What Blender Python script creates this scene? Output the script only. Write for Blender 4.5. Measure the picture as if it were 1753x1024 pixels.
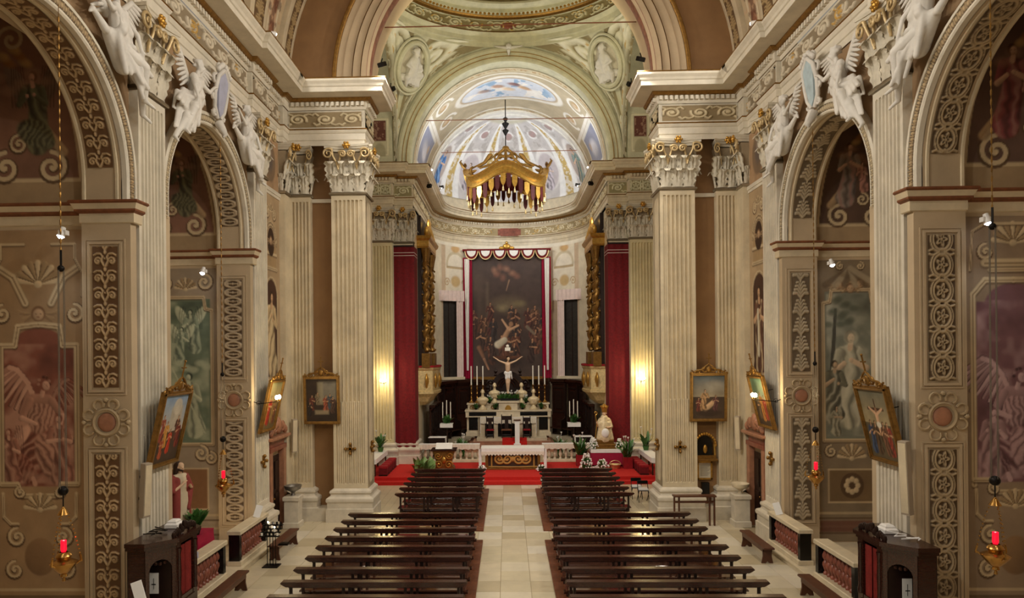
import bpy, bmesh, math, random
import numpy as np
from mathutils import Vector, Matrix
random.seed(7); rng = np.random.default_rng(7)
PI = math.pi
S = bpy.context.scene; COL = S.collection
for _o in list(bpy.data.objects): bpy.data.objects.remove(_o)

# ---------------------------------------------------------------- camera
FPX = 1169.0; YAW = math.radians(1.5); ROLL = math.radians(-0.55)
CX = 869.0 - FPX*math.tan(YAW); CY = 604.0
cam = bpy.data.cameras.new('camera'); camo = bpy.data.objects.new('camera', cam); COL.objects.link(camo)
cam.sensor_width = 36.0; cam.lens = FPX/1753*36.0; cam.clip_end = 200
cam.shift_x = (876.5-CX)/1753; cam.shift_y = (CY-512)/1753
camo.matrix_world = Matrix.Translation((-0.2, 0, 6)) @ Matrix.Rotation(YAW, 4, 'Z') @ Matrix.Rotation(PI/2, 4, 'X') @ Matrix.Rotation(ROLL, 4, 'Z')
S.camera = camo
# ---------------------------------------------------------------- world, exposure
S.view_settings.view_transform = 'Standard'; S.view_settings.look = 'None'
S.view_settings.gamma = 1; S.view_settings.use_curve_mapping = False
S.view_settings.exposure = 0.12
wd = bpy.data.worlds.new('world'); S.world = wd; wd.use_nodes = True
wd.node_tree.nodes['Background'].inputs[0].default_value = (1.0, .9, .76, 1)
wd.node_tree.nodes['Background'].inputs[1].default_value = 0.23
# ---------------------------------------------------------------- lamp helper; floodlights added to brighten the interior, near cornice level
def lamp(kind, loc, power, col=(1, .83, .6), target=None, size=.25, angle=130, blend=.8):
    l = bpy.data.lights.new('lamp_light', kind); l.energy = power; l.color = col
    o = bpy.data.objects.new('lamp_light', l); COL.objects.link(o); o.location = loc
    if kind in ('POINT', 'SPOT'): l.shadow_soft_size = size
    if kind == 'SPOT': l.spot_size = math.radians(angle); l.spot_blend = blend
    if kind == 'AREA': l.shape = 'RECTANGLE'; l.size = size[0]; l.size_y = size[1]
    if target is not None:
        if 'FLOODS' in globals() and kind == 'SPOT' and size >= .2: FLOODS.append((Vector(loc), (Vector(target)-Vector(loc)).normalized()))
        o.rotation_euler = (Vector(target)-Vector(loc)).to_track_quat('-Z', 'Y').to_euler()
    return o
FLOODS = []
WARM = (1, .88, .7); NEUT = (1, .94, .84); COOL = (.86, .93, 1.0)
for s in (-1, 1):
    for y in (3.0, 8.0, 13.0, 17.5):                       # added nave floods above the cornice, aimed across and down
        lamp('SPOT', (s*7.15, y, 16.1), 1500, NEUT, (-s*7.5, y+3.5, 6), .3, 140)
    for y in (8.0, 19.0):                                  # added nave vault floods
        lamp('SPOT', (s*7.5, y, 16.0), 170, WARM, (-s*3, y+2, 24), .3, 150)
    lamp('SPOT', (s*4.4, 23.45, 15.85), 1100, NEUT, (s*1.0, 30, 2), .3, 110)   # crossing, downwards
    lamp('SPOT', (s*4.6, 25.65, 15.85), 1100, (1, .92, .62), (-s*1.5, 33, 22.5), .3, 120)   # pendentives and dome
    lamp('SPOT', (s*4.25, 36.2, 16.0), 680, COOL, (-s*2, 40, 20.5), .2, 150)            # presbytery vault
    lamp('SPOT', (s*4.0, 41.0, 16.0), 430, COOL, (-s*1.0, 47, 18), .2, 140)            # apse conch
    lamp('SPOT', (s*4.25, 36.5, 14.9), 900, NEUT, (-s*1.5, 47, 9), .2, 100)            # apse wall
    lamp('SPOT', (s*4.42, 25.5, 15.8), 2300, NEUT, (-s*.5, 37, 1), .3, 70)              # altar
# ---------------------------------------------------------------- mesh builder
class B:
    def __init__(s): s.v = []; s.f = []
    def add(s, vs, fs):
        o = len(s.v); s.v.extend([tuple(map(float, p)) for p in vs]); s.f.extend([tuple(i+o for i in f) for f in fs]); return s
    def box(s, x0, x1, y0, y1, z0, z1, bev=0):
        x0, x1 = min(x0, x1), max(x0, x1); y0, y1 = min(y0, y1), max(y0, y1); z0, z1 = min(z0, z1), max(z0, z1)
        if not bev:
            return s.add([(x0,y0,z0),(x1,y0,z0),(x1,y1,z0),(x0,y1,z0),(x0,y0,z1),(x1,y0,z1),(x1,y1,z1),(x0,y1,z1)],
                         [(0,3,2,1),(4,5,6,7),(0,1,5,4),(1,2,6,5),(2,3,7,6),(3,0,4,7)])
        b = bev; lv = [(z0, 0), (z1-b, 0), (z1, b)]; vs = []
        for z, i in lv: vs += [(x0+i,y0+i,z),(x1-i,y0+i,z),(x1-i,y1-i,z),(x0+i,y1-i,z)]
        fs = [(0,3,2,1),(8,9,10,11)]
        for k in (0, 4): fs += [(k,k+1,k+5,k+4),(k+1,k+2,k+6,k+5),(k+2,k+3,k+7,k+6),(k+3,k,k+4,k+7)]
        return s.add(vs, fs)
    def grid(s, X, Y, Z):
        n, m = X.shape; vs = np.stack([X, Y, Z], -1).reshape(-1, 3)
        i = np.arange((n-1)*(m-1)); r = i//(m-1); c = i % (m-1); a = r*m+c
        o = len(s.v); s.v.extend(map(tuple, vs.tolist())); s.f.extend(map(tuple, (np.stack([a, a+1, a+m+1, a+m], -1)+o).tolist())); return s
    def lathe(s, prof, n=16, c=(0, 0, 0), a0=0, a1=2*PI, sx=1, sy=1):
        full = abs(a1-a0-2*PI) < 1e-6; k = n if full else n+1; vs = []
        for r, z in prof:
            for i in range(k):
                a = a0+(a1-a0)*i/n; vs.append((c[0]+sx*r*math.cos(a), c[1]+sy*r*math.sin(a), c[2]+z))
        fs = []
        for j in range(len(prof)-1):
            for i in range(n):
                i2 = (i+1) % k; fs.append((j*k+i, j*k+i2, (j+1)*k+i2, (j+1)*k+i))
        return s.add(vs, fs)
    def tube(s, pts, r, n=6, closed=False, cap=True):
        pts = [Vector(p) for p in pts]; m = len(pts); vs = []
        rs = r if isinstance(r, (list, tuple)) else [r]*m
        up = None
        for i, p in enumerate(pts):
            if closed: t = pts[(i+1) % m]-pts[i-1]
            else: t = pts[min(i+1, m-1)]-pts[max(i-1, 0)]
            t = t.normalized() if t.length > 1e-9 else Vector((0, 0, 1))
            if up is None: up = t.orthogonal().normalized()
            else:
                up = up-t*up.dot(t); up = up.normalized() if up.length > 1e-6 else t.orthogonal().normalized()
            w = t.cross(up)
            for k in range(n):
                a = 2*PI*k/n; vs.append(p+(up*math.cos(a)+w*math.sin(a))*rs[i])
        fs = []
        for i in range(m if closed else m-1):
            j = (i+1) % m
            for k in range(n): fs.append((i*n+k, i*n+(k+1) % n, j*n+(k+1) % n, j*n+k))
        if cap and not closed: fs += [tuple(range(n))[::-1], tuple((m-1)*n+k for k in range(n))]
        return s.add(vs, fs)
    def cap(s, p0, p1, r0, r1, n=10):
        p0 = Vector(p0); p1 = Vector(p1); t = p1-p0; L = t.length
        t = t.normalized() if L > 1e-6 else Vector((0, 0, 1))
        pts = []; rs = []
        for a in (-85, -55, -25): pts.append(p0+t*r0*math.sin(math.radians(a))); rs.append(r0*math.cos(math.radians(a)))
        pts.append(p0); rs.append(r0)
        if L > 1e-6: pts.append(p1); rs.append(r1)
        for a in (25, 55, 85): pts.append(p1+t*r1*math.sin(math.radians(a))); rs.append(r1*math.cos(math.radians(a)))
        return s.tube(pts, rs, n)
    def ball(s, c, r, n=12):
        if not isinstance(r, (tuple, list)): r = (r, r, r)
        m = n//2+1; pr = [(math.sin(PI*i/m), -math.cos(PI*i/m)) for i in range(m+1)]
        vs = []
        for a, z in pr:
            for k in range(n): vs.append((c[0]+r[0]*a*math.cos(2*PI*k/n), c[1]+r[1]*a*math.sin(2*PI*k/n), c[2]+r[2]*z))
        return s.add(vs, [(j*n+k, j*n+(k+1) % n, (j+1)*n+(k+1) % n, (j+1)*n+k) for j in range(m) for k in range(n)])
    def prism(s, poly, fn, c0, c1):
        n = len(poly)
        return s.add([fn(a, b, c0) for a, b in poly]+[fn(a, b, c1) for a, b in poly],
                     [tuple(range(n))[::-1], tuple(range(n, 2*n))]+[(i, (i+1) % n, n+(i+1) % n, n+i) for i in range(n)])
    def arcsweep(s, path, prof, fn, closed=False):
        # path: (a, b, na, nb) with outward normal; prof: (radial offset, depth c); fn(a,b,c)->xyz
        k = len(prof)
        vs = [fn(a+na*r, b+nb*r, c) for a, b, na, nb in path for r, c in prof]
        m = len(path)
        return s.add(vs, [(i*k+j, i*k+j+1, ((i+1) % m)*k+j+1, ((i+1) % m)*k+j) for i in range(m if closed else m-1) for j in range(k-1)])
    def plan(s, path, prof, side=1):
        # sweep a (outward, z) profile along a plan polyline; outward = left of the direction times side
        n = len(path); k = len(prof); off = []
        for i in range(n):
            ns = []
            for j in (i-1, i):
                if 0 <= j < n-1:
                    dx = path[j+1][0]-path[j][0]; dy = path[j+1][1]-path[j][1]; L = math.hypot(dx, dy)
                    ns.append((-dy/L*side, dx/L*side))
            if len(ns) == 1: off.append(ns[0])
            else:
                d = 1+ns[0][0]*ns[1][0]+ns[0][1]*ns[1][1]
                off.append(((ns[0][0]+ns[1][0])/d, (ns[0][1]+ns[1][1])/d))
        vs = [(p[0]+o[0]*d, p[1]+o[1]*d, z) for p, o in zip(path, off) for d, z in prof]
        return s.add(vs, [(i*k+j, i*k+j+1, (i+1)*k+j+1, (i+1)*k+j) for i in range(n-1) for j in range(k-1)])
    def xf(s, M, start=0):
        for i in range(start, len(s.v)): s.v[i] = tuple(M @ Vector(s.v[i]))
        return s

def mesh(name, b, m, sm=False, ang=40):
    me = bpy.data.meshes.new(name); me.from_pydata(b.v, [], b.f)
    if m is not None: me.materials.append(M[m] if isinstance(m, str) else m)
    if sm:
        me.polygons.foreach_set('use_smooth', [True]*len(me.polygons))
        if ang < 180: me.set_sharp_from_angle(angle=math.radians(ang))
    me.update(); return me
def inst(name, me, par=None, loc=(0, 0, 0), rz=0, sc=None, rot=None):
    o = bpy.data.objects.new(name, me); COL.objects.link(o); o.parent = par; o.location = loc
    o.rotation_euler = rot if rot is not None else (0, 0, rz)
    if sc is not None: o.scale = sc if isinstance(sc, (tuple, list)) else (sc, sc, sc)
    return o
def ob(name, b, m, par=None, sm=False, loc=(0, 0, 0), rz=0, ang=40, kind=None, label=None, rot=None):
    o = inst(name, mesh(name, b, m, sm, ang), par, loc, rz, rot=rot)
    if kind: o['kind'] = kind
    if label: o['label'] = label
    return o
def thing(name, loc, label, cat, group=None, rz=0, rot=None):
    o = bpy.data.objects.new(name, None); COL.objects.link(o); o.location = loc
    o.rotation_euler = rot if rot is not None else (0, 0, rz); o.empty_display_size = .1
    return tag(o, label, cat, group)
def tag(o, label, cat, group=None):
    o['label'] = label; o['category'] = cat
    if group: o['group'] = group
    return o
def struct(name, b, m, sm=False, ang=40):
    o = ob(name, b, m, None, sm, ang=ang); o['kind'] = 'structure'; return o
def tree(o, par=None):
    c = o.copy(); COL.objects.link(c); c.parent = par
    for ch in list(o.children): tree(ch, c)
    return c
# ---------------------------------------------------------------- colours and materials
def lin(h):
    h = h.lstrip('#'); r = []
    for i in (0, 2, 4):
        c = int(h[i:i+2], 16)/255; r.append(c/12.92 if c <= .04045 else ((c+.055)/1.055)**2.4)
    return np.array(r)
M = {}
def mat(name, col, rough=.6, metal=0, var=.12, scale=2.5, bump=0, bscale=30, emit=0, attr=False, col2=None, spec=.4, alpha=1, trans=0, stretch=None):
    m = bpy.data.materials.new(name); m.use_nodes = True; M[name] = m; nt = m.node_tree; N = nt.nodes; L = nt.links
    p = N['Principled BSDF']; p.inputs['Roughness'].default_value = rough; p.inputs['Metallic'].default_value = metal
    p.inputs['Specular IOR Level'].default_value = spec
    geo = N.new('ShaderNodeNewGeometry'); vec = geo.outputs['Position']
    if stretch:
        mp = N.new('ShaderNodeMapping'); mp.inputs['Scale'].default_value = stretch; L.new(vec, mp.inputs[0]); vec = mp.outputs[0]
    nz = N.new('ShaderNodeTexNoise'); nz.inputs['Scale'].default_value = scale; nz.inputs['Detail'].default_value = 5; nz.inputs['Roughness'].default_value = .62
    L.new(vec, nz.inputs['Vector'])
    rp = N.new('ShaderNodeValToRGB'); rp.color_ramp.elements[0].position = .3; rp.color_ramp.elements[1].position = .7
    L.new(nz.outputs['Fac'], rp.inputs[0])
    if attr:
        rp.color_ramp.elements[0].color = (1-var,)*3+(1,); rp.color_ramp.elements[1].color = (1+var,)*3+(1,)
        at = N.new('ShaderNodeAttribute'); at.attribute_name = 'Col'
        mx = N.new('ShaderNodeMix'); mx.data_type = 'RGBA'; mx.blend_type = 'MULTIPLY'; mx.inputs[0].default_value = 1
        L.new(at.outputs['Color'], mx.inputs[6]); L.new(rp.outputs[0], mx.inputs[7]); out = mx.outputs[2]
    else:
        c = lin(col); c2 = lin(col2) if col2 else c*(1+var)
        c1 = c*(1-var) if not col2 else c
        rp.color_ramp.elements[0].color = (*c1, 1); rp.color_ramp.elements[1].color = (*np.minimum(c2, 1), 1); out = rp.outputs[0]
    L.new(out, p.inputs['Base Color'])
    if bump:
        n2 = N.new('ShaderNodeTexNoise'); n2.inputs['Scale'].default_value = bscale; n2.inputs['Detail'].default_value = 4; L.new(vec, n2.inputs['Vector'])
        bp = N.new('ShaderNodeBump'); bp.inputs['Strength'].default_value = bump; bp.inputs['Distance'].default_value = .02
        L.new(n2.outputs['Fac'], bp.inputs['Height']); L.new(bp.outputs[0], p.inputs['Normal'])
    if emit:
        p.inputs['Emission Color'].default_value = (*lin(col), 1); p.inputs['Emission Strength'].default_value = emit
    if trans: p.inputs['Transmission Weight'].default_value = trans
    return m
mat('stone', '#dcd3c0', .55, var=.13, scale=1.6, bump=.08)            # pilaster marble
mat('stone_warm', '#d3c3a4', .6, var=.15, scale=1.4, bump=.1)
mat('plinth', '#cfc5b2', .5, var=.14, scale=3, bump=.06)
mat('wall', '#c0ab8c', .75, var=.12, scale=.9, bump=.05)
mat('brown', '#8d6a45', .8, var=.12, scale=1.2, bump=.05)
mat('stucco', '#ddd8cf', .6, var=.1, scale=4, bump=.05)
mat('stucco_grey', '#cfc6b2', .65, var=.14, scale=3, bump=.06)
mat('stucco_green', '#cdc9ac', .65, var=.14, scale=2, bump=.06)
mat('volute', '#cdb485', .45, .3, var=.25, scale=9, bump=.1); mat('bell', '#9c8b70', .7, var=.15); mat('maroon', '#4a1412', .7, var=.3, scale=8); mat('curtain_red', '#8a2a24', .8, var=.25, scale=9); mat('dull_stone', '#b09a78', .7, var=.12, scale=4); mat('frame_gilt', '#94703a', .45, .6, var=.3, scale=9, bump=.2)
mat('cream_gilt', '#dfcba2', .45, .15, var=.2, scale=9, bump=.15)
mat('ground', '#7a5d40', .75, var=.2, scale=3)
mat('gilt', '#c79a4a', .38, .85, var=.25, scale=8, bump=.15)
mat('gilt_dark', '#8f6a34', .42, .75, var=.3, scale=9, bump=.2)
mat('gilt_pale', '#d8c08a', .42, .55, var=.25, scale=10, bump=.25)
mat('brass', '#b98d4c', .25, 1, var=.15, scale=6)
mat('wood', '#341a12', .2, var=.3, spec=.6, scale=5, bump=.06, stretch=(1, 8, 8))
mat('wood_dark', '#25140e', .4, var=.35, scale=5, bump=.1)
mat('wood_board', '#6b3d25', .45, var=.25, scale=4, bump=.05, stretch=(6, 1, 1))
mat('wood_bench', '#54301e', .4, var=.25, scale=5, bump=.05)
mat('wood_gloss', '#4a2a1c', .1, var=.25, scale=5, spec=1.0, stretch=(1, 8, 8)); M['wood_gloss'].node_tree.nodes['Principled BSDF'].inputs['Coat Weight'].default_value = 1; M['wood_gloss'].node_tree.nodes['Principled BSDF'].inputs['Coat Roughness'].default_value = .06
mat('marble_red', '#8d5140', .3, var=.35, scale=5)
mat('marble_pink', '#a8765c', .35, var=.25, scale=4)
mat('marble_black', '#141210', .2, var=.4, scale=5)
mat('marble_cream', '#d4c5a8', .35, var=.14, scale=3)
mat('carpet', '#c02018', .95, var=.1, scale=12, bump=.2, bscale=200)
mat('damask', '#6d0b12', .8, var=.3, scale=9, bump=.1)
mat('velvet', '#8f1018', .85, var=.2, scale=8)
mat('magenta', '#a01038', .7, var=.15, scale=6)
mat('cloth', '#eeeae4', .8, var=.05, scale=8, bump=.1)
mat('lace', '#e6dcc8', .85, var=.15, scale=30, bump=.4, bscale=60)
mat('cloth_pink', '#e2cdc6', .8, var=.08, scale=5)
mat('red_cloth', '#8f3f38', .8, var=.15, scale=6)
mat('iron', '#1d1916', .45, .7, var=.2)
mat('steel', '#8f8b84', .4, .8, var=.1)
mat('white_paint', '#f2f0ec', .45, var=.03)
mat('paper', '#f4f4f2', .8, var=.03)
mat('glow', '#fff2d8', emit=28); mat('glow_cool', '#eef4ff', emit=22)
mat('glow_red', '#e0102a', .2, emit=1.3)
mat('leaf', '#3f6a2c', .5, var=.4, scale=7); mat('leaf_light', '#7d9a58', .5, var=.3, scale=9)
mat('blossom', '#f6f3ec', .6, var=.05, scale=9)
mat('skin', '#e0bd9a', .55, var=.08); mat('hair', '#3a2418', .6, var=.2)
mat('candle', '#f5efdf', .5, var=.03)
mat('glass_dark', '#2e2925', .35, var=.35, scale=6, bump=.3)
mat('speaker', '#a59682', .6, var=.06)
mat('blue_glaze', '#b5c8cf', .4, var=.15, scale=5); mat('lilac_glaze', '#aeb0c6', .4, var=.1, scale=5)
mat('paint', '#ffffff', .7, attr=True, var=.10, scale=2.2, bump=.05, bscale=14)
mat('oil', '#ffffff', .6, attr=True, var=.12, scale=3, bump=.08, bscale=40)
mat('gold_mosaic', '#b99a55', .4, .6, var=.45, scale=14, bump=.3)
mat('rust', '#7c4a2c', .6, var=.25, scale=6)
for i, c in enumerate(('#cfc3a9','#c4b799','#d4cab5','#b9aa8b','#c9bb9e')): mat('tile%d' % i, c, .28, var=.1, scale=1.7, bump=.02, spec=.5)
mat('grout', '#a39274', .7, var=.1)
# ---------------------------------------------------------------- painted / relief surfaces on dense grids
def vn(U, V, sc, seed=0):
    r = np.random.default_rng(seed); T = r.random((64, 64)); x = U*sc+13.7; y = V*sc+5.3
    xi = np.floor(x).astype(int); yi = np.floor(y).astype(int); fx = x-xi; fy = y-yi; fx = fx*fx*(3-2*fx); fy = fy*fy*(3-2*fy)
    g = lambda a, b: T[a % 64, b % 64]
    return (g(xi, yi)*(1-fx)+g(xi+1, yi)*fx)*(1-fy)+(g(xi, yi+1)*(1-fx)+g(xi+1, yi+1)*fx)*fy
def fbm(U, V, sc, seed=0): return vn(U, V, sc, seed)*.55+vn(U, V, sc*2.1, seed+1)*.28+vn(U, V, sc*4.3, seed+2)*.17
class Cv:
    def __init__(s, w, h, nu, nv, base):
        s.w, s.h = w, h; s.U, s.V = np.meshgrid(np.linspace(0, w, nu+1), np.linspace(0, h, nv+1))
        s.C = np.empty(s.U.shape+(3,)); s.C[:] = lin(base); s.H = np.zeros(s.U.shape)
    def mix(s, m, col):
        c = lin(col) if isinstance(col, str) else np.asarray(col); s.C += np.clip(m, 0, 1)[..., None]*(c-s.C); return s
    def noise(s, amt, sc, seed=0):
        s.C *= (1+amt*(fbm(s.U, s.V, sc, seed)-.5)*2)[..., None]; return s
    def ell(s, cx, cy, rx, ry, col, a=1, soft=.2, rot=0, shade=0):
        dx = s.U-cx; dy = s.V-cy
        if rot: c, q = math.cos(rot), math.sin(rot); dx, dy = dx*c+dy*q, -dx*q+dy*c
        d = np.sqrt((dx/rx)**2+(dy/ry)**2); m = np.clip((1-d)/soft, 0, 1)*a
        c = lin(col)
        if shade: c = c[None, None]*(1+shade*np.clip(-.6*dx/rx+.6*dy/ry, -1, 1))[..., None]
        return s.mix(m, c)
    def seg(s, x0, y0, x1, y1, r0, r1, col, a=1, soft=.3, shade=0):
        dx, dy = x1-x0, y1-y0; L2 = dx*dx+dy*dy+1e-9
        t = np.clip(((s.U-x0)*dx+(s.V-y0)*dy)/L2, 0, 1); ex = s.U-x0-t*dx; ey = s.V-y0-t*dy; r = r0+(r1-r0)*t
        d = np.sqrt(ex*ex+ey*ey)/r; m = np.clip((1-d)/soft, 0, 1)*a; c = lin(col)
        if shade: c = c[None, None]*(1+shade*np.clip((-ex+ey*.6)/r, -1, 1))[..., None]
        return s.mix(m, c)
    def line(s, pts, r, col, a=1, soft=.4):
        for p, q in zip(pts[:-1], pts[1:]): s.seg(p[0], p[1], q[0], q[1], r, r, col, a, soft)
        return s
    def rect(s, x0, x1, y0, y1, col, a=1, soft=.01):
        m = np.minimum(np.minimum(s.U-x0, x1-s.U), np.minimum(s.V-y0, y1-s.V)); return s.mix(np.clip(m/soft+.5, 0, 1)*a, col)
    def frame(s, x0, x1, y0, y1, t, col, a=1):
        for r in ((x0, x1, y0, y0+t), (x0, x1, y1-t, y1), (x0, x0+t, y0, y1), (x1-t, x1, y0, y1)): s.rect(*r, col, a)
        return s
    def spiral(s, cx, cy, r, col, turns=1.6, flip=1, th=.16, a=1, a0=0):
        pts = []
        for i in range(26):
            t = i/25; an = a0+flip*t*turns*2*PI; q = r*(1-t)**.8; pts.append((cx+q*math.cos(an), cy+q*math.sin(an)))
        return s.line(pts, r*th, col, a)
    def folds(s, m, x, y, k, lt, dk, a=.55, ang=0.3, seed=0):
        ph = ((s.U-x)*math.cos(ang)+(s.V-y)*math.sin(ang))*40/k+7*fbm(s.U, s.V, 4/k, seed)+1.2*np.sin((s.V-y)*9/k)+1.5*vn(s.U, s.V, 14/k, seed+3)
        f = np.sin(ph); s.mix(m*np.clip(f-.15, 0, 1)*a*1.2, lt); return s.mix(m*np.clip(-f-.25, 0, 1)*a*1.3, dk)
    def drap(s, cx, cy, rx, ry, col, lt, dk, rot=0, ang=.3, seed=0):
        dx = s.U-cx; dy = s.V-cy; c, q = math.cos(rot), math.sin(rot); ex, ey = dx*c+dy*q, -dx*q+dy*c
        m = np.clip((1-np.hypot(ex/rx, ey/ry))/.18, 0, 1); s.mix(m*.95, lin(col)[None, None]*(1+.35*np.clip(-ex/rx+ey/ry*.5, -1, 1))[..., None]); return s.folds(m, cx, cy, max(rx, ry)*1.6, lt, dk, .6, ang, seed)
    def wingp(s, x, y, k, f, lt, dk, spread=.5):
        a = f*spread; ox, oy = x+f*.2*k, y+.12*k
        s.ell(ox, oy, .12*k, .30*k, lt, .95, .2, -a, .35)
        for q in range(6):
            t = -.8+.32*q; s.seg(ox+t*.1*k*math.cos(a)-.0*k, oy+.22*k, ox+t*.13*k-f*.05*k, oy-.28*k, .008*k, .01*k, dk, .5)
        return s
    def person(s, x, y, h, robe, skin, seed=0, lean=0, wings=None, arms=1, hair='#4a3020', dark='#2a1a14', light=None):
        # y = feet; a robed painted figure of height h with folds
        r = random.Random(seed); k = h; hx = x+lean*k; sw = r.uniform(-.04, .04)*k
        if wings:
            for f in (-1, 1): s.wingp(hx, y+.7*k, k, f, wings, dark, .35+.4*r.random())
        lt = light or np.minimum(lin(robe)*1.7, 1)
        def cm(x0, y0, x1, y1, r0, r1):
            dx, dy = x1-x0, y1-y0; t = np.clip(((s.U-x0)*dx+(s.V-y0)*dy)/(dx*dx+dy*dy), 0, 1); return np.clip((1-np.hypot(s.U-x0-t*dx, s.V-y0-t*dy)/(r0+(r1-r0)*t))/.2, 0, 1)
        m = np.maximum(cm(x-sw, y+.1*k, x+sw+lean*.5*k, y+.5*k, .155*k, .125*k), cm(x+sw+lean*.5*k, y+.5*k, hx, y+.75*k, .12*k, .105*k)); m = np.maximum(m, cm(hx-.09*k, y+.77*k, hx+.09*k, y+.77*k, .06*k, .06*k))
        m = np.maximum(m, cm(x+.1*k*r.choice((-1, 1)), y+.12*k, x, y+.4*k, .1*k, .08*k))
        s.mix(m, lin(robe)[None, None]*(1-.45*np.clip((s.U-x)/(.16*k), -1, 1))[..., None]); s.folds(m, x, y, k, lt, dark, .6, r.uniform(-.5, .5), seed)
        if arms:
            for f in (-1, 1):
                ex, ey = hx+f*(.155+.03*r.random())*k, y+(.56+.05*r.random())*k; wx, wy = hx+f*r.uniform(-.02, .1)*k, y+(.6+.1*r.random())*k
                s.seg(hx+f*.11*k, y+.76*k, ex, ey, .052*k, .042*k, robe, 1, .3, .4); s.seg(ex, ey, wx, wy, .04*k, .028*k, robe if r.random() < .5 else skin, 1, .3, .4); s.ell(wx, wy, .026*k, .03*k, skin, 1, .3, 0, .3)
        s.seg(hx, y+.8*k, hx+.01*k, y+.87*k, .032*k, .03*k, skin, 1, .3)
        s.ell(hx, y+.925*k, .06*k, .072*k, hair, 1, .25); s.ell(hx+.014*k, y+.91*k, .042*k, .056*k, skin, 1, .3, 0, .4)
        for e in (-.008, .03): s.ell(hx+e*k, y+.918*k, .008*k, .006*k, dark, .7, .5)
        s.seg(hx+.005*k, y+.883*k, hx+.025*k, y+.883*k, .005*k, .005*k, dark, .5)
        return s
def surf(name, cv, fn, m='paint', par=None, depth=0, kind=None, sm=True):
    # fn(U,V,H*depth) -> X,Y,Z
    X, Y, Z = fn(cv.U, cv.V, cv.H*depth); X = np.broadcast_to(X, cv.U.shape); Y = np.broadcast_to(Y, cv.U.shape); Z = np.broadcast_to(Z, cv.U.shape)
    b = B().grid(X, Y, Z); me = mesh(name, b, m, sm, 180)
    at = me.color_attributes.new('Col', 'FLOAT_COLOR', 'POINT')
    C = np.ones(cv.U.shape+(4,)); C[..., :3] = np.clip(cv.C, .003, 1); at.data.foreach_set('color', C.astype(np.float32).ravel())
    o = inst(name, me, par)
    if kind: o['kind'] = kind
    return o
def dist(U, V, pts):
    d = np.full(U.shape, 9.); P = np.array(pts)
    for a, b in zip(P[:-1], P[1:]):
        e = b-a; t = np.clip(((U-a[0])*e[0]+(V-a[1])*e[1])/(e@e+1e-12), 0, 1)
        d = np.minimum(d, np.hypot(U-a[0]-t*e[0], V-a[1]-t*e[1]))
    return d
def spir(cx, cy, r, a0, turns, n=18, flip=1): return [(cx+r*(1-i/n*.9)*math.cos(a0+flip*turns*2*PI*i/n), cy+r*(1-i/n*.9)*math.sin(a0+flip*turns*2*PI*i/n)) for i in range(n+1)]
def bump(d, t): return np.sqrt(np.clip(1-(d/t)**2, 0, 1))
def pat_scroll(u, v):           # u in -1..1 across, v in periods
    a = np.abs(u); w = v % 1.0
    h = bump(dist(a, w*1.25, spir(.55, .42, .30, PI*.95, 1.35, flip=-1)+[]), .085)
    h = np.maximum(h, bump(dist(a, w*1.25, [(.26, .43), (.12, .2), (0, .02)]), .1))
    h = np.maximum(h, bump(dist(a, w*1.25, [(.26, .43), (.16, .75), (.3, .95), (.62, .98), (.86, .86)]), .08))
    h = np.maximum(h, bump(dist(a, w*1.25, [(0, 1.02), (0, 1.14)]), .12)); return np.maximum(h, bump(np.hypot(a, w*1.25-.62), .09))
def pat_oval(u, v):
    w = (v % 1.0)-.5; a = np.abs(u)
    h = bump(np.abs(np.hypot(a/.86, w/.40)-1)*.4, .11)
    h = np.maximum(h, bump(np.hypot(a*.8, w), .14)); return np.maximum(h, bump(dist(a, w, [(.15, 0), (.6, .05), (.55, -.08)]), .08))
def pat_guilloche(u, v):
    w = v % 1.0; y = (w-.5)*1.5
    h = bump(np.abs(np.hypot(u, y)-.62), .10); h = np.maximum(h, bump(np.abs(np.hypot(u, y)-.80), .06))
    an = np.arctan2(y, u); rr = np.hypot(u, y); h = np.maximum(h, bump(np.abs(rr-.25-.13*np.cos(5*an)), .12)); h = np.maximum(h, bump(rr, .12))
    y2 = np.minimum(w, 1-w)*1.5; h = np.maximum(h, bump(np.abs(np.hypot(u, y2)-.2), .08)); return np.maximum(h, bump(dist(np.abs(u), y2, [(.2, 0), (.62, .18), (.9, .1)]), .08))
def pat_leaf(u, v):
    w = v % 1.0; a = np.abs(u); h = np.zeros(u.shape)
    for k in range(4):
        y0 = .05+.2*k; L = .8-.12*k
        h = np.maximum(h, bump(dist(a, w, [(0.03, y0), (L*.5, y0+.22), (L, y0+.2)]), .10-.01*k)*.9)
    h = np.maximum(h, bump(a, .06)*.8); return np.maximum(h, bump(np.hypot(a, w-.95), .12))
def pat_rinceau(u, v):          # u in periods along, v in -1..1 across
    w = u % 1.0; f = np.where((np.floor(u).astype(int) % 2) == 0, 1, -1); y = v*f; x = (w-.5)*2.2
    h = bump(dist(x, y, spir(.1, .0, .72, PI*1.1, 1.7, 30, -1)), .13)
    h = np.maximum(h, bump(dist(x, y, [(-1.1, .6), (-.75, .75), (-.45, .6)]), .12)); h = np.maximum(h, bump(np.hypot(x-.1, y), .2))
    h = np.maximum(h, bump(dist(x, y, [(.7, -.55), (.9, -.8), (1.1, -.65)]), .13)); return np.maximum(h, bump(dist(x, y, [(.55, .6), (.8, .75), (1.0, .5)]), .12))
def pat_egg(u, v):
    w = (u % 1.0)-.5; return np.maximum(bump(np.hypot(w*2.2, v*.85), .75), bump(np.abs(np.abs(w)-.5)*4, .6)*.8)
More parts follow.
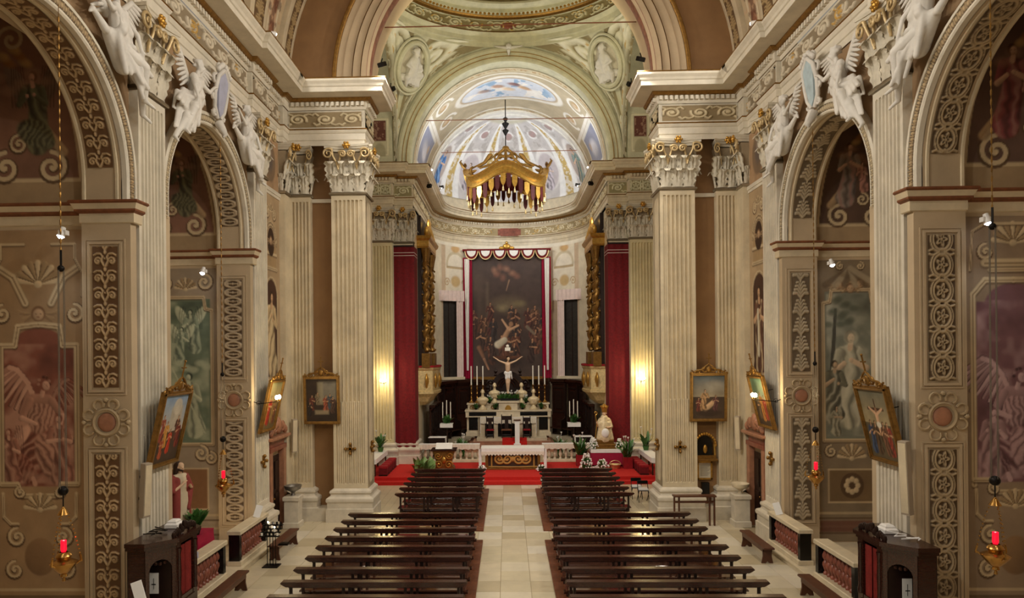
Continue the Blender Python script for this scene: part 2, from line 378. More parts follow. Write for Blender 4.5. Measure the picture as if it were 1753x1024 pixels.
def relief(name, w, h, nu, nv, pat, lo, hi, fn, depth, par, m='paint', gold=None):
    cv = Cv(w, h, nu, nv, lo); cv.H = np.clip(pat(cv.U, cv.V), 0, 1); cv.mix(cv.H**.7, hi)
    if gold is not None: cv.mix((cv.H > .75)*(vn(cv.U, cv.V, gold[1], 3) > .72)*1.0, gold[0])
    return surf(name, cv, fn, m, par, depth)
# ================================================================ ARCHITECTURE
XW, XP, ZN, ZA, ZE = 8.25, 8.05, 11.7, 13.5, 15.6      # wall plane, pilaster face, shaft top, architrave underside, cornice top
BAYS = (11.63, 18.28); RA, ZS, ZI = 2.45, 9.7, 9.06; ZV = 15.9
SIDE = {-1: 'left', 1: 'right'}
# ---------------------------------------------------------------- shared meshes: fluted shaft, pilaster base, capital pieces
def fluted(w, z0=1.16, z1=ZN, n=7, dep=.2, zc=4.3, d=.09):
    mg = w*.07; pitch = (w-2*mg)/n; r = pitch*.36; us = [-w/2]
    for i in range(n):
        c = -w/2+mg+pitch*(i+.5); us += [c+r*k for k in (-1, -.96, -.75, -.4, 0, .4, .75, .96, 1)]
    us += [w/2]; us = np.array(us); zb, zt = z0+.16, z1-.16
    zs = [z0]+[zb+r*k for k in (0, .1, .3, .6, 1)]+[zc-.06, zc-.03, zc, zc+.03, zc+.06]+[zt-r*k for k in (1, .6, .3, .1, 0)]+[z1]
    U, Z = np.meshgrid(us, np.array(zs)); q = ((U+w/2-mg) % pitch)/pitch-.5; du = np.abs(q*pitch)/r
    du = np.where((U < -w/2+mg*.9) | (U > w/2-mg*.9), 2, du)
    e = np.maximum(np.maximum((zb+r-Z)/r, (Z-zt+r)/r), 0); rr = np.hypot(du, e)
    D = np.where(rr < .999, np.sqrt(np.clip(1-rr**2, 0, 1)), 0)
    cab = Z < zc-.01; D = np.where(cab & (rr < .999), np.clip(1.05-np.sqrt(np.clip(1-(du*.98)**2, 0, 1)), 0, 1)*.8+.12, D)
    b = B().grid(U, D*d, Z)
    for x in (-w/2, w/2): b.add([(x, 0, z0), (x, dep, z0), (x, dep, z1), (x, 0, z1)], [(0, 1, 2, 3)])
    return b
BASEP = [(.24, 0), (.24, .47), (.2, .49), (.2, .68), (.235, .72), (.245, .78), (.23, .84), (.19, .87), (.12, .9), (.09, .96), (.12, 1.0), (.135, 1.04), (.12, 1.1), (.06, 1.13), (0, 1.17)]
def base_mesh(w, dep):
    return B().plan([(-w/2, dep), (-w/2, 0), (w/2, 0), (w/2, dep)], BASEP, -1)
me_shaft = mesh('pilaster', fluted(1.15), 'stone', True, 35); me_pier = mesh('pilaster', fluted(1.23, dep=1.2), 'stone_warm', True, 35)
me_half = mesh('pilaster', fluted(.74, n=5, dep=.3), 'stone_warm', True, 35); me_in = mesh('pilaster', fluted(1.1, n=1, d=.015), 'stone_warm', True, 35)
mat('shaft_yellow', '#d9cba0', .55, var=.12, scale=1.6, bump=.08)
me_sanct = mesh('pilaster', fluted(1.25, z0=1.3, zc=1.6), 'shaft_yellow', True, 35)
me_base = mesh('pilaster_base', base_mesh(1.15, .2), 'plinth', True, 30); me_based = mesh('pilaster_base', base_mesh(1.23, 1.2), 'plinth', True, 30)
me_baseh = mesh('pilaster_base', base_mesh(.74, .3), 'plinth', True, 30)
def cap_core(w, top=False):
    b = B(); h = w/2
    if top:
        n = 10; front = [(h*1.28*(2*i/n-1), -.27+.15*(1-(2*i/n-1)**2)) for i in range(n+1)]; poly = front+[(h*1.18, .2), (-h*1.18, .2)]
        for z0, z1, e in ((1.55, 1.64, -.05), (1.64, 1.72, 0), (1.72, 1.8, .03)): b.prism([(x*(1+e), y-e if y < .1 else y) for x, y in poly], lambda a, c, z: (a, c, z), z0, z1)
        return b.plan([(-h, .2), (-h, 0), (h, 0), (h, .2)], [(0, 0), (.06, .02), (.075, .06), (.06, .1), (0, .12)], -1)
    b.plan([(-h, .2), (-h, 0), (h, 0), (h, .2)], [(0, 0), (.06, .02), (.075, .06), (.06, .1), (0, .12), (0, .2), (-.04, .22)], -1)
    b.plan([(-h, .2), (-h, 0), (h, 0), (h, .2)], [(-.06, .12), (-.05, .6), (-.01, 1.0), (.05, 1.3), (.1, 1.5), (.06, 1.52)], -1)
    return b
def leaf_mesh(h=.64, w=.46):
    T = np.linspace(0, 1, 12); Q = np.linspace(-1, 1, 9); q, t = np.meshgrid(Q, T)
    wd = w/2*(.72+.28*np.sin(t*PI*.8))*(1-.75*np.clip((t-.72)/.28, 0, 1)**2)*(1+.2*np.cos(t*25))
    zz = np.where(t < .8, t/.8*h*.96, h*.96+.05*np.sin((t-.8)/.2*PI)-(t-.8)/.2*.10)
    yy = -.03-.05*t-np.clip((t-.5)/.5, 0, 1)**2*.2+.05*q*q*(1-t*.6)+.035*np.cos(q*PI*3)*np.sin(t*PI*.9)
    b = B().grid(q*wd, yy, zz); return b
def volute_mesh(r=.17, hgt=.62, lean=.3):
    pts = [(-lean, -.02, 0), (-lean*.85, -.06, hgt*.35), (-lean*.45, -.1, hgt*.75), (-.12, -.15, hgt*.98)]
    for i in range(22):
        a = PI*.72-i/21*2*PI*1.55; q = r*(1-i/21*.86); pts.append((q*math.cos(a), -.17-.03*(i/21), hgt-.1+q*math.sin(a)))
    rs = [.03, .032, .036, .04]+[.042-.02*i/21 for i in range(22)]
    return B().tube(pts, rs, 6)
me_leaf = mesh('leaf', leaf_mesh(), 'stucco_grey', True, 60); me_leaf2 = mesh('leaf', leaf_mesh(.5, .42), 'stucco_grey', True, 60)
me_vol = mesh('volute', volute_mesh(.19), 'volute', True, 60); me_vols = mesh('volute', volute_mesh(.12, .55, .16), 'volute', True, 60)
fb = B().ball((0, -.24, 1.74), (.09, .08, .09), 8)
for i in range(6): fb.ball((.1*math.cos(i*PI/3), -.25, 1.74+.1*math.sin(i*PI/3)), .05, 6)
me_fleur = mesh('fleuron', fb, 'gilt', True, 60)
def leafset(g): return g
CORES = {}; ABA = {}
def capital(par, loc, rz, w=1.15, sides=True, z=ZN, dark=False):
    if w not in ABA: ABA[w] = mesh('abacus', cap_core(w, True), 'stucco_grey', True, 40)
    if w not in CORES: CORES[w] = mesh('capital', cap_core(w), 'bell', True, 40)  # core coloured darker, standing in for shade between the leaves
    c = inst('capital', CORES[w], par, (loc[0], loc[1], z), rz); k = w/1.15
    n = 3 if w > .9 else 2
    for i in range(n):
        x = (i-(n-1)/2)*w/n*.98; inst('leaf', me_leaf, c, (x, -.02, .12), 0, (k if n == 3 else k*1.3, 1, 1))
    for i in range(n+1):
        x = (i-n/2)*w/n*.92; inst('leaf', me_leaf, c, (x, .0, .5), 0, (k if n == 3 else k*1.3, 1.15, 1.12))
    for f in (-1, 1):
        inst('volute', me_vol, c, (f*w*.53, -.06, .92), 0, (f*k, 1, 1.02))
        if n == 3: inst('volute', me_vols, c, (-f*w*.12, -.06, .98), 0, (f*k, 1, 1))
        if sides: inst('leaf', me_leaf2, c, (f*w/2, .1, .12), f*PI/2, (.5, 1, 1.2))
    inst('fleuron', me_fleur, c); inst('abacus', ABA[w], c)
    return c
ARCH = [(0, 13.5), (0, 13.68), (.03, 13.7), (.03, 13.92), (.06, 13.94), (.1, 14.02), (.1, 14.08), (.02, 14.1)]
FRI = [(.02, 14.1), (.02, 14.76)]
COR = [(.06, 14.76), (.1, 14.84), (.1, 15.02), (.17, 15.03)]
COR2 = [(.3, 15.13), (.78, 15.15), (.78, 15.31), (.82, 15.33), (.85, 15.4), (.93, 15.48), (.93, 15.55), (.9, 15.6), (-.3, 15.62)]
EGG = [(.17, 15.02), (.24, 15.04), (.29, 15.09), (.3, 15.13)]
def entab(par, path, side, m='stone', gold=True):
    ob('architrave', B().plan(path, ARCH, side), m, par); ob('frieze', B().plan(path, FRI, side), 'stucco_grey' if m == 'stone' else m, par)
    b = B().plan(path, COR, side); b.plan(path, COR2, side); ob('cornice', b, m, par)
    g = B().plan(path, EGG, side)
    g.plan(path, [(.1, 14.04), (.125, 14.06), (.1, 14.09)], side); g.plan(path, [(.93, 15.55), (.945, 15.58), (.9, 15.61)], side)
    ob('gilded_moulding', g, 'gilt_dark' if gold else m, par)
def dentils(par, runs, m='stone'):
    # runs: (x0,y0,x1,y1,nx,ny)
    b = B()
    for x0, y0, x1, y1, nx, ny in runs:
        L = math.hypot(x1-x0, y1-y0); n = max(2, int(L/.17)); tx, ty = (x1-x0)/L, (y1-y0)/L
        for i in range(n):
            q = (i+.5)*L/n; cx, cy = x0+tx*q, y0+ty*q
            p = [(cx+tx*a+nx*d, cy+ty*a+ny*d) for a, d in ((-.05, .1), (.05, .1), (.05, .2), (-.05, .2))]
            b.prism(p, lambda a, c, z: (a, c, z), 14.87, 15.01)
    ob('dentil_course', b, m, par, kind='stuff')
def arcpath(c, zs, r, zlow=None, n=40, a0=0, a1=PI):
    p = []
    if zlow is not None: p.append((c+r, zlow, 1, 0))
    for i in range(n+1):
        a = a0+(a1-a0)*i/n; p.append((c+r*math.cos(a), zs+r*math.sin(a), math.cos(a), math.sin(a)))
    if zlow is not None: p.append((c-r, zlow, -1, 0))
    return p
walls = {}
for s in (-1, 1):
    f = lambda a, b, c, s=s: (s*c, a, b)          # (y, z, |x|)
    b = B()
    def quad(y0, y1, z0, z1, x=XW): b.add([(s*x, y0, z0), (s*x, y1, z0), (s*x, y1, z1), (s*x, y0, z1)], [(0, 1, 2, 3)])
    y = 4.0
    for yc in BAYS:
        quad(y, yc-RA, 0, ZA+.1); y = yc+RA; n = 32
        for i in range(n):
            a, a2 = PI*i/n, PI*(i+1)/n; p, q = yc+RA*math.cos(a), yc+RA*math.cos(a2)
            b.add([(s*XW, p, ZS+RA*math.sin(a)), (s*XW, q, ZS+RA*math.sin(a2)), (s*XW, q, ZA+.1), (s*XW, p, ZA+.1)], [(0, 1, 2, 3)])
    quad(y, 24.9, 0, ZA+.1)
    W = struct('wall_'+SIDE[s], b, 'wall'); walls[s] = W
    # arch soffits, jambs, chapel shells
    for bi, yc in enumerate(BAYS):
        path = arcpath(yc, ZS, RA, ZI+.15)
        ob('arch_soffit', B().arcsweep(path, [(0, XW-.02), (0, 9.1)], f), 'wall', W, True)
        pr = [(0, XW), (0, XW-.12), (.03, XW-.15), (.07, XW-.15), (.07, XW-.13), (.24, XW-.13), (.24, XW-.17), (.29, XW-.18), (.33, XW-.15), (.33, XW)]
        ob('archivolt', B().arcsweep(arcpath(yc, ZS, RA, ZI+.2), pr, f), 'stone', W, True, ang=30)
        # egg-and-dart band on the archivolt
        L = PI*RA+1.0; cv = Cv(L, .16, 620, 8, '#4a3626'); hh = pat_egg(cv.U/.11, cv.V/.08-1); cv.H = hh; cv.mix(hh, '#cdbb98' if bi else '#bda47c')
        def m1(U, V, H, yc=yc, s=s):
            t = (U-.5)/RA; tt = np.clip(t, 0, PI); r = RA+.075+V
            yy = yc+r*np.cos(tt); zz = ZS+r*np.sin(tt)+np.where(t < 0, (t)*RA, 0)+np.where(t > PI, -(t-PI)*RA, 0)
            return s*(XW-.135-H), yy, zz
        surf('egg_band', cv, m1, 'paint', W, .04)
        # jamb pier facing the entrance, chapel side walls, back wall, ceiling
        yj = yc+RA; j = B()
        j.box(s*8.06, s*9.1, yj, yj+.22, .0, ZI+.2); j.box(s*8.1, s*9.1, yc-RA-.22, yc-RA, 0, ZI+.2); j.box(s*9.1, s*11.3, yj+.2, yj+.35, 0, 14)
        j.box(s*8.3, s*11.3, yc-RA-.35, yc-RA-.2, 0, 14); j.box(s*11.25, s*11.4, yc-RA-.3, yj+.3, 0, 14); j.box(s*XW, s*11.4, yc-RA-.3, yj+.3, 14, 14.1)
        j.add([(s*9.1, yc-RA-.3, 12.0), (s*9.1, yj+.3, 12.0), (s*9.1, yj+.3, 14), (s*9.1, yc-RA-.3, 14)], [(0, 1, 2, 3)])
        ob('chapel_wall', j, 'wall', W)
        ob('impost', B().plan([(s*8.0, yj+.3), (s*8.0, yj), (s*9.1, yj), (s*9.1, yj+.2), (s*11.25, yj+.2)],
            [(0, ZI-.28), (.03, ZI-.26), (.03, ZI-.06), (.08, ZI-.02), (.14, ZI+.1), (.16, ZI+.14), (.16, ZI+.19), (0, ZI+.21)], -s), 'stone_warm', W)
        ob('gilded_moulding', B().plan([(s*8.0, yj+.3), (s*8.0, yj), (s*9.1, yj), (s*9.1, yj+.2), (s*11.25, yj+.2)],
            [(.03, ZI-.07), (.1, ZI-.03), (.1, ZI+.01), (.03, ZI+.02)], -s).plan([(s*8.0, yj+.3), (s*8.0, yj), (s*9.1, yj), (s*9.1, yj+.2), (s*11.25, yj+.2)],
            [(.15, ZI+.12), (.19, ZI+.15), (.17, ZI+.19), (.1, ZI+.2)], -s), 'rust', W)
        # ornament strips: two on the jamb, one on the soffit
        pat = {(-1, 0): lambda u, v: pat_scroll(u, v), (-1, 1): lambda u, v: pat_oval(u, v), (1, 0): lambda u, v: pat_guilloche(u, v), (1, 1): lambda u, v: pat_leaf(u, v)}[(s, bi)]
        per = {(-1, 0): .36, (-1, 1): .27, (1, 0): .52, (1, 1): .55}[(s, bi)]
        lo, hi = {(-1, 0): ('#6b4d30', '#c3a67c'), (-1, 1): ('#5f4c38', '#bca88a'), (1, 0): ('#5e4a34', '#b7a17e'), (1, 1): ('#6a5a45', '#baa98c')}[(s, bi)]
        wd = .54; xc = 8.60
        for z0, z1 in ((.9, 3.95), (5.35, 8.3)):
            relief('ornament_panel', wd, z1-z0, 36, int((z1-z0)*(60 if bi == 0 else 48)), lambda U, V: pat(U/wd*2-1, V/per), lo, hi,
                   lambda U, V, H: (s*(xc-wd/2+U), yj-.012-H, z0+V), .035, W)
            fr = B()
            for e, t, d in ((.05, .05, .035), (.13, .03, .02)):
                for r in ((xc-wd/2-e-t, xc-wd/2-e, z0-e-t, z1+e+t), (xc+wd/2+e, xc+wd/2+e+t, z0-e-t, z1+e+t)): fr.box(s*r[0], s*r[1], yj-d, yj, r[2], r[3])
                for r in ((xc-wd/2-e, xc+wd/2+e, z0-e-t, z0-e), (xc-wd/2-e, xc+wd/2+e, z1+e, z1+e+t)): fr.box(s*r[0], s*r[1], yj-d, yj, r[2], r[3])
            ob('panel_frame', fr, 'wall', W)
        # medallion between the two panels
        md = B(); zc = 4.62; prof = [(.3, 0), (.3, .03), (.27, .05), (.24, .03), (.22, .03)]
        k0 = len(md.v); md.lathe([(r, z) for r, z in prof], 24)
        for q in range(8):
            a = q*PI/4+PI/8; md.tube([(x*.11+.40*math.cos(a), y*.11+.40*math.sin(a), .02) for x, y in [(math.cos(t+a), math.sin(t+a)) for t in np.linspace(-2.4, 2.4, 9)]], .028, 5)
        for a in (0, PI/2, PI, 1.5*PI): md.ball((.47*math.cos(a), .47*math.sin(a), .02), .055, 6)
        md.xf(Matrix.Translation((s*xc, yj, zc)) @ Matrix.Rotation(PI/2, 4, 'X')); ob('medallion', md, 'dull_stone', W, True)
        ob('medallion_boss', B().ball((s*xc, yj, zc), (.2, .04, .2), 14), 'marble_pink', W, True)
        LS = PI*RA
        relief('ornament_panel', wd, LS-.5, 30, 420, lambda U, V: pat(U/wd*2-1, V/per), lo, hi,
               lambda U, V, H: (s*(8.4+U), yc+(RA-.015-H)*np.cos((V+.25)/RA), ZS+(RA-.015-H)*np.sin((V+.25)/RA)), .035, W)
        for x0 in (8.3, 9.0): ob('soffit_moulding', B().arcsweep(arcpath(yc, ZS, RA-.03, ZI+.2), [(.03, x0), (0, x0+.01), (0, x0+.06), (.03, x0+.07)], f), 'stone_warm', W, True)
    # pilasters and capitals
    rz = -s*PI/2; grp = 'pilasters of the nave'
    for yc in (14.98, 21.63):
        inst('pilaster', me_shaft, W, (s*XP, yc, 0), rz); inst('pilaster_base', me_base, W, (s*XP, yc, 0), rz); capital(W, (s*XP, yc), rz)
    c = B().box(s*XP, s*XW, 24.0, 24.9, 1.1, ZN); ob('pilaster', c, 'stone_warm', W); ob('pilaster_base', B().plan([(s*XP, 23.95), (s*XP, 24.6)], BASEP, s), 'plinth', W, True)
    cc = capital(W, (s*XP, 24.25), rz, .74); cc.scale = (.75, 1, 1)
    ob('string_course', B().box(s*XW, s*(XW-.07), 22.2, 24.0, 11.55, 11.68).box(s*XW, s*(XW-.04), 22.2, 24.0, 11.45, 11.55), 'stone', W)
    # entablature with ressauts, dentils, carved frieze
    P = [(8.2, 3.5), (8.2, 14.3), (8.05, 14.3), (8.05, 15.65), (8.2, 15.65), (8.2, 20.95), (8.05, 20.95), (8.05, 22.3), (8.2, 22.3), (8.2, 23.85), (8.05, 23.85), (8.05, 24.4), (5.26, 24.4), (5.26, 25.7)]
    entab(W, [(s*x, y) for x, y in P], s)
    dentils(W, [(s*8.2, 3.5, s*8.2, 14.2, -s, 0), (s*8.05, 14.3, s*8.05, 15.65, -s, 0), (s*8.2, 15.75, s*8.2, 20.85, -s, 0), (s*8.05, 20.95, s*8.05, 22.3, -s, 0), (s*8.2, 22.4, s*8.2, 24.2, -s, 0), (s*7.9, 24.4, s*5.2, 24.4, 0, -1), (s*5.26, 24.4, s*5.26, 25.7, -s, 0)])
    rin = lambda U, V: pat_rinceau(U/.95, V/.27-1)
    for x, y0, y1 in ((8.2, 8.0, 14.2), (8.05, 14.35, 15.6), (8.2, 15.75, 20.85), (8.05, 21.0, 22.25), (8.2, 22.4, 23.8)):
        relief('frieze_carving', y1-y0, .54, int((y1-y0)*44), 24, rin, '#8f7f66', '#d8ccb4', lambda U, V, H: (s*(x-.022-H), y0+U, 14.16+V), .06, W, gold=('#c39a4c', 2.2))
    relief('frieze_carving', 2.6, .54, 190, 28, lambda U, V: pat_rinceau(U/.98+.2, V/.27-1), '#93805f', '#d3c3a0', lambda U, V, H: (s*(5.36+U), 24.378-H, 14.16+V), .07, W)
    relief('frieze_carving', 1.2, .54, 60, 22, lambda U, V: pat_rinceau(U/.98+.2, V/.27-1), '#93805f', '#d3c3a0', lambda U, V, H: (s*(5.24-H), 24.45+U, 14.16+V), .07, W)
# ---------------------------------------------------------------- crossing wall with its piers and the great arch
b = B(); R1 = 5.1; n = 48
for s in (-1, 1): b.box(s*6.3, s*8.4, 24.9, 25.3, 0, ZE)
for i in range(n):
    a, a2 = PI*i/n, PI*(i+1)/n
    b.add([(R1*math.cos(a), 24.95, ZV+R1*math.sin(a)), (R1*math.cos(a2), 24.95, ZV+R1*math.sin(a2)), (8.6*math.cos(a2), 24.95, ZV+8.6*math.sin(a2)), (8.6*math.cos(a), 24.95, ZV+8.6*math.sin(a))], [(0, 1, 2, 3)])
for s in (-1, 1): b.box(s*R1, s*8.5, 24.95, 25.3, ZE-.1, ZV)
WC = struct('wall_crossing', b, 'brown')
g = lambda a, b, c: (a, c, b)
ob('archivolt', B().arcsweep(arcpath(0, ZV, R1, ZE-.05, 64), [(0, 25.9), (0, 24.55), (.08, 24.5), (.3, 24.5), (.32, 24.58), (.62, 24.58), (.64, 24.66), (.98, 24.66), (1.0, 24.74), (1.25, 24.74), (1.25, 24.95)], g), 'wall', WC, True, ang=30)
mat('marble_veined', '#8d5f4c', .5, var=.4, scale=5, bump=.1)
ob('marble_band', B().arcsweep(arcpath(0, ZV, R1, ZE, 64), [(-.005, 25.0), (-.02, 24.62), (.04, 24.53), (.1, 24.49)], g), 'marble_veined', WC, True)
ob('gilded_moulding', B().arcsweep(arcpath(0, ZV, R1+1.25, ZE, 64), [(0, 24.9), (0, 24.68), (.06, 24.64), (.12, 24.64), (.16, 24.7), (.16, 24.95)], g), 'gilt_dark', WC, True)
ob('gilded_moulding', B().arcsweep(arcpath(0, ZV, R1+.31, ZE, 64), [(0, 24.58), (.015, 24.48), (.03, 24.58)], g).arcsweep(arcpath(0, ZV, R1+.63, ZE, 64), [(0, 24.66), (.015, 24.56), (.03, 24.66)], g), 'gilt_dark', WC, True)
for s in (-1, 1):
    inst('pilaster', me_pier, WC, (s*5.875, 24.4, 0)); inst('pilaster', me_in, WC, (s*5.26, 25.0, 0), -s*PI/2); capital(WC, (s*5.875, 24.4), 0, 1.23); cc = capital(WC, (s*5.26, 25.0), -s*PI/2, 1.1, False)
    inst('pilaster_base', me_based, WC, (s*5.875, 24.4, 0)); inst('pilaster', me_half, WC, (s*7.68, 24.6, 0)); inst('pilaster_base', me_baseh, WC, (s*7.68, 24.6, 0)); capital(WC, (s*7.68, 24.6), 0, .74)
    ob('plinth_course', B().box(s*6.3, s*8.1, 24.35, 24.95, 0, .47), 'plinth', WC)
    ob('string_course', B().box(s*6.49, s*7.31, 24.82, 24.95, 11.55, 11.68), 'stone', WC)
# ---------------------------------------------------------------- nave vault
b = B(); b.arcsweep(arcpath(0, ZV, 8.3, ZE, 48), [(0, 1.5), (0, 25.0)], g)
V = struct('ceiling', b, 'wall', True)
for y0, y1 in ((14.3, 15.65), (20.95, 22.3), (23.9, 25.0)):
    ob('vault_rib', B().arcsweep(arcpath(0, ZV, 8.12, ZE, 48), [(.18, y0), (0, y0), (-.03, y0+.1), (-.03, y0+.25), (0, y0+.27), (0, y1-.27), (-.03, y1-.25), (-.03, y1-.1), (0, y1), (.18, y1)], g), 'stone_warm', V, True, ang=30)
    cv = Cv(6, y1-y0-.5, 260, 20, '#6b5236'); cv.H = pat_leaf(cv.V/(y1-y0-.5)*2-1, cv.U/.5); cv.mix(cv.H, '#bda273')
    for s in (-1, 1): surf('rib_carving', cv, lambda U, V_, H: (s*(8.1-H)*np.cos(U/8.1), y0+.25+V_, ZV+(8.1-H)*np.sin(U/8.1)), 'paint', V, .04)
for y0, y1 in ((9.2, 14.1), (15.9, 20.7), (22.4, 23.8)):
    cv = Cv(5.5, y1-y0, 90, 60, '#cbb795'); cv.frame(.35, 5.4, .3, y1-y0-.3, .12, '#e0d2b6'); cv.rect(.55, 5.3, .5, y1-y0-.5, '#9c6a50'); cv.mix((fbm(cv.U, cv.V, 2.2, 5) > .55)*.7, '#cfae8c'); cv.mix((fbm(cv.U, cv.V, 2.6, 9) > .62)*.6, '#5c3a2c')
    for s in (-1, 1): surf('vault_fresco', cv, lambda U, V_, H: (s*8.26*np.cos(U/8.26+.02), y0+V_, ZV+8.26*np.sin(U/8.26+.02)), 'paint', V)
# ---------------------------------------------------------------- crossing: pendentives, ring, dome
YC, AX, AY = 30.3, 6.0, 4.95
b = B()
for s in (-1, 1): b.box(s*10.2, s*10.4, 25.0, 35.2, 0, 23)
WT = struct('wall_transept', b, 'wall')
CE = struct('ceiling_crossing', B().lathe([(1, 23.0), (1, 25.4)], 64, (0, YC, 0), sx=AX*.93, sy=AY*.93), 'stucco_green', True)
for sx in (-1, 1):
    for sy in (-1, 1):
        cv = Cv(1, 1, 110 if sy > 0 else 30, 110 if sy > 0 else 30, '#cfcaac'); t = cv.V; rho = np.sqrt(2-t*t); a0 = np.arccos(np.clip(1/rho, -1, 1)); an = a0+(PI/2-2*a0)*cv.U
        if sy > 0:
            # stucco acanthus scrolls around the medallion
            X = (cv.U-.5)*2*(.25+t*.9); Y = t*2; H = np.zeros(X.shape)
            for sp in (spir(-.55, 1.72, .30, 0, 1.5), spir(.55, 1.72, .30, PI, 1.5, flip=-1), spir(-.62, 1.3, .2, 0, 1.4), spir(.62, 1.3, .2, PI, 1.4, flip=-1), spir(0, .55, .14, 0, 1.3), spir(-.1, .3, .1, 2, 1.3), [(-.28, .7), (-.1, .3), (0, .1)], [(.28, .7), (.1, .3), (0, .1)], [(-.85, 1.8), (-.6, 1.2), (-.3, .75)], [(.85, 1.8), (.6, 1.2), (.3, .75)]): H = np.maximum(H, bump(dist(X, Y, sp), .075))
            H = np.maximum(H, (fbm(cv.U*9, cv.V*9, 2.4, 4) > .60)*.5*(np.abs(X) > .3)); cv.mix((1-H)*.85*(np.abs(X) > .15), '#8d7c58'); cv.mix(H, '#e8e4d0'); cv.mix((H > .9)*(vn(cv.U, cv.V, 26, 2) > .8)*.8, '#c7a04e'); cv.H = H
        def pf(U, V_, H, sx=sx, sy=sy, an=an, rho=rho, t=t):
            k = 1-H/7; return sx*AX*rho*np.cos(an)*k, YC+sy*AY*rho*np.sin(an)*k, ZV+AX*t
        surf('pendentive', cv, pf, 'paint', CE, .22)
ringp = [(1.0, 21.72), (.985, 21.74), (.985, 21.95), (.965, 21.97), (.965, 22.2), (.94, 22.28), (.93, 22.36), (.95, 22.4)]
ob('ring_architrave', B().lathe(ringp, 96, (0, YC, 0), sx=AX, sy=AY), 'stucco_green', CE, True, ang=30)
ob('ring_cornice', B().lathe([(.95, 22.98), (.93, 23.0), (.92, 23.1), (.86, 23.2), (.86, 23.36), (.83, 23.4), (.8, 23.5), (.8, 23.6), (.95, 23.65)], 96, (0, YC, 0), sx=AX, sy=AY), 'stucco_green', CE, True, ang=30)
ob('gilded_moulding', B().lathe([(.94, 22.36), (.925, 22.38), (.935, 22.42)], 96, (0, YC, 0), sx=AX, sy=AY).lathe([(.93, 23.0), (.9, 23.04), (.89, 23.12), (.915, 23.14)], 96, (0, YC, 0), sx=AX, sy=AY), 'gilt_dark', CE, True)
b = B()
for i in range(150):
    a = 2*PI*i/150; b.ball((AX*.87*math.cos(a), YC+AY*.87*math.sin(a), 23.16), .07, 6)
ob('bead_course', b, 'gilt', CE, True, kind='stuff')
cv = Cv(PI, .6, 560, 26, '#93855f'); cv.H = pat_rinceau(cv.U/PI*16, cv.V/.3-1); cv.mix(cv.H, '#d8d1b0'); cv.mix((cv.H > .8)*(vn(cv.U, cv.V, 20, 8) > .7)*1., '#c7a04e')
surf('ring_frieze', cv, lambda U, V_, H: (AX*(.948-H)*np.cos(U), YC+AY*(.948-H)*np.sin(U), 22.4+V_), 'paint', CE, .02)
ob('ring_frieze', B().lathe([(.95, 22.4), (.95, 23.0)], 64, (0, YC, 0), PI, 2*PI, AX, AY), 'stucco_green', CE, True)
ob('dome', B().lathe([(math.cos(t), 25.4+.9*math.sin(t)*5) for t in np.linspace(0, PI/2-.02, 14)], 64, (0, YC, 0), sx=AX*.93, sy=AY*.93), 'gold_mosaic', CE, True)
ob('plaque', B().ball((0, YC+AY*.94, 22.72), (.42, .06, .17), 16), 'marble_red', CE, True)
ob('cherub_head', B().ball((0, YC+AY*1.0-.2, 21.7), (.16, .14, .18), 10).cap((0, YC+AY-.2, 21.62), (.7, YC+AY-.15, 21.75), .1, .03).cap((0, YC+AY-.2, 21.62), (-.7, YC+AY-.15, 21.75), .1, .03).cap((0, YC+AY-.2, 21.5), (0, YC+AY-.15, 21.3), .1, .05), 'stucco', CE, True)
# ================================================================ PRESBYTERY AND APSE
YP, XI, YA = 34.9, 5.05, 42.8            # front of the sanctuary piers, inner wall, apse centre
ZF = .3                                   # sanctuary floor
R2 = 5.1
b = B()
for s in (-1, 1):
    b.box(s*6.05, s*10.2, YP+.25, YP+.6, 0, 24); b.box(s*XI, s*6.1, YP+.5, YP+.9, 0, ZV)
for i in range(48):
    a, a2 = PI*i/48, PI*(i+1)/48
    b.add([(R2*math.cos(a), 35.3, ZV+R2*math.sin(a)), (R2*math.cos(a2), 35.3, ZV+R2*math.sin(a2)), (8*math.cos(a2), 35.3, ZV+8*math.sin(a2)), (8*math.cos(a), 35.3, ZV+8*math.sin(a))], [(0, 1, 2, 3)])
WS = struct('wall_sanctuary', b, 'stucco_green')
ob('archivolt', B().arcsweep(arcpath(0, ZV, R2, ZE-.05, 72), [(0, 36.0), (0, 35.15), (.1, 35.1), (.22, 35.1), (.24, 35.14), (.42, 35.14), (.44, 35.1), (.6, 35.06), (.72, 35.1), (.74, 35.3)], g), 'stucco_green', WS, True, ang=30)
ob('gilded_moulding', B().arcsweep(arcpath(0, ZV, R2+.23, ZE, 72), [(0, 35.1), (.012, 35.06), (.03, 35.1)], g).arcsweep(arcpath(0, ZV, R2+.43, ZE, 72), [(0, 35.1), (.012, 35.05), (.03, 35.1)], g), 'gilt', WS, True)
cvp = Cv(1.0, 2.0, 30, 60, '#d0c8a8'); cvp.frame(.04, .96, .04, 1.96, .07, '#e6dfc0'); cvp.rect(.18, .82, .8, 1.85, '#6b3f34'); cvp.mix((fbm(cvp.U, cvp.V, 6, 2) > .55)*(cvp.V > .82)*(cvp.V < 1.8)*(np.abs(cvp.U-.5) < .28)*.6, '#b5927a')
cvp.ell(.5, .2, .34, .55, '#b3ab8c')
for s in (-1, 1): surf('painted_panel', cvp, lambda U, V_, H: (s*(6.2+U), YP+.24+0*U, 16.2+V_), 'paint', WS)
PP = [(9.8, YP), (6.05, YP), (6.05, 35.3), (XI, 35.3), (XI, YA)]
arc = [(XI*math.cos(a), YA+XI*math.sin(a)) for a in np.linspace(0, PI, 41)]
path = PP[:-1]+arc+[(-x, y) for x, y in PP[:-1]][::-1]
entab(WS, path, 1, 'marble_cream')
b = B()
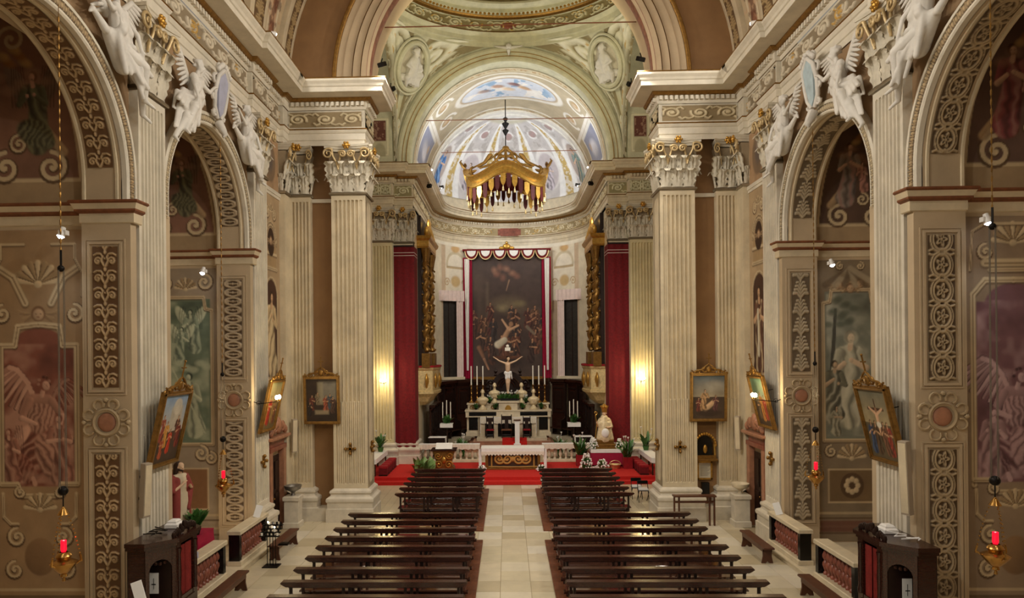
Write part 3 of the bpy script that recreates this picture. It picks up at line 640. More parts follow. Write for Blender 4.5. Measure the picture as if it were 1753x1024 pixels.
pts = [(XI, 35.4+i*.17) for i in range(43)]
dentils(WS, [(s*9.5, YP, s*6.05, YP, 0, -1) for s in (-1, 1)]+[(s*6.0, 35.3, s*5.1, 35.3, 0, -1) for s in (-1, 1)]+[(s*XI, 35.4, s*XI, YA, -s, 0) for s in (-1, 1)]+[(arc[i][0], arc[i][1], arc[i+1][0], arc[i+1][1], -math.cos(PI*(i+.5)/40), -math.sin(PI*(i+.5)/40)) for i in range(40)], 'marble_cream')
cv = Cv(PI*XI, .54, 720, 22, '#a8946c'); cv.H = pat_rinceau(cv.U/.9, cv.V/.27-1)*(np.abs(cv.U-PI*XI/2) > 1.1); cv.mix(cv.H, '#e4d6b4'); cv.mix((cv.H > .8)*(vn(cv.U, cv.V, 5, 8) > .7)*1., '#c79f52')
surf('frieze_carving', cv, lambda U, V_, H: ((XI-.025-H)*np.cos(U/XI), YA+(XI-.025-H)*np.sin(U/XI), 14.16+V_), 'paint', WS, .05)
for s in (-1, 1):
    relief('frieze_carving', 7.3, .54, 300, 20, lambda U, V_: pat_rinceau(U/.9, V_/.27-1), '#a8946c', '#e0d2b0', lambda U, V_, H: (s*(XI-.025-H), 35.4+U, 14.16+V_), .05, WS)
    relief('frieze_carving', 1.6, .54, 90, 20, lambda U, V_: pat_guilloche(V_/.27-1, U/.6), '#9a9068', '#d8d2b0', lambda U, V_, H: (s*(6.1+U), YP-.025-H, 14.16+V_), .05, WS)
    relief('frieze_carving', .9, .54, 60, 20, lambda U, V_: pat_rinceau(U/.8, V_/.27-1), '#9a9068', '#d8d2b0', lambda U, V_, H: (s*(5.1+U), 35.275-H, 14.16+V_), .05, WS)
    inst('pilaster', me_sanct, WS, (s*6.7, YP+.02, 0)); capital(WS, (s*6.7, YP+.02), 0, 1.25); capital(WS, (s*5.55, 35.35), 0, 1.0)
    ob('pilaster_base', B().plan([(s*7.35, YP+.3), (s*7.35, YP), (s*6.05, YP), (s*6.05, 35.3), (s*5.0, 35.3), (s*5.0, 37.0)], [(d*.9, z+.25) for d, z in BASEP], s), 'plinth', WS, True)
    ob('pilaster', B().box(s*5.05, s*6.05, 35.32, 35.6, ZF, ZN), 'stone_warm', WS)
# side walls of the presbytery and apse wall
b = B()
for s in (-1, 1): b.box(s*XI, s*(XI+.3), 35.6, YA, 0, ZE)
Xa, Za = np.meshgrid(np.linspace(0, PI, 61), np.array([0, 4, 9, 13.6])); b.grid(XI*np.cos(Xa), YA+XI*np.sin(Xa), Za)
Xa, Za = np.meshgrid(np.linspace(0, PI, 61), np.array([ZE, 16.7])); b.grid((XI+.1)*np.cos(Xa), YA+(XI+.1)*np.sin(Xa), Za)
WA = struct('wall_apse', b, 'marble_cream', True)
# upper apse wall panels (stucco architraves over the windows, painted marbling)
cv = Cv(PI*XI, 9.2, 300, 170, '#dccfb4'); cv.noise(.12, 1.2, 3)
mid = PI*XI/2
for f in (-1, 1):
    c = mid+f*4.15
    cv.rect(c-1.5, c+1.5, 0, 9.1, '#cfb79a'); cv.rect(c-1.28, c-1.02, .2, 5.2, '#b98f78', 1, .03); cv.rect(c+1.02, c+1.28, .2, 5.2, '#b98f78', 1, .03)
    cv.mix((fbm(cv.U, cv.V, 5, 3) > .52)*((np.abs(np.abs(cv.U-c)-1.15) < .11) & (cv.V < 5.2) & (cv.V > .3))*.8, '#d9b978')
    cv.rect(c-1.0, c+1.0, 5.3, 9.0, '#e6dbc4', 1, .04); cv.ell(c, 7.7, .95, .95, '#d2c4a6', 1, .05); cv.ell(c, 7.7, .75, .75, '#eee4d0', 1, .05); cv.rect(c-1, c+1, 6.7, 7.6, '#e9dfca', 1, .05); cv.rect(c-.9, c+.9, 7.45, 7.62, '#bfa985'); cv.ell(c, 6.6, .5, .45, '#c9a972', .9, .3); cv.spiral(c-.85, 6.5, .3, '#c2a57c'); cv.spiral(c+.85, 6.5, .3, '#c2a57c', flip=-1, a0=PI)
    cv.ell(c, 8.8, .5, .3, '#cfa56a', .9, .4)
cv.rect(0, PI*XI, 8.95, 9.2, '#efe6d2'); cv.H = np.clip((cv.C.mean(-1)-.55)*2, 0, 1)
surf('apse_decoration', cv, lambda U, V_, H: ((XI-.02-H)*np.cos(PI-U/XI), YA+(XI-.02-H)*np.sin(PI-U/XI), 4.25+V_), 'paint', WA, .05)
b = B(); b.box(-.8, .8, YA+XI-.12, YA+XI-.04, 14.2, 14.62).box(-.62, .62, YA+XI-.13, YA+XI-.04, 14.14, 14.68)
ob('plaque', b, 'marble_red', WA)
# conch
cv = Cv(PI, PI/2, 260, 130, '#ccc6c4'); U, V_ = cv.U, cv.V; cv.noise(.1, 6, 2)
for k in range(1, 5):
    c = PI*k/5; hw = .10*(1-V_/1.75)+.01; d = np.abs(U-c)
    cv.mix(np.clip((hw*1.8-d)/.01, 0, 1)*(V_ < 1.3), '#f0eeec'); cv.mix(np.clip((hw*.75-d)/.01, 0, 1)*(V_ < 1.22)*(.4+.6*(fbm(U, V_, 30, 6) > .45)), '#c4a868')
for k in range(5):
    c = PI*(k+.5)/5; cv.ell(c, .45, .21, .34, '#e8e4e2', .9, .1); cv.ell(c, .42, .17, .28, '#b3a39a' if k in (0, 4) else '#c9bfc2', .95, .1)
    cv.ell(c, 1.02, .14, .10, '#efeceb', .9, .2); cv.ell(c, 1.02, .10, .07, '#a98884', .9, .2)
    cv.mix((fbm(U*3, V_*3, 4, 20+k) > .58)*(np.abs(U-c) < .2)*(V_ > .72)*(V_ < 1.2)*.5, '#a49c96')
cv.person(PI*.9, .12, .5, '#4a78b4', '#d9b498', 3, light='#9fc0e0'); cv.person(PI*.1, .12, .5, '#7f9a98', '#d9b498', 4, light='#d0a068'); cv.person(PI*.7, .14, .42, '#bfb4bb', '#d6c0b4', 8); cv.person(PI*.3, .14, .42, '#b9b0b8', '#d6c0b4', 9)
cv.mix(np.clip((V_-1.25)/.05, 0, 1), '#c8c2ae'); cv.mix(np.clip((V_-1.33)/.05, 0, 1), '#dedad6')
CA = surf('ceiling_apse', cv, lambda U, V_, H: (XI*np.cos(U)*np.cos(V_), YA+XI*np.sin(U)*np.cos(V_), 16.55+(XI-.6)*np.sin(V_)), 'paint', None); CA['kind'] = 'structure'
# presbytery barrel vault, painted
Lp = YA-35.9; cv = Cv(PI*XI, Lp, 300, 150, '#bdae92'); U, V_ = cv.U, cv.V; cv.noise(.12, 1.2, 5); h = PI*XI/2
cv.rect(0, PI*XI, 0, .5, '#cdbf9f'); cv.mix((np.abs(V_-.25) < .1)*(fbm(U, V_, 9, 3) > .5)*.8, '#b08a5a')
cv.rect(0, PI*XI, .62, .75, '#e9e2d2'); cv.rect(0, PI*XI, Lp-1.1, Lp-.2, '#c2b496'); cv.mix((np.abs(V_-Lp+.65) < .3)*(fbm(U, V_, 7, 13) > .52)*.7, '#a5825a'); cv.rect(0, PI*XI, Lp-1.2, Lp-1.1, '#efe9dc')
cv.ell(h, 2.7, 3.3, 1.75, '#ece6da', 1, .04); cv.ell(h, 2.7, 2.95, 1.45, '#b79a6a', 1, .04); cv.ell(h, 2.7, 2.85, 1.36, '#d7dbe4', 1, .05)
cv.mix(np.clip((1-np.hypot((U-h)/2.8, (V_-2.7)/1.33))*6, 0, 1)*(fbm(U, V_, 1.3, 7) > .5), '#f2ede6'); cv.mix(np.clip((1-np.hypot((U-h)/2.8, (V_-2.7)/1.33))*6, 0, 1)*(fbm(U, V_, 1.1, 17) > .58)*.8, '#7fa6c8')
for x, y, c in ((-.6, 2.4, '#b98f72'), (.3, 2.2, '#8a5f58'), (.9, 2.6, '#caa074'), (-1.4, 2.7, '#a88f86'), (0, 2.9, '#e2c7a4')): cv.ell(h+x, y, .5, .28, c, .9, .5, .4, .4)
for f in (-1, 1):
    for yy in (1.6, 3.8): cv.spiral(h+f*4.0, yy, .7, '#efe9de', flip=f); cv.ell(h+f*4.0, yy, .4, .4, '#c09a64', .7, .5)
    cv.rect(h+f*6.3-1.2, h+f*6.3+1.2, 1.0, 4.6, '#e5dfd4', 1, .05); cv.rect(h+f*6.3-1.0, h+f*6.3+1.0, 1.2, 4.4, '#8e8fa0', 1, .05)
    cv.ell(h+f*6.3, 2.8, .6, 1.1, '#c9c4c8', .9, .5, .3, .5); cv.ell(h+f*6.0, 3.6, .3, .3, '#b9a08a', .9, .4)
    cv.rect(h+f*4.95-.12, h+f*4.95+.12, .8, Lp-1.2, '#f0eae0', .9, .04)
CP = surf('ceiling_presbytery', cv, lambda U, V_, H: ((XI+.02)*np.cos(PI-U/XI), 35.9+V_, ZV+(XI+.02)*np.sin(PI-U/XI)), 'paint', None); CP['kind'] = 'structure'
ob('vault_lower_wall', B().box(-XI-.3, -XI, 35.6, YA, ZE, ZV+.1).box(XI, XI+.3, 35.6, YA, ZE, ZV+.1), 'stucco_green', CP)
ob('arch_band', B().arcsweep(arcpath(0, ZV, XI, ZE, 56), [(.1, YA-.7), (-.08, YA-.68), (-.1, YA-.55), (-.06, YA-.5), (-.06, YA-.15), (-.1, YA-.1), (-.12, YA+.05), (.1, YA+.1)], g), 'stucco', CP, True, ang=30)
# ================================================================ FLOORS
FL = struct('floor', B().box(-10.5, 10.5, 1, 36, -.2, -.012), 'grout')
tm = [mesh('tile', B().box(-.5, .5, -.5, .5, -.03, 0, .004), 'tile%d' % i) for i in range(5)]
def tiles(x0, x1, y0, y1, nx, ny, jit=True):
    for j in range(ny):
        w = (x1-x0)/nx; hh = (y1-y0)/ny
        for i in range(nx):
            o = inst('tile', random.choice(tm), FL, (x0+(i+.5)*w, y0+(j+.5)*hh, random.random()*.002), 0, (w-.012, hh-.012, 1)); o.scale = (w-.012, hh-.012, 1)
tiles(-1.22, 1.12, 15.5, 30.9, 3, 19)
tiles(-7.7, -4.6, 15.5, 24.0, 4, 9); tiles(4.9, 7.7, 15.5, 24.0, 4, 9); tiles(-4.6, -1.22, 15.5, 23.6, 4, 9); tiles(1.12, 4.9, 15.5, 23.6, 4, 9)
b = B()
def patch(x0, x1, y0, y1, w, d):
    for i in range(int((x1-x0)/w)):
        for j in range(int((y1-y0)/d)): b.box(x0+i*w+.006, x0+(i+1)*w-.006, y0+j*d+.006, y0+(j+1)*d-.006, -.03, 0)
patch(-8.2, 8.2, 5.5, 15.5, .82, .9); patch(-9.0, -1.22, 23.6, 31.1, .3, .3); patch(1.12, 9.3, 23.6, 31.1, .3, .3); patch(-8.2, -7.7, 15.5, 24, .5, .9); patch(7.7, 8.2, 15.5, 24, .5, .9)
ob('tile_field', b, 'tile4', FL, kind='stuff')
# chapel floors and steps
for s in (-1, 1):
    for yc in BAYS: ob('chapel_floor', B().box(s*7.55, s*11.3, yc-2.6, yc+2.75, -.02, .16).box(s*7.5, s*11.3, yc-2.62, yc+2.77, .13, .17), 'marble_cream', FL)
# sanctuary steps with red carpet, platform
SA = struct('floor_sanctuary', B().box(-9.5, 9.5, 31.6, 48, 0, .285), 'marble_cream')
ob('carpet', B().box(-7.6, 7.6, 30.95, 31.4, 0, .155, .01).box(-7.6, 7.6, 31.32, 35.5, .15, ZF, .01), 'carpet', SA)
ob('presbytery_step', B().box(-4.9, 4.9, 36.2, 48, .28, .45), 'marble_cream', SA)
for i, (x, y0, z) in enumerate(((2.7, 38.0, .62), (2.45, 38.35, .79), (2.2, 38.7, .96), (2.0, 39.05, 1.1))):
    ob('altar_step', B().box(-x, x, y0, 42, .4, z-.03).box(-x-.02, x+.02, y0-.02, 42, z-.03, z), 'marble_pink' if i < 3 else 'marble_cream', SA)
    ob('carpet', B().box(-.55, .85, y0-.03, y0+.4, z-.17, z+.01), 'carpet', SA)
# ================================================================ FRESCOES OF THE CHAPELS AND NAVE WALLS
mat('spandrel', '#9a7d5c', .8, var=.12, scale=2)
LT, DK = '#cdb893', '#5a432e'
def volute_pair(cv, c, y, dx, r, lt=LT, dk=DK):
    for f in (-1, 1):
        cv.spiral(c+f*dx, y, r*1.15, dk, 1.5, -f, .2, .8, PI/2); cv.spiral(c+f*dx, y+.02, r, lt, 1.5, -f, .17, 1, PI/2)
def shell(cv, c, y, r, lt=LT, dk=DK, up=1):
    for k in range(9):
        a = PI*(k+.5)/9; cv.seg(c, y, c+r*math.cos(a), y+up*r*math.sin(a), r*.05, r*.16, lt if k % 2 == 0 else '#a58c68', 1, .4, .3)
    for k in range(8):
        a = PI*(k+1)/9; cv.seg(c, y, c+r*.95*math.cos(a), y+up*r*.95*math.sin(a), r*.03, r*.04, dk, .7)
    cv.ell(c, y, r*.22, r*.2, lt, 1, .3, 0, .4)
def cherub(cv, c, y, r, skin='#b99a78', dk=DK):
    for f in (-1, 1):
        for q in range(4): cv.seg(c+f*r*.6, y-r*.2, c+f*r*(2.6-.3*q), y+r*(.5-.5*q), r*.3, r*.12, '#8a6f52' if q % 2 else '#a88c68', .9, .5)
    cv.ell(c, y, r, r*1.1, '#7a5a3e', 1, .2); cv.ell(c, y-.1*r, r*.8, r*.85, skin, 1, .3, 0, .4)
    for f in (-1, 1): cv.ell(c+f*r*.3, y, r*.12, r*.1, dk, .8, .5)
    cv.seg(c-.1*r, y-.45*r, c+.12*r, y-.45*r, r*.07, r*.07, '#7c4a38', .8)
def molding(cv, pts, w=.05, lt=LT, dk=DK):
    cv.line([(x, y-.03) for x, y in pts], w*1.2, dk, .75); cv.line(pts, w, lt, .95); cv.line([(x, y-.012) for x, y in pts], w*.25, '#8a7152', .8)
def mirror(pts, c): return pts+[(2*c-x, y) for x, y in pts[::-1]]
def feather_wing(cv, x, y, f, L, hi, md, lo):
    arm = [(x, y), (x+f*.12*L, y+.28*L), (x+f*.3*L, y+.5*L), (x+f*.45*L, y+.55*L)]
    for i in range(11):
        t = i/10; k = min(int(t*3), 2); u = t*3-k; px = arm[k][0]*(1-u)+arm[k+1][0]*u; py = arm[k][1]*(1-u)+arm[k+1][1]*u
        a = -PI/2+f*(.25+.75*t); ln = L*(.42+.35*t); tx, ty = px+ln*math.cos(a), py+ln*math.sin(a)
        cv.seg(px, py, tx, ty, .075*L, .035*L, lo, .8, .3); cv.seg(px-.01*f*L, py, tx-.01*f*L, ty, .06*L, .025*L, hi if i % 2 else md, .95, .4, .3)
    cv.line(arm, .05*L, hi, .95)
def angel_panel(cv, c, y, base, hi, lo, f):
    md = np.clip((lin(hi)+lin(base))/2, 0, 1); mdh = '#%02x%02x%02x' % tuple(int(255*(v*12.92 if v <= .0031 else 1.055*v**(1/2.4)-.055)) for v in md)
    feather_wing(cv, c+f*.12, y+1.75, f, 1.15, hi, mdh, lo); feather_wing(cv, c-f*.3, y+1.7, -f, .75, mdh, base, lo)
    cv.drap(c+f*.1, y+.55, .38, .75, base, hi, lo, f*.25, .9, 4); cv.drap(c-f*.22, y+.45, .3, .6, mdh, hi, lo, -f*.35, -.6, 6); cv.drap(c+f*.35, y+.25, .22, .4, base, mdh, lo, -f*.5, .4, 16)
    cv.drap(c-f*.05, y+1.35, .3, .42, mdh, hi, lo, f*.3, .2, 8); cv.seg(c-f*.2, y+1.7, c+f*.12, y+1.72, .12, .12, mdh, .95, .3, .4)
    cv.seg(c+f*.2, y+1.68, c+f*.38, y+1.3, .1, .08, mdh, .95, .3, .4); cv.seg(c+f*.38, y+1.3, c+f*.08, y+1.18, .075, .05, hi, .95, .3, .4); cv.seg(c-f*.28, y+1.65, c-f*.5, y+1.35, .1, .08, mdh, .95, .3, .4); cv.seg(c-f*.5, y+1.35, c-f*.42, y+1.05, .07, .05, hi, .95, .3, .4)
    cv.seg(c-f*.68, y+.82, c-f*.36, y+1.02, .1, .1, lo, .9, .2); cv.seg(c-f*.66, y+.86, c-f*.37, y+1.04, .085, .085, hi, .95, .2, .2)
    for k in range(3): cv.seg(c-f*.68, y+.85+.045*k, c-f*.4, y+1.0+.045*k, .008, .008, lo, .8)
    cv.seg(c-f*.06, y+1.78, c-f*.1, y+1.92, .06, .055, hi, .95, .3, .3); hx, hy = c-f*.13, y+2.02; cv.ell(hx, hy, .14, .155, base, 1, .2); r = random.Random(3)
    for k in range(14): a = r.uniform(-.3, PI+.3); cv.ell(hx+.12*math.cos(a)+f*.02, hy+.03+.12*math.sin(a), .045, .04, (mdh, lo, base)[k % 3], .9, .4)
    cv.ell(hx-f*.025, hy-.03, .09, .115, hi, 1, .25, -f*.25, .35); cv.seg(hx-f*.03, hy-.01, hx-f*.045, hy-.05, .012, .015, mdh, .8)
    for e in (-.06, .01): cv.ell(hx+f*e, hy, .016, .01, lo, .8, .5)
    cv.seg(hx-f*.05, hy-.09, hx-f*.005, hy-.09, .008, .008, lo, .7); cv.seg(c+f*.1, y-.1, c+f*.14, y+.02, .06, .05, hi, .9)
    for k in range(7): cv.ell(c-.7+.23*k, y+.02+.08*math.sin(k*2.1), .2, .13, hi, .45, .7)
def wall_lower(s, bi):
    cv = Cv(2.15, 8.5, 104 if bi == 0 else 80, 400 if bi == 0 else 300, {(-1, 0): '#a38663', (1, 0): '#97826a', (-1, 1): '#a0907a', (1, 1): '#86765f'}[(s, bi)])
    cv.noise(.16, 1.5, 7+bi+s); c = 1.07
    for x in (.03, 2.12): cv.seg(x, 0, x, 8.5, .05, .05, DK, .7); cv.seg(x+.05 if x < 1 else x-.05, 0, x+.05 if x < 1 else x-.05, 8.5, .025, .025, LT, .8)
    for y in (.25, .45, .7, .85): cv.seg(0, y, 2.15, y, .035, .035, LT if y in (.45, .85) else DK, .7)
    if bi == 0:
        red = s < 0
        base, hi, lo = ('#86503f', '#c79a82', '#4b2620') if red else ('#79555a', '#bf9fa0', '#43292e')
        # upper shaped frame
        top = [(.25, 3.15), (.25, 6.05), (.55, 6.05), (.62, 6.45), (c, 6.5)] if red else [(.25, 3.0), (.25, 6.9), (.5, 7.2), (c, 7.2)]
        y1 = top[-1][1]-.1
        cv.rect(.27, 1.88, 3.05, y1-.35, base, 1, .03); cv.ell(c, y1-.45, .62, .5, base, 1, .08)
        m = np.clip(np.minimum(np.minimum(cv.U-.3, 1.85-cv.U), np.minimum(cv.V-3.1, y1-.3-cv.V))/.05, 0, 1)
        cl = fbm(cv.U, cv.V, 1.7, 31+s); cv.mix(m*np.clip((cl-.42)*4, 0, 1)*.75, hi); cv.mix(m*np.clip((.4-cl)*4, 0, 1)*.6, lo)
        angel_panel(cv, c, 3.2, base, hi, lo, 1 if red else -1)
        cv.person(c-.5, 3.1, 1.5, '#9a6a58' if red else '#9a7a7c', hi, 15+s, .05, None, 1, base, lo, hi); cv.person(c+.6, 3.1, 1.2, '#9a6a58' if red else '#9a7a7c', hi, 25+s, .05, hi, 1, base, lo, hi)
        pass
        molding(cv, mirror(top, c)[::1], .07); molding(cv, [(.25, 3.1), (.6, 3.1), (.7, 2.85), (1.45, 2.85), (1.55, 3.1), (1.9, 3.1)], .06)
        if red:
            shell(cv, c, 7.35, .46); volute_pair(cv, c, 6.7, .78, .2); cherub(cv, c, 6.72, .17)
            for f in (-1, 1): molding(cv, [(c+f*.85, 7.7), (c+f*.55, 7.5), (c+f*.28, 6.95)], .09); molding(cv, [(c+f*.3, 8.2), (c+f*.8, 8.2), (c+f*.8, 7.9), (c+f*.95, 7.6), (c+f*.95, 7.1)], .03)
        else:
            shell(cv, c, 7.95, .4); volute_pair(cv, c, 7.75, .55, .17); molding(cv, [(.5, 7.55), (1.65, 7.55)], .1); molding(cv, [(.6, 7.4), (1.55, 7.4)], .05); molding(cv, [(.2, 7.4), (.25, 8.2), (.5, 8.35), (1.65, 8.35), (1.9, 8.2), (1.95, 7.4)], .03)
        shell(cv, c, 2.55, .33); volute_pair(cv, c, 2.9, .42, .13); volute_pair(cv, c, 1.95, .5, .2); volute_pair(cv, c, 1.25, .55, .19)
        cv.ell(c, 1.55, .36, .42, '#8b6d4d', 1, .1, 0, .3)
        molding(cv, mirror([(.28, 2.9), (.3, 2.4), (.45, 2.25), (.6, 2.25)], c)[:4], .04); molding(cv, [(1.87, 2.9), (1.85, 2.4), (1.7, 2.25), (1.55, 2.25)], .04)
    else:
        green = s < 0
        base, hi, lo = ('#6f7c66', '#b9bd9f', '#38423a') if green else ('#7d7f70', '#bdb8a2', '#3c3a32')
        cv.rect(.3, 1.85, 3.1, 7.55, base, 1, .03); m = np.clip(np.minimum(np.minimum(cv.U-.32, 1.83-cv.U), np.minimum(cv.V-3.15, 7.5-cv.V))/.05, 0, 1)
        cl = fbm(cv.U, cv.V, 1.4, 41+s); cv.mix(m*np.clip((cl-.45)*4, 0, 1)*.7, hi); cv.mix(m*np.clip((.42-cl)*4, 0, 1)*.6, lo)
        if green:
            cv.person(.75, 5.9, 1.35, '#8d9880', hi, 3, .12, hi, 1, lo, lo, hi); cv.person(1.3, 5.6, 1.1, '#7f8a74', hi, 9, -.1, hi, 1, lo, lo, hi)
            cv.person(.85, 3.3, 2.0, '#a2a68c', hi, 6, .06, None, 1, lo, lo, hi); cv.person(1.4, 3.2, 1.7, '#74806c', hi, 8, -.04, None, 1, lo, lo, hi); cv.seg(.5, 3.4, 1.5, 5.4, .03, .03, hi, .8)
            for k in range(7): cv.ell(.4+.22*k, 5.45+.12*math.sin(k*2), .22, .14, hi, .7, .6)
        else:
            cv.seg(.45, 4.3, .62, 7.0, .1, .05, lo, .9); 
            for k in range(14): cv.ell(.4+.09*(k % 6)+.03*k, 6.55+.07*(k*5 % 12), .2, .13, '#55594a', .7, .6)
            cv.person(1.1, 3.5, 2.9, '#a9a58f', '#c9b092', 6, -.02, None, 1, '#4c4436', lo, '#d2cdb6'); cv.person(.52, 3.6, 1.9, '#6d6a58', '#b59b7c', 12, .03, None, 1, '#3c3428', lo, hi); cv.person(.62, 3.2, .9, '#8f8a74', '#b59b7c', 13, 0, None, 1, '#3c3428', lo, hi)
            cv.ell(1.08, 6.15, .25, .25, '#d8d0b4', .35, .3)
        molding(cv, [(.25, 3.05), (.25, 7.2), (.45, 7.25), (.5, 7.6), (1.65, 7.6), (1.7, 7.25), (1.9, 7.2), (1.9, 3.05), (.25, 3.05)], .06)
        if green: volute_pair(cv, c, 8.05, .6, .25); shell(cv, c, 7.85, .33); volute_pair(cv, c, 2.75, .45, .24); volute_pair(cv, c, 2.6, .75, .2); cv.rect(.4, 1.75, 1.0, 2.3, '#8a6342', 1, .03); cv.frame(.38, 1.77, 1.0, 2.32, .05, LT)
        else:
            cherub(cv, c-.35, 7.75, .14); cherub(cv, c+.3, 7.8, .14); cherub(cv, c, 7.65, .15)
            for k in range(6): cv.seg(c, 8.25, c-.75+.3*k, 7.75, .1, .13, '#a6977c' if k % 2 else '#6c5a45', .8, .5)
            volute_pair(cv, c, 8.3, .3, .12); shell(cv, c, 2.5, .4); volute_pair(cv, c, 2.7, .62, .18); cv.rect(.35, 1.8, 1.15, 2.2, '#7a6345', 1, .03); cv.frame(.35, 1.8, 1.15, 2.2, .05, LT, .8); cv.ell(c, 1.68, .36, .4, '#5c4630', 1, .06)
            for k in range(8): cv.ell(c+.17*math.cos(k*PI/4), 1.68+.19*math.sin(k*PI/4), .09, .1, LT, 1, .3, 0, .3)
            cv.rect(.1, 2.05, .28, .62, '#744c3e', .9, .04)
    return cv
def wall_upper(s, bi):
    cv = Cv(2.15, 4.7, 90 if bi == 0 else 60, 190 if bi == 0 else 130, {(-1, 0): '#8a6450', (1, 0): '#6d5347', (-1, 1): '#84604e', (1, 1): '#5f483b'}[(s, bi)])
    cv.noise(.3, 1.1, 17+bi+s); c = 1.07
    q = np.hypot((cv.U-2.15)/2.0, cv.V/4.3); cv.mix(np.clip((q-1)/.01, 0, 1), '#a38a68')       # arch border
    for r, w, col in ((1.02, .02, LT), (1.06, .02, DK), (1.10, .025, LT)): cv.mix(np.clip((w-np.abs(q-r))/.008, 0, 1)*.9, col)
    cv.rect(.1, 2.15, 0, .5, '#a58d6c', 1, .03); cv.seg(.1, .5, 2.15, .5, .05, .05, LT, .9)
    volute_pair(cv, 1.25, .75, .5, .33); volute_pair(cv, 1.25, 1.25, .2, .2); cv.seg(.5, 1.1, 1.0, 1.75, .13, .1, '#b79a74', .9, .4, .4)
    if s < 0: cv.person(1.0, 1.1, 1.75, '#5d5a44', '#c0927a', 4, .08, '#7a6250', 1, '#5a3a26', '#33241c', '#8a8460'); cv.drap(1.1, 1.5, .45, .3, '#5d5a44', '#8a8460', '#2c261c', .4, .5, 3)
    else: cv.person(1.0, 1.1, 1.9, '#8a4a4a' if bi == 0 else '#8d7f74', '#c9a084', 6, .05, None, 1, '#4a2c1e', '#33201c', '#b08074'); cv.person(1.5, 1.5, .9, '#a87868', '#c9a084', 16, -.05, None, 1, '#4a2c1e', '#33201c')
    for k in range(5): cv.ell(1.3+.12*k, 3.0+.14*(k % 3), .2, .12, '#a06a3c' if k % 2 else '#c49a62', .8, .6, .4, .3)
    for k in range(6): cv.ell(.9+.25*k, 2.6+.2*math.sin(k*1.7), .25, .15, '#b08468', .4, .7)
    cv.spiral(1.6, 3.5, .3, '#c0a480', 1.4)
    return cv
for s in (-1, 1):
    for bi, yc in enumerate(BAYS):
        yy = yc+RA+.185
        surf('fresco', wall_lower(s, bi), lambda U, V_, H: (s*(9.1+U), yy+0*U, .2+V_), 'paint', walls[s])
        surf('fresco', wall_upper(s, bi), lambda U, V_, H: (s*(9.1+U), yy+0*U, 9.26+V_), 'paint', walls[s])
    # narrow bay beside the crossing: painted niche with a standing saint
    cv = Cv(1.7, 7.6, 60, 240, '#b59b78'); cv.noise(.14, 1.6, 3+s); c = .85
    cv.rect(.3, 1.4, 1.4, 4.1, '#4a3022', 1, .02); cv.ell(c, 4.1, .55, .62, '#4a3022', 1, .04)
    molding(cv, [(.27, 1.35), (.27, 4.1)]+[(c-.6*math.cos(t), 4.1+.68*math.sin(t)) for t in np.linspace(0, PI, 10)]+[(1.43, 4.1), (1.43, 1.35)], .05)
    cv.person(c, 1.45, 2.9, '#c6ac82' if s < 0 else '#6d4a38', '#c8a07a', 9+s, 0, None, 1, '#3a2618', '#2a1a10', '#e0cca0')
    if s > 0: cv.seg(c+.05, 2.0, c+.1, 3.5, .1, .08, '#d8cdb0', .9, .4)
    cv.rect(.2, 1.5, .5, 1.25, '#a3845e', 1, .02); molding(cv, [(.2, 1.28), (1.5, 1.28)], .06); molding(cv, [(.3, .5), (1.4, .5)], .04); volute_pair(cv, c, .75, .4, .2)
    cv.rect(.35, 1.35, 5.1, 5.9, '#a98d66', 1, .02); molding(cv, [(.3, 5.1), (1.4, 5.1)], .07); molding(cv, [(.3, 5.6), (1.4, 5.6)], .06); cv.ell(c, 6.0, .34, .5, '#3f2a1c', 1, .05); cherub(cv, c, 6.05, .16)
    for t in (.5, .42): molding(cv, [(c-t*1.15*math.cos(q), 5.95+t*1.5*math.sin(q)) for q in np.linspace(0, PI, 9)], .03)
    volute_pair(cv, c, 6.95, .3, .2); shell(cv, c, 7.05, .25); cv.H = np.clip((cv.C.mean(-1)-.3)*2.5, 0, 1)
    surf('fresco', cv, lambda U, V_, H: (s*(XW-.012-H), 22.25+U, 3.85+V_), 'paint', walls[s], .03)
    cv = Cv(1.6, 1.75, 30, 40, '#b08f6c'); cv.noise(.2, 2.5, 5); cv.ell(.8, .9, .55, .75, '#7d6750', .9, .15); cv.ell(.8, .95, .35, .5, '#6a5d55', .9, .5); cv.ell(.8, 1.2, .2, .22, '#9c8a78', .9, .5)
    surf('fresco', cv, lambda U, V_, H: (s*(XW-.012), 22.3+U, 11.7+V_), 'paint', walls[s])
    # tinted spandrels behind the stucco angels
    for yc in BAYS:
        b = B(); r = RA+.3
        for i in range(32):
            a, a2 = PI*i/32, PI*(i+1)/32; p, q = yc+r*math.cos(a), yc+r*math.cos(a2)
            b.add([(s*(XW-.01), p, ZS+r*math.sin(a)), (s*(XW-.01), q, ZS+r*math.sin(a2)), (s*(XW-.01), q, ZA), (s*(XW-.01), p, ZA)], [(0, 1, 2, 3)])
        ob('spandrel', b, 'spandrel', walls[s])
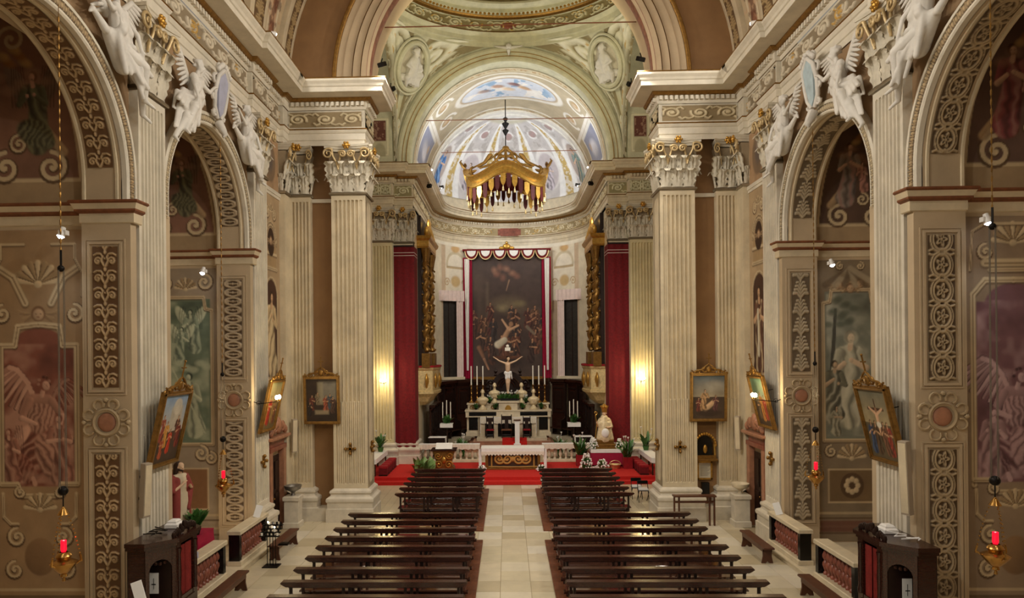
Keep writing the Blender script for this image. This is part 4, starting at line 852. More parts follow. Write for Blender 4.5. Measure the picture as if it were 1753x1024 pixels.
# ================================================================ ALTARPIECE, STATIONS OF THE CROSS
def crest_pts(w):   # carved gilt crest over a frame: scrolls + cross, front in the XZ plane
    b = B()
    for f in (-1, 1):
        for cx, cz, r, a0, fl in ((.16, .16, .12, PI, 1), (.38, .07, .09, 0, -1), (w/2-.02, .02, .09, PI/2, 1)):
            b.tube([(f*x, -.05, z) for x, z in spir(cx, cz, r, a0, 1.3, 14, fl)], .026, 5)
        b.tube([(f*w*.46, -.04, .03), (f*.4, -.05, .12), (f*.22, -.06, .14), (f*.1, -.06, .28), (0, -.06, .34)], [.02, .03, .035, .03, .02], 5)
        for k in range(5): b.ball((f*(.06+.1*k), -.06, .2-.035*k), .035, 6)
    b.ball((0, -.06, .14), (.1, .05, .12), 10)
    b.tube([(0, -.05, .3), (0, -.05, .68)], .018, 5).tube([(-.1, -.05, .55), (.1, -.05, .55)], .018, 5); b.ball((0, -.05, .7), .03, 6)
    return b
me_crest = mesh('crest', crest_pts(1.25), 'gilt_dark', True, 60)
def frame_mesh(w, h, t=.1):
    b = B()
    for i, (e0, e1, d) in enumerate(((0, .35, .06), (.35, .75, .1), (.75, 1, .07))):
        a, c = w/2-t*(1-e0)+t, h
        x0, x1 = w/2-t+t*(1-e1), w/2-t+t*(1-e0)
        b.box(-x1, -x0, -d, .02, (w/2-x1), h-(w/2-x1)); b.box(x0, x1, -d, .02, (w/2-x1), h-(w/2-x1))
        b.box(-x1, x1, -d, .02, (w/2-x1), (w/2-x0)); b.box(-x1, x1, -d, .02, h-(w/2-x0), h-(w/2-x1))
    return b
me_frame = mesh('frame', frame_mesh(1.3, 1.72), 'frame_gilt'); me_back = mesh('backing', B().box(-.6, .6, -.01, .03, .06, 1.66), 'wood_dark')
def station(loc, rz, tilt, label, paint):
    t = thing('station_painting', loc, label, 'painting', 'stations of the cross', rot=Matrix.Rotation(rz, 4, 'Z').to_3x3().to_4x4().to_euler())
    t.matrix_world = Matrix.Translation(loc) @ Matrix.Rotation(rz, 4, 'Z') @ Matrix.Rotation(tilt, 4, 'X')
    inst('frame', me_frame, t); inst('backing', me_back, t); inst('crest', me_crest, t, (0, 0, 1.7))
    cv = Cv(1.1, 1.52, 55, 76, '#4a3a2c'); paint(cv); surf('canvas', cv, lambda U, V_, H: (U-.55, -.035+0*U, .1+V_), 'oil', t)
    ob('hook_rod', B().tube([(.3, .02, 1.2), (.3, .3, 1.2)], .012, 5), 'iron', t); return t
def sky(cv, top, bot, hz=.6):
    t = np.clip((cv.V/cv.h-hz)/(1-hz), 0, 1)[..., None]; m = (cv.V/cv.h > hz)[..., None]; cv.C = np.where(m, lin(bot)*(1-t)+lin(top)*t, cv.C)
def st_a(cv):
    sky(cv, '#7f98b4', '#c9c2b0', .45); cv.rect(.45, .95, .7, 1.25, '#b7ab93', .9, .05); cv.ell(.7, 1.25, .2, .2, '#c7bca6', .9, .1); cv.noise(.2, 3, 1)
    for x, y, h, c in ((.2, .5, .6, '#8f4030'), (.4, .35, .6, '#c08a3c'), (.6, .2, .55, '#b4381e'), (.85, .45, .6, '#5d3a2c'), (.95, .3, .6, '#7a3428'), (.3, .1, .5, '#a85030')): cv.person(x, y, h, c, '#c89a74', int(x*10))
def st_b(cv):
    cv.rect(0, 1.1, 0, 1.52, '#33261c'); cv.rect(.5, 1.1, .75, 1.4, '#8a8474', .8, .15); cv.noise(.4, 3, 5); cv.rect(.4, .6, .6, 1.4, '#a29678', .6, .06)
    for x, y, h, c in ((.2, .4, .55, '#5d2f24'), (.7, .35, .6, '#8c4a34'), (.85, .45, .55, '#3e4a50'), (.4, .6, .45, '#7a6a50'), (.95, .3, .6, '#4a3428'), (.12, .2, .5, '#2a2420')): cv.person(x, y, h, c, '#b8906a', int(x*20))
    cv.rect(.3, .8, .25, .4, '#9a8a6c', .8, .06)
def st_c(cv):
    sky(cv, '#56626a', '#a89a80', .5); cv.noise(.35, 2.5, 8); cv.ell(.75, 1.15, .4, .25, '#b5ab98', .6, .7)
    cv.seg(.45, .35, .75, .6, .12, .1, '#c9a680', 1, .4, .4); cv.person(.35, .3, .75, '#b08a60', '#caa482', 5, .1); cv.person(.8, .25, .6, '#5b3a38', '#b88f70', 6); cv.person(.2, .25, .5, '#6a3428', '#b88f70', 7); cv.ell(.55, .2, .5, .15, '#3a2a1e', .8, .4)
def st_d(cv):
    cv.rect(0, 1.1, 0, 1.52, '#5b4f38'); sky(cv, '#6d6a58', '#a2906a', .5); cv.noise(.3, 3, 2); cv.seg(.55, .4, .55, 1.3, .03, .03, '#4a2f1c'); cv.seg(.25, 1.1, .85, 1.1, .03, .03, '#4a2f1c')
    cv.seg(.55, .6, .55, 1.0, .06, .08, '#d0a682', 1, .4, .3); cv.seg(.3, 1.12, .55, .98, .03, .04, '#d0a682'); cv.seg(.8, 1.12, .55, .98, .03, .04, '#d0a682'); cv.ell(.55, 1.08, .05, .065, '#8a6248'); cv.ell(.55, .75, .1, .08, '#d8d0bc')
    for x, c in ((.2, '#39465c'), (.85, '#8f3a2c'), (.7, '#6b4a34'), (.38, '#54402c')): cv.person(x, .1, .75, c, '#bd946e', int(x*30))
def st_e(cv):
    cv.rect(0, 1.1, 0, 1.52, '#6d5a3a'); sky(cv, '#8b8a64', '#c0a468', .55); cv.noise(.25, 3, 4)
    for x, y, h, c in ((.35, .15, .95, '#a83224'), (.7, .2, .85, '#8a6a3c'), (.9, .15, .7, '#70402c'), (.15, .2, .7, '#b06a34')): cv.person(x, y, h, c, '#c89a70', int(x*40))
def st_f(cv):
    sky(cv, '#5c7a64', '#a9b08c', .5); cv.noise(.25, 3, 9); cv.ell(.25, 1.2, .3, .35, '#4a6048', .8, .5)
    for x, y, h, c in ((.55, .15, .95, '#b0783c'), (.8, .2, .8, '#99402c'), (.3, .2, .7, '#6c5a44')): cv.person(x, y, h, c, '#c89a70', int(x*50))
TL = math.radians(13)
station((-7.97, 15.05, 3.55), PI/2, TL, 'gilt framed station with pale sky and red figures, leaning above a confessional', st_a)
station((-7.97, 21.65, 3.55), PI/2, TL, 'gilt framed station with red-robed figures leaning beside a lit sconce, opposite the lantern door', st_e)
station((-6.87, 24.36, 3.5), 0, math.radians(3), 'gilt framed dark painting of a crowd on steps hung between crossing pilasters', st_b)
station((6.87, 24.36, 3.5), 0, math.radians(3), 'gilt framed painting of a pale reclining figure hung above the small gilded shrine', st_c)
station((7.97, 21.65, 3.55), -PI/2, TL, 'gilt framed station with green landscape leaning beside the brightest sconce', st_f)
station((7.97, 14.85, 3.55), -PI/2, TL, 'gilt framed crucifixion painting leaning from the pilaster above a confessional', st_d)
# ---- great altarpiece
t = thing('altarpiece', (-.2, 46.75, 4.3), 'huge dark martyrdom painting hung in the apse between crimson hangings', 'painting')
cv = Cv(5.1, 8.5, 150, 230, '#4b3a34'); U, V_ = cv.U, cv.V; cv.noise(.3, .8, 4); cv.mix(np.clip(fbm(U, V_, .7, 2)-.45, 0, 1)*1.2, '#6a5648')
cv.rect(.5, .8, 2.5, 7.0, '#5b4a40', .7, .2); cv.rect(1.1, 1.3, 4, 6.5, '#6b5a4a', .6, .15); cv.ell(2.6, 4.9, 1.6, .8, '#7a6a52', .8, .8); cv.ell(2.2, 4.7, .5, .35, '#a0916c', .5, .8); cv.ell(3.4, 5.0, .6, .3, '#94845c', .5, .8)
for x, y in ((1.9, 7.0), (2.3, 6.8), (2.9, 7.1), (2.5, 7.4), (1.7, 7.3), (2.1, 7.5), (3.2, 6.9)): cv.ell(x, y, .35, .28, random.choice(('#a06a54', '#b98468', '#8a5648')), .5, .9, random.random()*3, .4)
cv.seg(2.7, 6.6, 2.5, 5.9, .07, .04, '#a88468', .7, .6)
r = random.Random(3)
for k in range(20): cv.person(.3+4.6*r.random(), 2.0+1.6*r.random(), 1.3+.5*r.random(), r.choice(('#4a3128', '#5e3c2e', '#3c3230', '#6a4a38', '#54302a')), '#a87a5c', k, r.uniform(-.1, .1), dark='#241814')
for k in range(9): cv.person(.4+4.3*r.random(), .5+1.2*r.random(), 1.7, r.choice(('#52352a', '#6a4232', '#43302a')), '#b98a68', k+40, r.uniform(-.15, .15), dark='#241814')
cv.seg(2.0, 2.1, 2.7, 3.3, .24, .2, '#b98f6e', 1, .5, .5); cv.seg(2.7, 3.2, 3.3, 3.5, .1, .08, '#cfa582', 1, .3, .3); cv.seg(2.6, 3.3, 2.2, 3.9, .1, .07, '#cfa582', 1, .3, .3); cv.ell(2.8, 3.6, .17, .2, '#a97f60', 1, .3); cv.seg(1.9, 2.2, 2.35, 2.5, .3, .25, '#d9cdb4', .95, .4, .4)
cv.seg(.6, 2.0, .95, 1.2, .2, .12, '#94694f', .9, .6, .4); cv.seg(.95, 1.2, 1.25, .5, .11, .06, '#b98a6c', 1, .4, .4); cv.seg(3.9, 3.4, 4.4, 2.9, .15, .12, '#8a7c68', .8, .6, .4); cv.ell(2.5, 1.0, 2.4, .5, '#3a2c26', .7, .7)
surf('canvas', cv, lambda U, V_, H: (U-2.55, 0*U, .05+V_), 'oil', t)
ob('frame', B().box(-2.75, 2.75, -.06, .06, -.14, .06).box(-2.75, -2.55, -.05, .06, 0, 8.7).box(2.55, 2.75, -.05, .06, 0, 8.7).box(-2.75, 2.75, -.05, .06, 8.55, 8.75), 'gilt_dark', t)
def drape(w0, h, fold=5, amp=.05, n=30, taper=0, x=0, y=0, z=0):
    T = np.linspace(0, 1, n); Zr = np.linspace(0, 1, 8); a, v = np.meshgrid(T, Zr); ww = w0*(1-taper*(1-v)); return B().grid(x+(a-.5)*ww, y+amp*np.sin(a*fold*2*PI), z+v*h)
h = thing('apse_hanging', (-.2, 46.55, 0), 'crimson and white hangings with scalloped valance framing the great painting', 'curtain')
for f in (-1, 1):
    ob('crimson_curtain', drape(.62, 8.25, 4, .04, x=f*2.68, z=4.25), 'magenta', h, True, label='crimson side curtain'); ob('white_streamer', drape(.34, 7.6, 2, .03, taper=.6, x=f*2.72, y=-.1, z=4.8), 'cloth', h, True, label='white side streamer')
for i in range(6):
    x = (i-2.5)*.96; g0 = lambda k: [(x+.46*k*math.cos(a), 12.95+(-.62*k*math.sin(a)-.0)) for a in np.linspace(0, PI, 15)]
    ob('valance_scallop', B().prism(g0(1.0), lambda a, c, d: (a, d, c), -.16, -.14), 'gilt_pale', h); ob('valance_scallop', B().prism(g0(.9), lambda a, c, d: (a, d, c), -.19, -.17), 'damask', h)
    ob('valance_scallop', B().prism(g0(.66), lambda a, c, d: (a, d, c), -.22, -.2), 'cloth', h)
ob('valance_rail', B().box(-3.0, 3.0, -.22, .1, 12.93, 13.05), 'damask', h); ob('valance_crest', B().ball((0, -.2, 13.2), (.28, .08, .2), 10).ball((-.35, -.2, 13.1), (.18, .06, .12), 8).ball((.35, -.2, 13.1), (.18, .06, .12), 8).ball((0, -.2, 13.45), .1, 8), 'gilt', h, True)
# ---- apse windows with blinds and curtains
for i, s in enumerate((-1, 1)):
    a = math.atan2(2.62, s*4.15); px, py = 4.86*math.cos(a), YA+4.86*math.sin(a); rz = math.atan2(py-YA, px)-PI/2
    w = bpy.data.objects.new('window_%d' % (i+1), None); COL.objects.link(w); w.location = (px, py, 4.35); w.rotation_euler = (0, 0, rz*.55); w['kind'] = 'structure'
    ob('frame', B().box(-.98, -.8, -.12, .1, 0, 5.3).box(.8, .98, -.12, .1, 0, 5.3).box(-1.0, 1.0, -.14, .1, 5.2, 5.4).box(-1.05, 1.05, -.3, .1, -.12, .06), 'marble_cream', w)
    ob('blind', B().box(-.8, .8, -.02, .02, .05, 5.25), 'glass_dark', w); ob('mullion', B().box(-.03, .03, -.05, 0, .05, 5.25).box(-.8, -.74, -.06, 0, .05, 5.25).box(.74, .8, -.06, 0, .05, 5.25), 'wood_dark', w)
    ob('curtain', drape(.5, 5.35, 3, .04, x=-s*.72, y=-.25, z=-.1), 'cloth_pink', w, True); ob('pelmet', drape(2.1, .7, 7, .03, 60, x=0, y=-.3, z=5.1), 'cloth_pink', w, True)
# ================================================================ FIGURES (continuous voxel-fused surfaces)
def fuse(name, b, m, par, vox=.03, it=4, label=None):
    o = ob(name, b, m, par, True, ang=180); r = o.modifiers.new('fuse', 'REMESH'); r.mode = 'VOXEL'; r.voxel_size = vox; r.use_smooth_shade = True
    q = o.modifiers.new('smooth', 'SMOOTH'); q.iterations = it; q.factor = .5
    if label: o['label'] = label
    return o
def hand(b, p, d, k=1.0, up=(0, 0, 1)):
    p = Vector(p); d = Vector(d).normalized(); sd = d.cross(Vector(up)); sd = sd.normalized() if sd.length > .1 else Vector((1, 0, 0)); n = sd.cross(d)
    b.cap(p, p+d*.07*k, .035*k, .042*k, 8)
    for i, L in enumerate((.075, .09, .085, .065)):
        q = p+d*.085*k+sd*(i-1.5)*.021*k; b.cap(q, q+d*L*.55*k+n*.004, .0125*k, .0115*k, 6); b.cap(q+d*L*.55*k, q+d*L*k-n*.02*k, .0115*k, .009*k, 6)
    b.cap(p+d*.02*k+sd*.035*k, p+d*.07*k+sd*.07*k, .014*k, .011*k, 6)
def head(b, c, face, k=1.0, hair=True):
    c = Vector(c); f = Vector(face).normalized(); sd = f.cross(Vector((0, 0, 1))).normalized()
    b.cap(c+Vector((0, 0, .03*k)), c-Vector((0, 0, .04*k))+f*.01*k, .088*k, .066*k, 12); b.cap(c-Vector((0, 0, .05*k))+f*.03*k, c-Vector((0, 0, .085*k))+f*.035*k, .05*k, .036*k, 8)
    b.cap(c+f*.085*k, c+f*.108*k-Vector((0, 0, .035*k)), .012*k, .017*k, 6); b.cap(c+f*.085*k-Vector((0, 0, .062*k))-sd*.018*k, c+f*.085*k-Vector((0, 0, .062*k))+sd*.018*k, .009*k, .009*k, 6)
    for e in (-1, 1): b.ball(tuple(c+f*.078*k+sd*.034*k*e+Vector((0, 0, .004*k))), .014*k, 6); b.cap(c+sd*.09*k*e, c+sd*.092*k*e-Vector((0, 0, .03*k)), .016*k, .012*k, 6)
    if hair:
        r = random.Random(int(abs(c.x*77+c.z*31)))
        for i in range(16):
            a = r.uniform(0, 2*PI); z = r.uniform(-.02, .1); q = Vector((math.cos(a), math.sin(a), 0)); 
            if q.dot(f) > .55 and z < .06: continue
            b.ball(tuple(c-f*.02*k+q*.085*k*(1-max(0, z-.04)*5)+Vector((0, 0, z*k))), .036*k, 6)
def wing(b, root, tip, low, n=6, r=.05):
    root, tip, low = Vector(root), Vector(tip), Vector(low)
    b.cap(root, tip, r*1.2, r*.8, 6); e = (tip-root)
    for row, (L, rr, o) in enumerate(((1.0, .62, 0), (.6, .5, .03))):
        for i in range(n):
            t = i/(n-1); p = root.lerp(tip, .1+.9*t); dn = (low-root).normalized()*(1-t*.5)+e.normalized()*(t*.35); q = p+dn.normalized()*e.length*(.6-.12*t)*L
            off = Vector((0, 0, 0)); b.cap(p+off, p.lerp(q, .6), r*rr, r*rr*1.05, 6).cap(p.lerp(q, .6), q, r*rr*1.05, r*rr*.45, 6)
def angel(s, yc, f, label, kx=1.0):
    o0 = (s*(XW-.18), yc+f*1.78, ZS+2.3)
    t = thing('stucco_angel', o0, label, 'statue', 'stucco angels on the arches')
    def P(a, z, d): return Vector((-s*d, f*(a-1.78), z-2.3))
    b = B(); hp, kn1, kn2 = P(1.82, 2.42, .2), P(2.2, 2.22, .48), P(2.35, 1.95, .34)
    ch = P(1.62, 3.0, .25)
    b.cap(hp, P(1.7, 2.7, .22), .2, .165); b.cap(P(1.7, 2.7, .22), ch, .165, .18); b.cap(P(1.5, 3.08, .25), P(1.76, 3.08, .26), .09, .09); b.cap(ch, P(1.58, 3.3, .27), .085, .06)
    b.cap(hp+Vector((-s*.08, 0, 0)), kn1, .15, .11); b.cap(kn1, P(2.42, 1.62, .36), .1, .06); b.cap(hp, kn2, .16, .12); b.cap(kn2, P(2.62, 1.4, .2), .1, .06)
    b.cap(P(2.42, 1.62, .36), P(2.52, 1.5, .5), .045, .035); b.cap(P(2.62, 1.4, .2), P(2.72, 1.27, .32), .045, .035)
    b.cap(P(1.5, 3.1, .26), P(1.2, 2.95, .4), .07, .055); b.cap(P(1.2, 2.95, .4), P(.85, 3.2, .36), .05, .036); hand(b, P(.85, 3.2, .36), P(.6, 3.3, .36)-P(.85, 3.2, .36), 1.1)
    b.cap(P(1.78, 3.08, .27), P(2.05, 2.8, .42), .07, .055); b.cap(P(2.05, 2.8, .42), P(2.05, 2.5, .5), .05, .036); hand(b, P(2.05, 2.5, .5), P(2.12, 2.3, .5)-P(2.05, 2.5, .5), 1.1)
    head(b, P(1.56, 3.47, .3), P(1.35, 3.4, .85)-P(1.56, 3.47, .3), 1.35)
    fuse('body', b, 'stucco', t, .022, 2)
    b = B(); r = random.Random(int(yc*10+s+f))
    for i in range(9):
        a = r.uniform(-.12, .12); b.cap(P(1.75+a, 2.55, .3), P(2.3+a*1.3, 1.7+r.uniform(-.1, .35), .3+.2*r.random()), .07, .045, 8)
    for i in range(5): b.cap(P(1.5+.07*i, 3.05, .36), P(1.68+.08*i, 2.5, .34), .035, .04, 8)
    b.cap(P(1.5, 2.6, .16), P(2.0, 2.2, .14), .14, .2); b.cap(P(1.9, 2.5, .4), P(2.5, 2.5, .2), .07, .05); b.cap(P(2.5, 2.5, .2), P(2.55, 2.1, .12), .06, .03)
    for i in range(7): b.cap(P(1.55+.1*i, 2.65, .3-.02*i), P(1.75+.16*i, 1.95+.05*i, .34), .085, .06, 8)
    for i in range(6): b.cap(P(2.1+.06*i, 2.2, .45-.05*i), P(2.3+.07*i, 1.62, .36-.03*i), .07, .035, 8)
    b.cap(P(1.48, 3.12, .3), P(1.85, 2.75, .36), .1, .09).cap(P(1.8, 3.12, .28), P(1.6, 2.7, .36), .1, .1).cap(P(1.3, 2.6, .2), P(1.0, 2.85, .14), .09, .05).cap(P(1.0, 2.85, .14), P(.9, 2.75, .14), .06, .03)
    fuse('robe', b, 'stucco', t, .026, 1)
    b = B(); wing(b, P(1.72, 3.0, .1), P(2.3, 3.6, .16), P(2.4, 2.5, .13), 9, .07); ob('wing', b, 'stucco', t, True, ang=180)
    b = B(); wing(b, P(1.5, 3.0, .1), P(.95, 3.62, .15), P(1.0, 2.7, .13), 9, .07); ob('wing', b, 'stucco', t, True, ang=180)
    return t
def cartouche(s, yc, label, glaze):
    t = thing('stucco_cartouche', (s*(XW-.1), yc, ZS+2.7), label, 'cartouche')
    def P(a, z, d): return (-s*d, a, z)
    b = B()
    for f in (-1, 1):
        for c, r, a0, fl in (((.34, .95), .17, PI, -1), ((.38, .5), .12, PI*.5, 1), ((.26, .12), .12, 0, -1), ((.16, 1.3), .13, PI*.7, -1)): b.tube([P(f*x, z, .18+.1*(z/1.3)) for x, z in spir(*c, r, a0, 1.3, 12, fl)], .045, 6)
        b.tube([P(f*.08, 0, .2), P(f*.3, .25, .22), P(f*.36, .6, .26), P(f*.3, 1.05, .34), P(0, 1.3, .36)], .06, 6)
        for k in range(5): b.ball(P(f*(.08+.07*k), 1.42-.05*k, .36), .075, 6)
    b.tube([P(0, -.1, .2), P(0, -.32, .3), P(.06, -.42, .34), P(.02, -.5, .3)], [.13, .12, .09, .03], 6)
    ob('scrollwork', b, 'stucco', t, True, ang=60)
    ob('shield', B().prism([(x*.27, .62+z*.58) for x, z in ((0, -1), (.5, -.75), (.8, -.2), (1, .5), (.75, .95), (0, 1.05), (-.75, .95), (-1, .5), (-.8, -.2), (-.5, -.75))], lambda a, z, d: P(a, z, d+z*.12), .08, .24), glaze, t, label='pale glazed shield')
    return t
side_nm = {-1: 'on the arch with lilac shield', 1: 'on the arch with pale blue shield'}
for s in (-1, 1):
    for f in (-1, 1): angel(s, BAYS[1], f, 'white stucco angel %s, %s flank' % (side_nm[s], 'altar-side' if f > 0 else 'entrance-side'))
    angel(s, BAYS[0], 1, 'white stucco angel seated on the arch beside the %s angel fresco' % ('reddish' if s < 0 else 'purplish'))
    cartouche(s, BAYS[1], 'white stucco cartouche with %s shield crowning the chapel arch' % ('lilac' if s < 0 else 'pale blue'), 'lilac_glaze' if s < 0 else 'blue_glaze')
# medallions with seated evangelists on the pendentives
for s in (-1, 1):
    c = Vector((s*4.95, 34.2, 20.45)); nrm = (Vector((0, YC, ZV+1.5))-c).normalized(); q = nrm.to_track_quat('-Y', 'Z')
    t = thing('pendentive_medallion', c+nrm*.1, 'oval stucco medallion with a bearded writing figure on a pendentive' if s < 0 else 'oval stucco medallion with a crouching draped figure on a pendentive', 'relief', rot=q.to_euler())
    ob('oval_frame', B().tube([(.88*math.cos(a), -.1, 1.12*math.sin(a)) for a in np.linspace(0, 2*PI, 40)[:-1]], .13, 8, True).tube([(1.08*math.cos(a), -.05, 1.34*math.sin(a)) for a in np.linspace(0, 2*PI, 40)[:-1]], .07, 6, True), 'stucco_green', t, True)
    ob('ground', B().ball((0, .1, 0), (.9, .1, 1.12), 24), 'stucco_grey', t, True)
    b = B(); f = s
    for k in range(4): b.ball((f*(-.5+.3*k), -.08, -.75+.04*k), (.26, .16, .2), 8)
    b.cap((0, -.12, -.35), (f*.05, -.18, .3), .3, .26); b.cap((f*.05, -.18, .35), (f*.12, -.2, .5), .12, .1); b.cap((0, -.15, -.4), (-f*.5, -.3, -.25), .2, .15); b.cap((-f*.5, -.3, -.25), (-f*.35, -.2, -.85), .14, .09); b.cap((f*.1, -.15, -.4), (f*.35, -.3, -.6), .2, .13); b.cap((f*.35, -.3, -.6), (f*.2, -.25, -.95), .12, .08)
    b.cap((-f*.2, -.2, .25), (-f*.48, -.28, 0), .11, .08); b.cap((-f*.48, -.28, 0), (-f*.2, -.35, -.1), .08, .05); b.cap((f*.28, -.2, .25), (f*.5, -.28, -.05), .11, .08); b.cap((f*.5, -.28, -.05), (f*.2, -.36, -.12), .08, .05)
    head(b, Vector((f*.14, -.26, .68)), Vector((-f*.4, -1, -.3)), 1.9)
    for k in range(8): b.cap((f*(.25-.09*k), -.3, .2), (f*(.3-.12*k), -.3, -.8), .05, .05, 6)
    fuse('figure', b, 'stucco', t, .035, 2)
# ---------------------------------------------------------------- statue of the red-caped figure in the left chapel
t = thing('robed_statue', (-8.72, 17.45, 1.45), 'painted statue in red mantle and pale tunic standing in the chapel with plant', 'statue', rz=math.radians(72))
b = B().cap((0, 0, .15), (0, 0, .9), .2, .17).cap((0, 0, .9), (0, .0, 1.35), .17, .18).cap((-.17, 0, 1.42), (.17, 0, 1.42), .08, .08)
for k in range(9): b.cap((-.16+.04*k, -.16, .03), (-.1+.025*k, -.14, 1.0), .035, .03, 6)
fuse('tunic', b, 'stone_warm', t, .022, 2, 'pale tunic')
b = B().cap((-.2, .08, .08), (-.2, .04, 1.4), .14, .1).cap((.2, .08, .08), (.2, .04, 1.4), .14, .1).cap((0, .16, .05), (0, .12, 1.4), .17, .12)
for k in range(10): b.cap((-.28+.06*k, .1-.1*abs(k-4.5)/4.5, .04), (-.2+.044*k, .05, 1.3), .05, .04, 6)
b.cap((-.2, -.06, .1), (-.17, -.08, 1.35), .13, .09).cap((.2, -.04, .1), (.18, -.06, 1.35), .12, .09)
b.cap((-.22, 0, 1.4), (-.3, -.08, 1.1), .09, .08).cap((.22, 0, 1.4), (.3, -.08, 1.1), .09, .08).cap((.3, -.08, 1.05), (.1, -.2, .6), .07, .05)
fuse('mantle', b, 'red_cloth', t, .022, 2, 'red mantle')
b = B().cap((0, -.02, 1.45), (0, -.02, 1.55), .055, .05); head(b, (0, -.04, 1.68), (0, -1, -.25), 1.0, False)
b.cap((-.3, -.1, 1.1), (-.1, -.2, 1.25), .045, .035); hand(b, (-.1, -.2, 1.25), (.5, -.1, .4), .9); b.cap((.3, -.1, 1.1), (.14, -.24, 1.15), .045, .035); hand(b, (.14, -.24, 1.15), (-.5, -.3, .5), .9)
fuse('body', b, 'skin', t, .012, 1, 'pale face and hands')
b = B().cap((0, .03, 1.72), (0, .04, 1.66), .1, .1)
for f in (-1, 1): b.cap((f*.06, .0, 1.74), (f*.09, .02, 1.6), .05, .05).cap((f*.09, .02, 1.6), (f*.1, .04, 1.42), .05, .04)
b.cap((0, .08, 1.7), (0, .12, 1.4), .09, .07).cap((-.06, -.06, 1.61), (0, -.1, 1.585), .03, .035).cap((.06, -.06, 1.61), (0, -.1, 1.585), .03, .035); fuse('hair', b, 'hair', t, .015, 2, 'dark brown hair')
# ---------------------------------------------------------------- crucifix over the high altar
XA = -.2
t = thing('crucifix', (XA, 40.75, 3.0), 'large wooden crucifix with pale carved corpus standing above the high altar', 'crucifix')
ob('cross', B().box(-.08, .08, -.04, .04, 0, 3.25, .01).box(-.85, .85, -.04, .04, 2.62, 2.8, .01), 'wood_bench', t); ob('scroll', B().box(-.16, .16, -.07, -.03, 3.1, 3.3, .01).ball((0, 0, 3.38), .1, 8), 'candle', t, True)
b = B().cap((0, -.15, 1.75), (0, -.17, 2.25), .13, .155).cap((-.14, -.15, 2.36), (.14, -.15, 2.36), .07, .07)
for f in (-1, 1):
    b.cap((f*.18, -.15, 2.38), (f*.48, -.12, 2.5), .062, .05).cap((f*.48, -.12, 2.5), (f*.78, -.09, 2.7), .046, .034); hand(b, (f*.78, -.09, 2.7), (f*.5, 0, .3), .9)
    b.cap((f*.08, -.15, 1.72), (f*.06, -.25, 1.2), .1, .07).cap((f*.06, -.25, 1.2), (f*.025, -.13, .72), .066, .045).cap((f*.025, -.13, .72), (f*.03, -.22, .58), .04, .03)
b.cap((0, -.15, 2.4), (.02, -.2, 2.5), .06, .055); head(b, (.04, -.24, 2.62), (.3, -1, -.6), 1.0, False); fuse('corpus', b, 'skin', t, .018, 1, 'pale corpus with outstretched arms')
b = B().cap((-.1, -.16, 1.78), (.1, -.16, 1.78), .14, .14).cap((-.08, -.2, 1.7), (-.1, -.26, 1.45), .09, .07).cap((.08, -.2, 1.7), (.08, -.26, 1.5), .09, .07).cap((.18, -.15, 1.85), (.24, -.16, 1.45), .06, .04); fuse('loincloth', b, 'cloth', t, .02, 2)
b = B().ball((.03, -.2, 2.68), (.095, .1, .09), 10).cap((-.05, -.18, 2.64), (-.05, -.18, 2.5), .04, .03).cap((.11, -.18, 2.64), (.11, -.2, 2.48), .04, .03); fuse('hair', b, 'hair', t, .016, 1)
# ---------------------------------------------------------------- crowned statue on the magenta table
t = thing('crowned_statue', (4.62, 34.45, 1.6), 'cream and gilt crowned statue holding a staff among white flowers', 'statue')
b = B().cap((0, 0, .1), (0, 0, .7), .42, .3).cap((0, 0, .7), (0, 0, 1.05), .3, .2).cap((-.2, -.05, .98), (.2, -.05, .98), .11, .11)
for k in range(11): b.cap((-.4+.08*k, -.3+.06*abs(k-5)/5, .03), (-.24+.048*k, -.2, .85), .05, .04, 6)
b.cap((-.25, -.05, .95), (-.36, -.2, .7), .09, .08).cap((.25, -.05, .95), (.33, -.2, .65), .09, .08)
fuse('robe', b, 'cream_gilt', t, .03, 2); b = B().cap((0, -.03, 1.08), (0, -.03, 1.18), .06, .055); head(b, (0, -.05, 1.3), (0, -1, -.1), 1.1); b.cap((-.36, -.2, .7), (-.4, -.32, .8), .05, .04); hand(b, (-.4, -.32, .8), (-.1, -.2, .5), 1); b.cap((.33, -.2, .65), (.15, -.34, .62), .05, .04); hand(b, (.15, -.34, .62), (-.6, -.1, .2), 1)
fuse('body', b, 'skin', t, .016, 1); b = B().lathe([(.12, 0), (.14, .03), (.13, .12), (.19, .26), (.16, .3), (.08, .38), (.03, .42), (.0, .43)], 12, (0, -.03, 1.36))
for k in range(8): b.ball((.18*math.cos(k*PI/4), -.03+.18*math.sin(k*PI/4), 1.66), .035, 6)
ob('crown', b, 'gilt', t, True); b = B().tube([(-.5, -.36, .1), (-.42, -.34, .8), (-.48, -.34, 1.25)], .022, 6).tube([(-.48+x, -.34, 1.25+z) for x, z in spir(.0, .1, .1, -PI/2, 1.2, 12)], .02, 5); ob('staff', b, 'gilt', t, True)
ob('pedestal', B().box(-.5, .5, -.4, .4, -.43, -.2, .02).box(-.42, .42, -.34, .34, -.2, 0, .02), 'gilt_dark', t); b = B().ball((0, -.38, .35), (.2, .08, .24), 10); ob('breastplate', b, 'blossom', t, True)
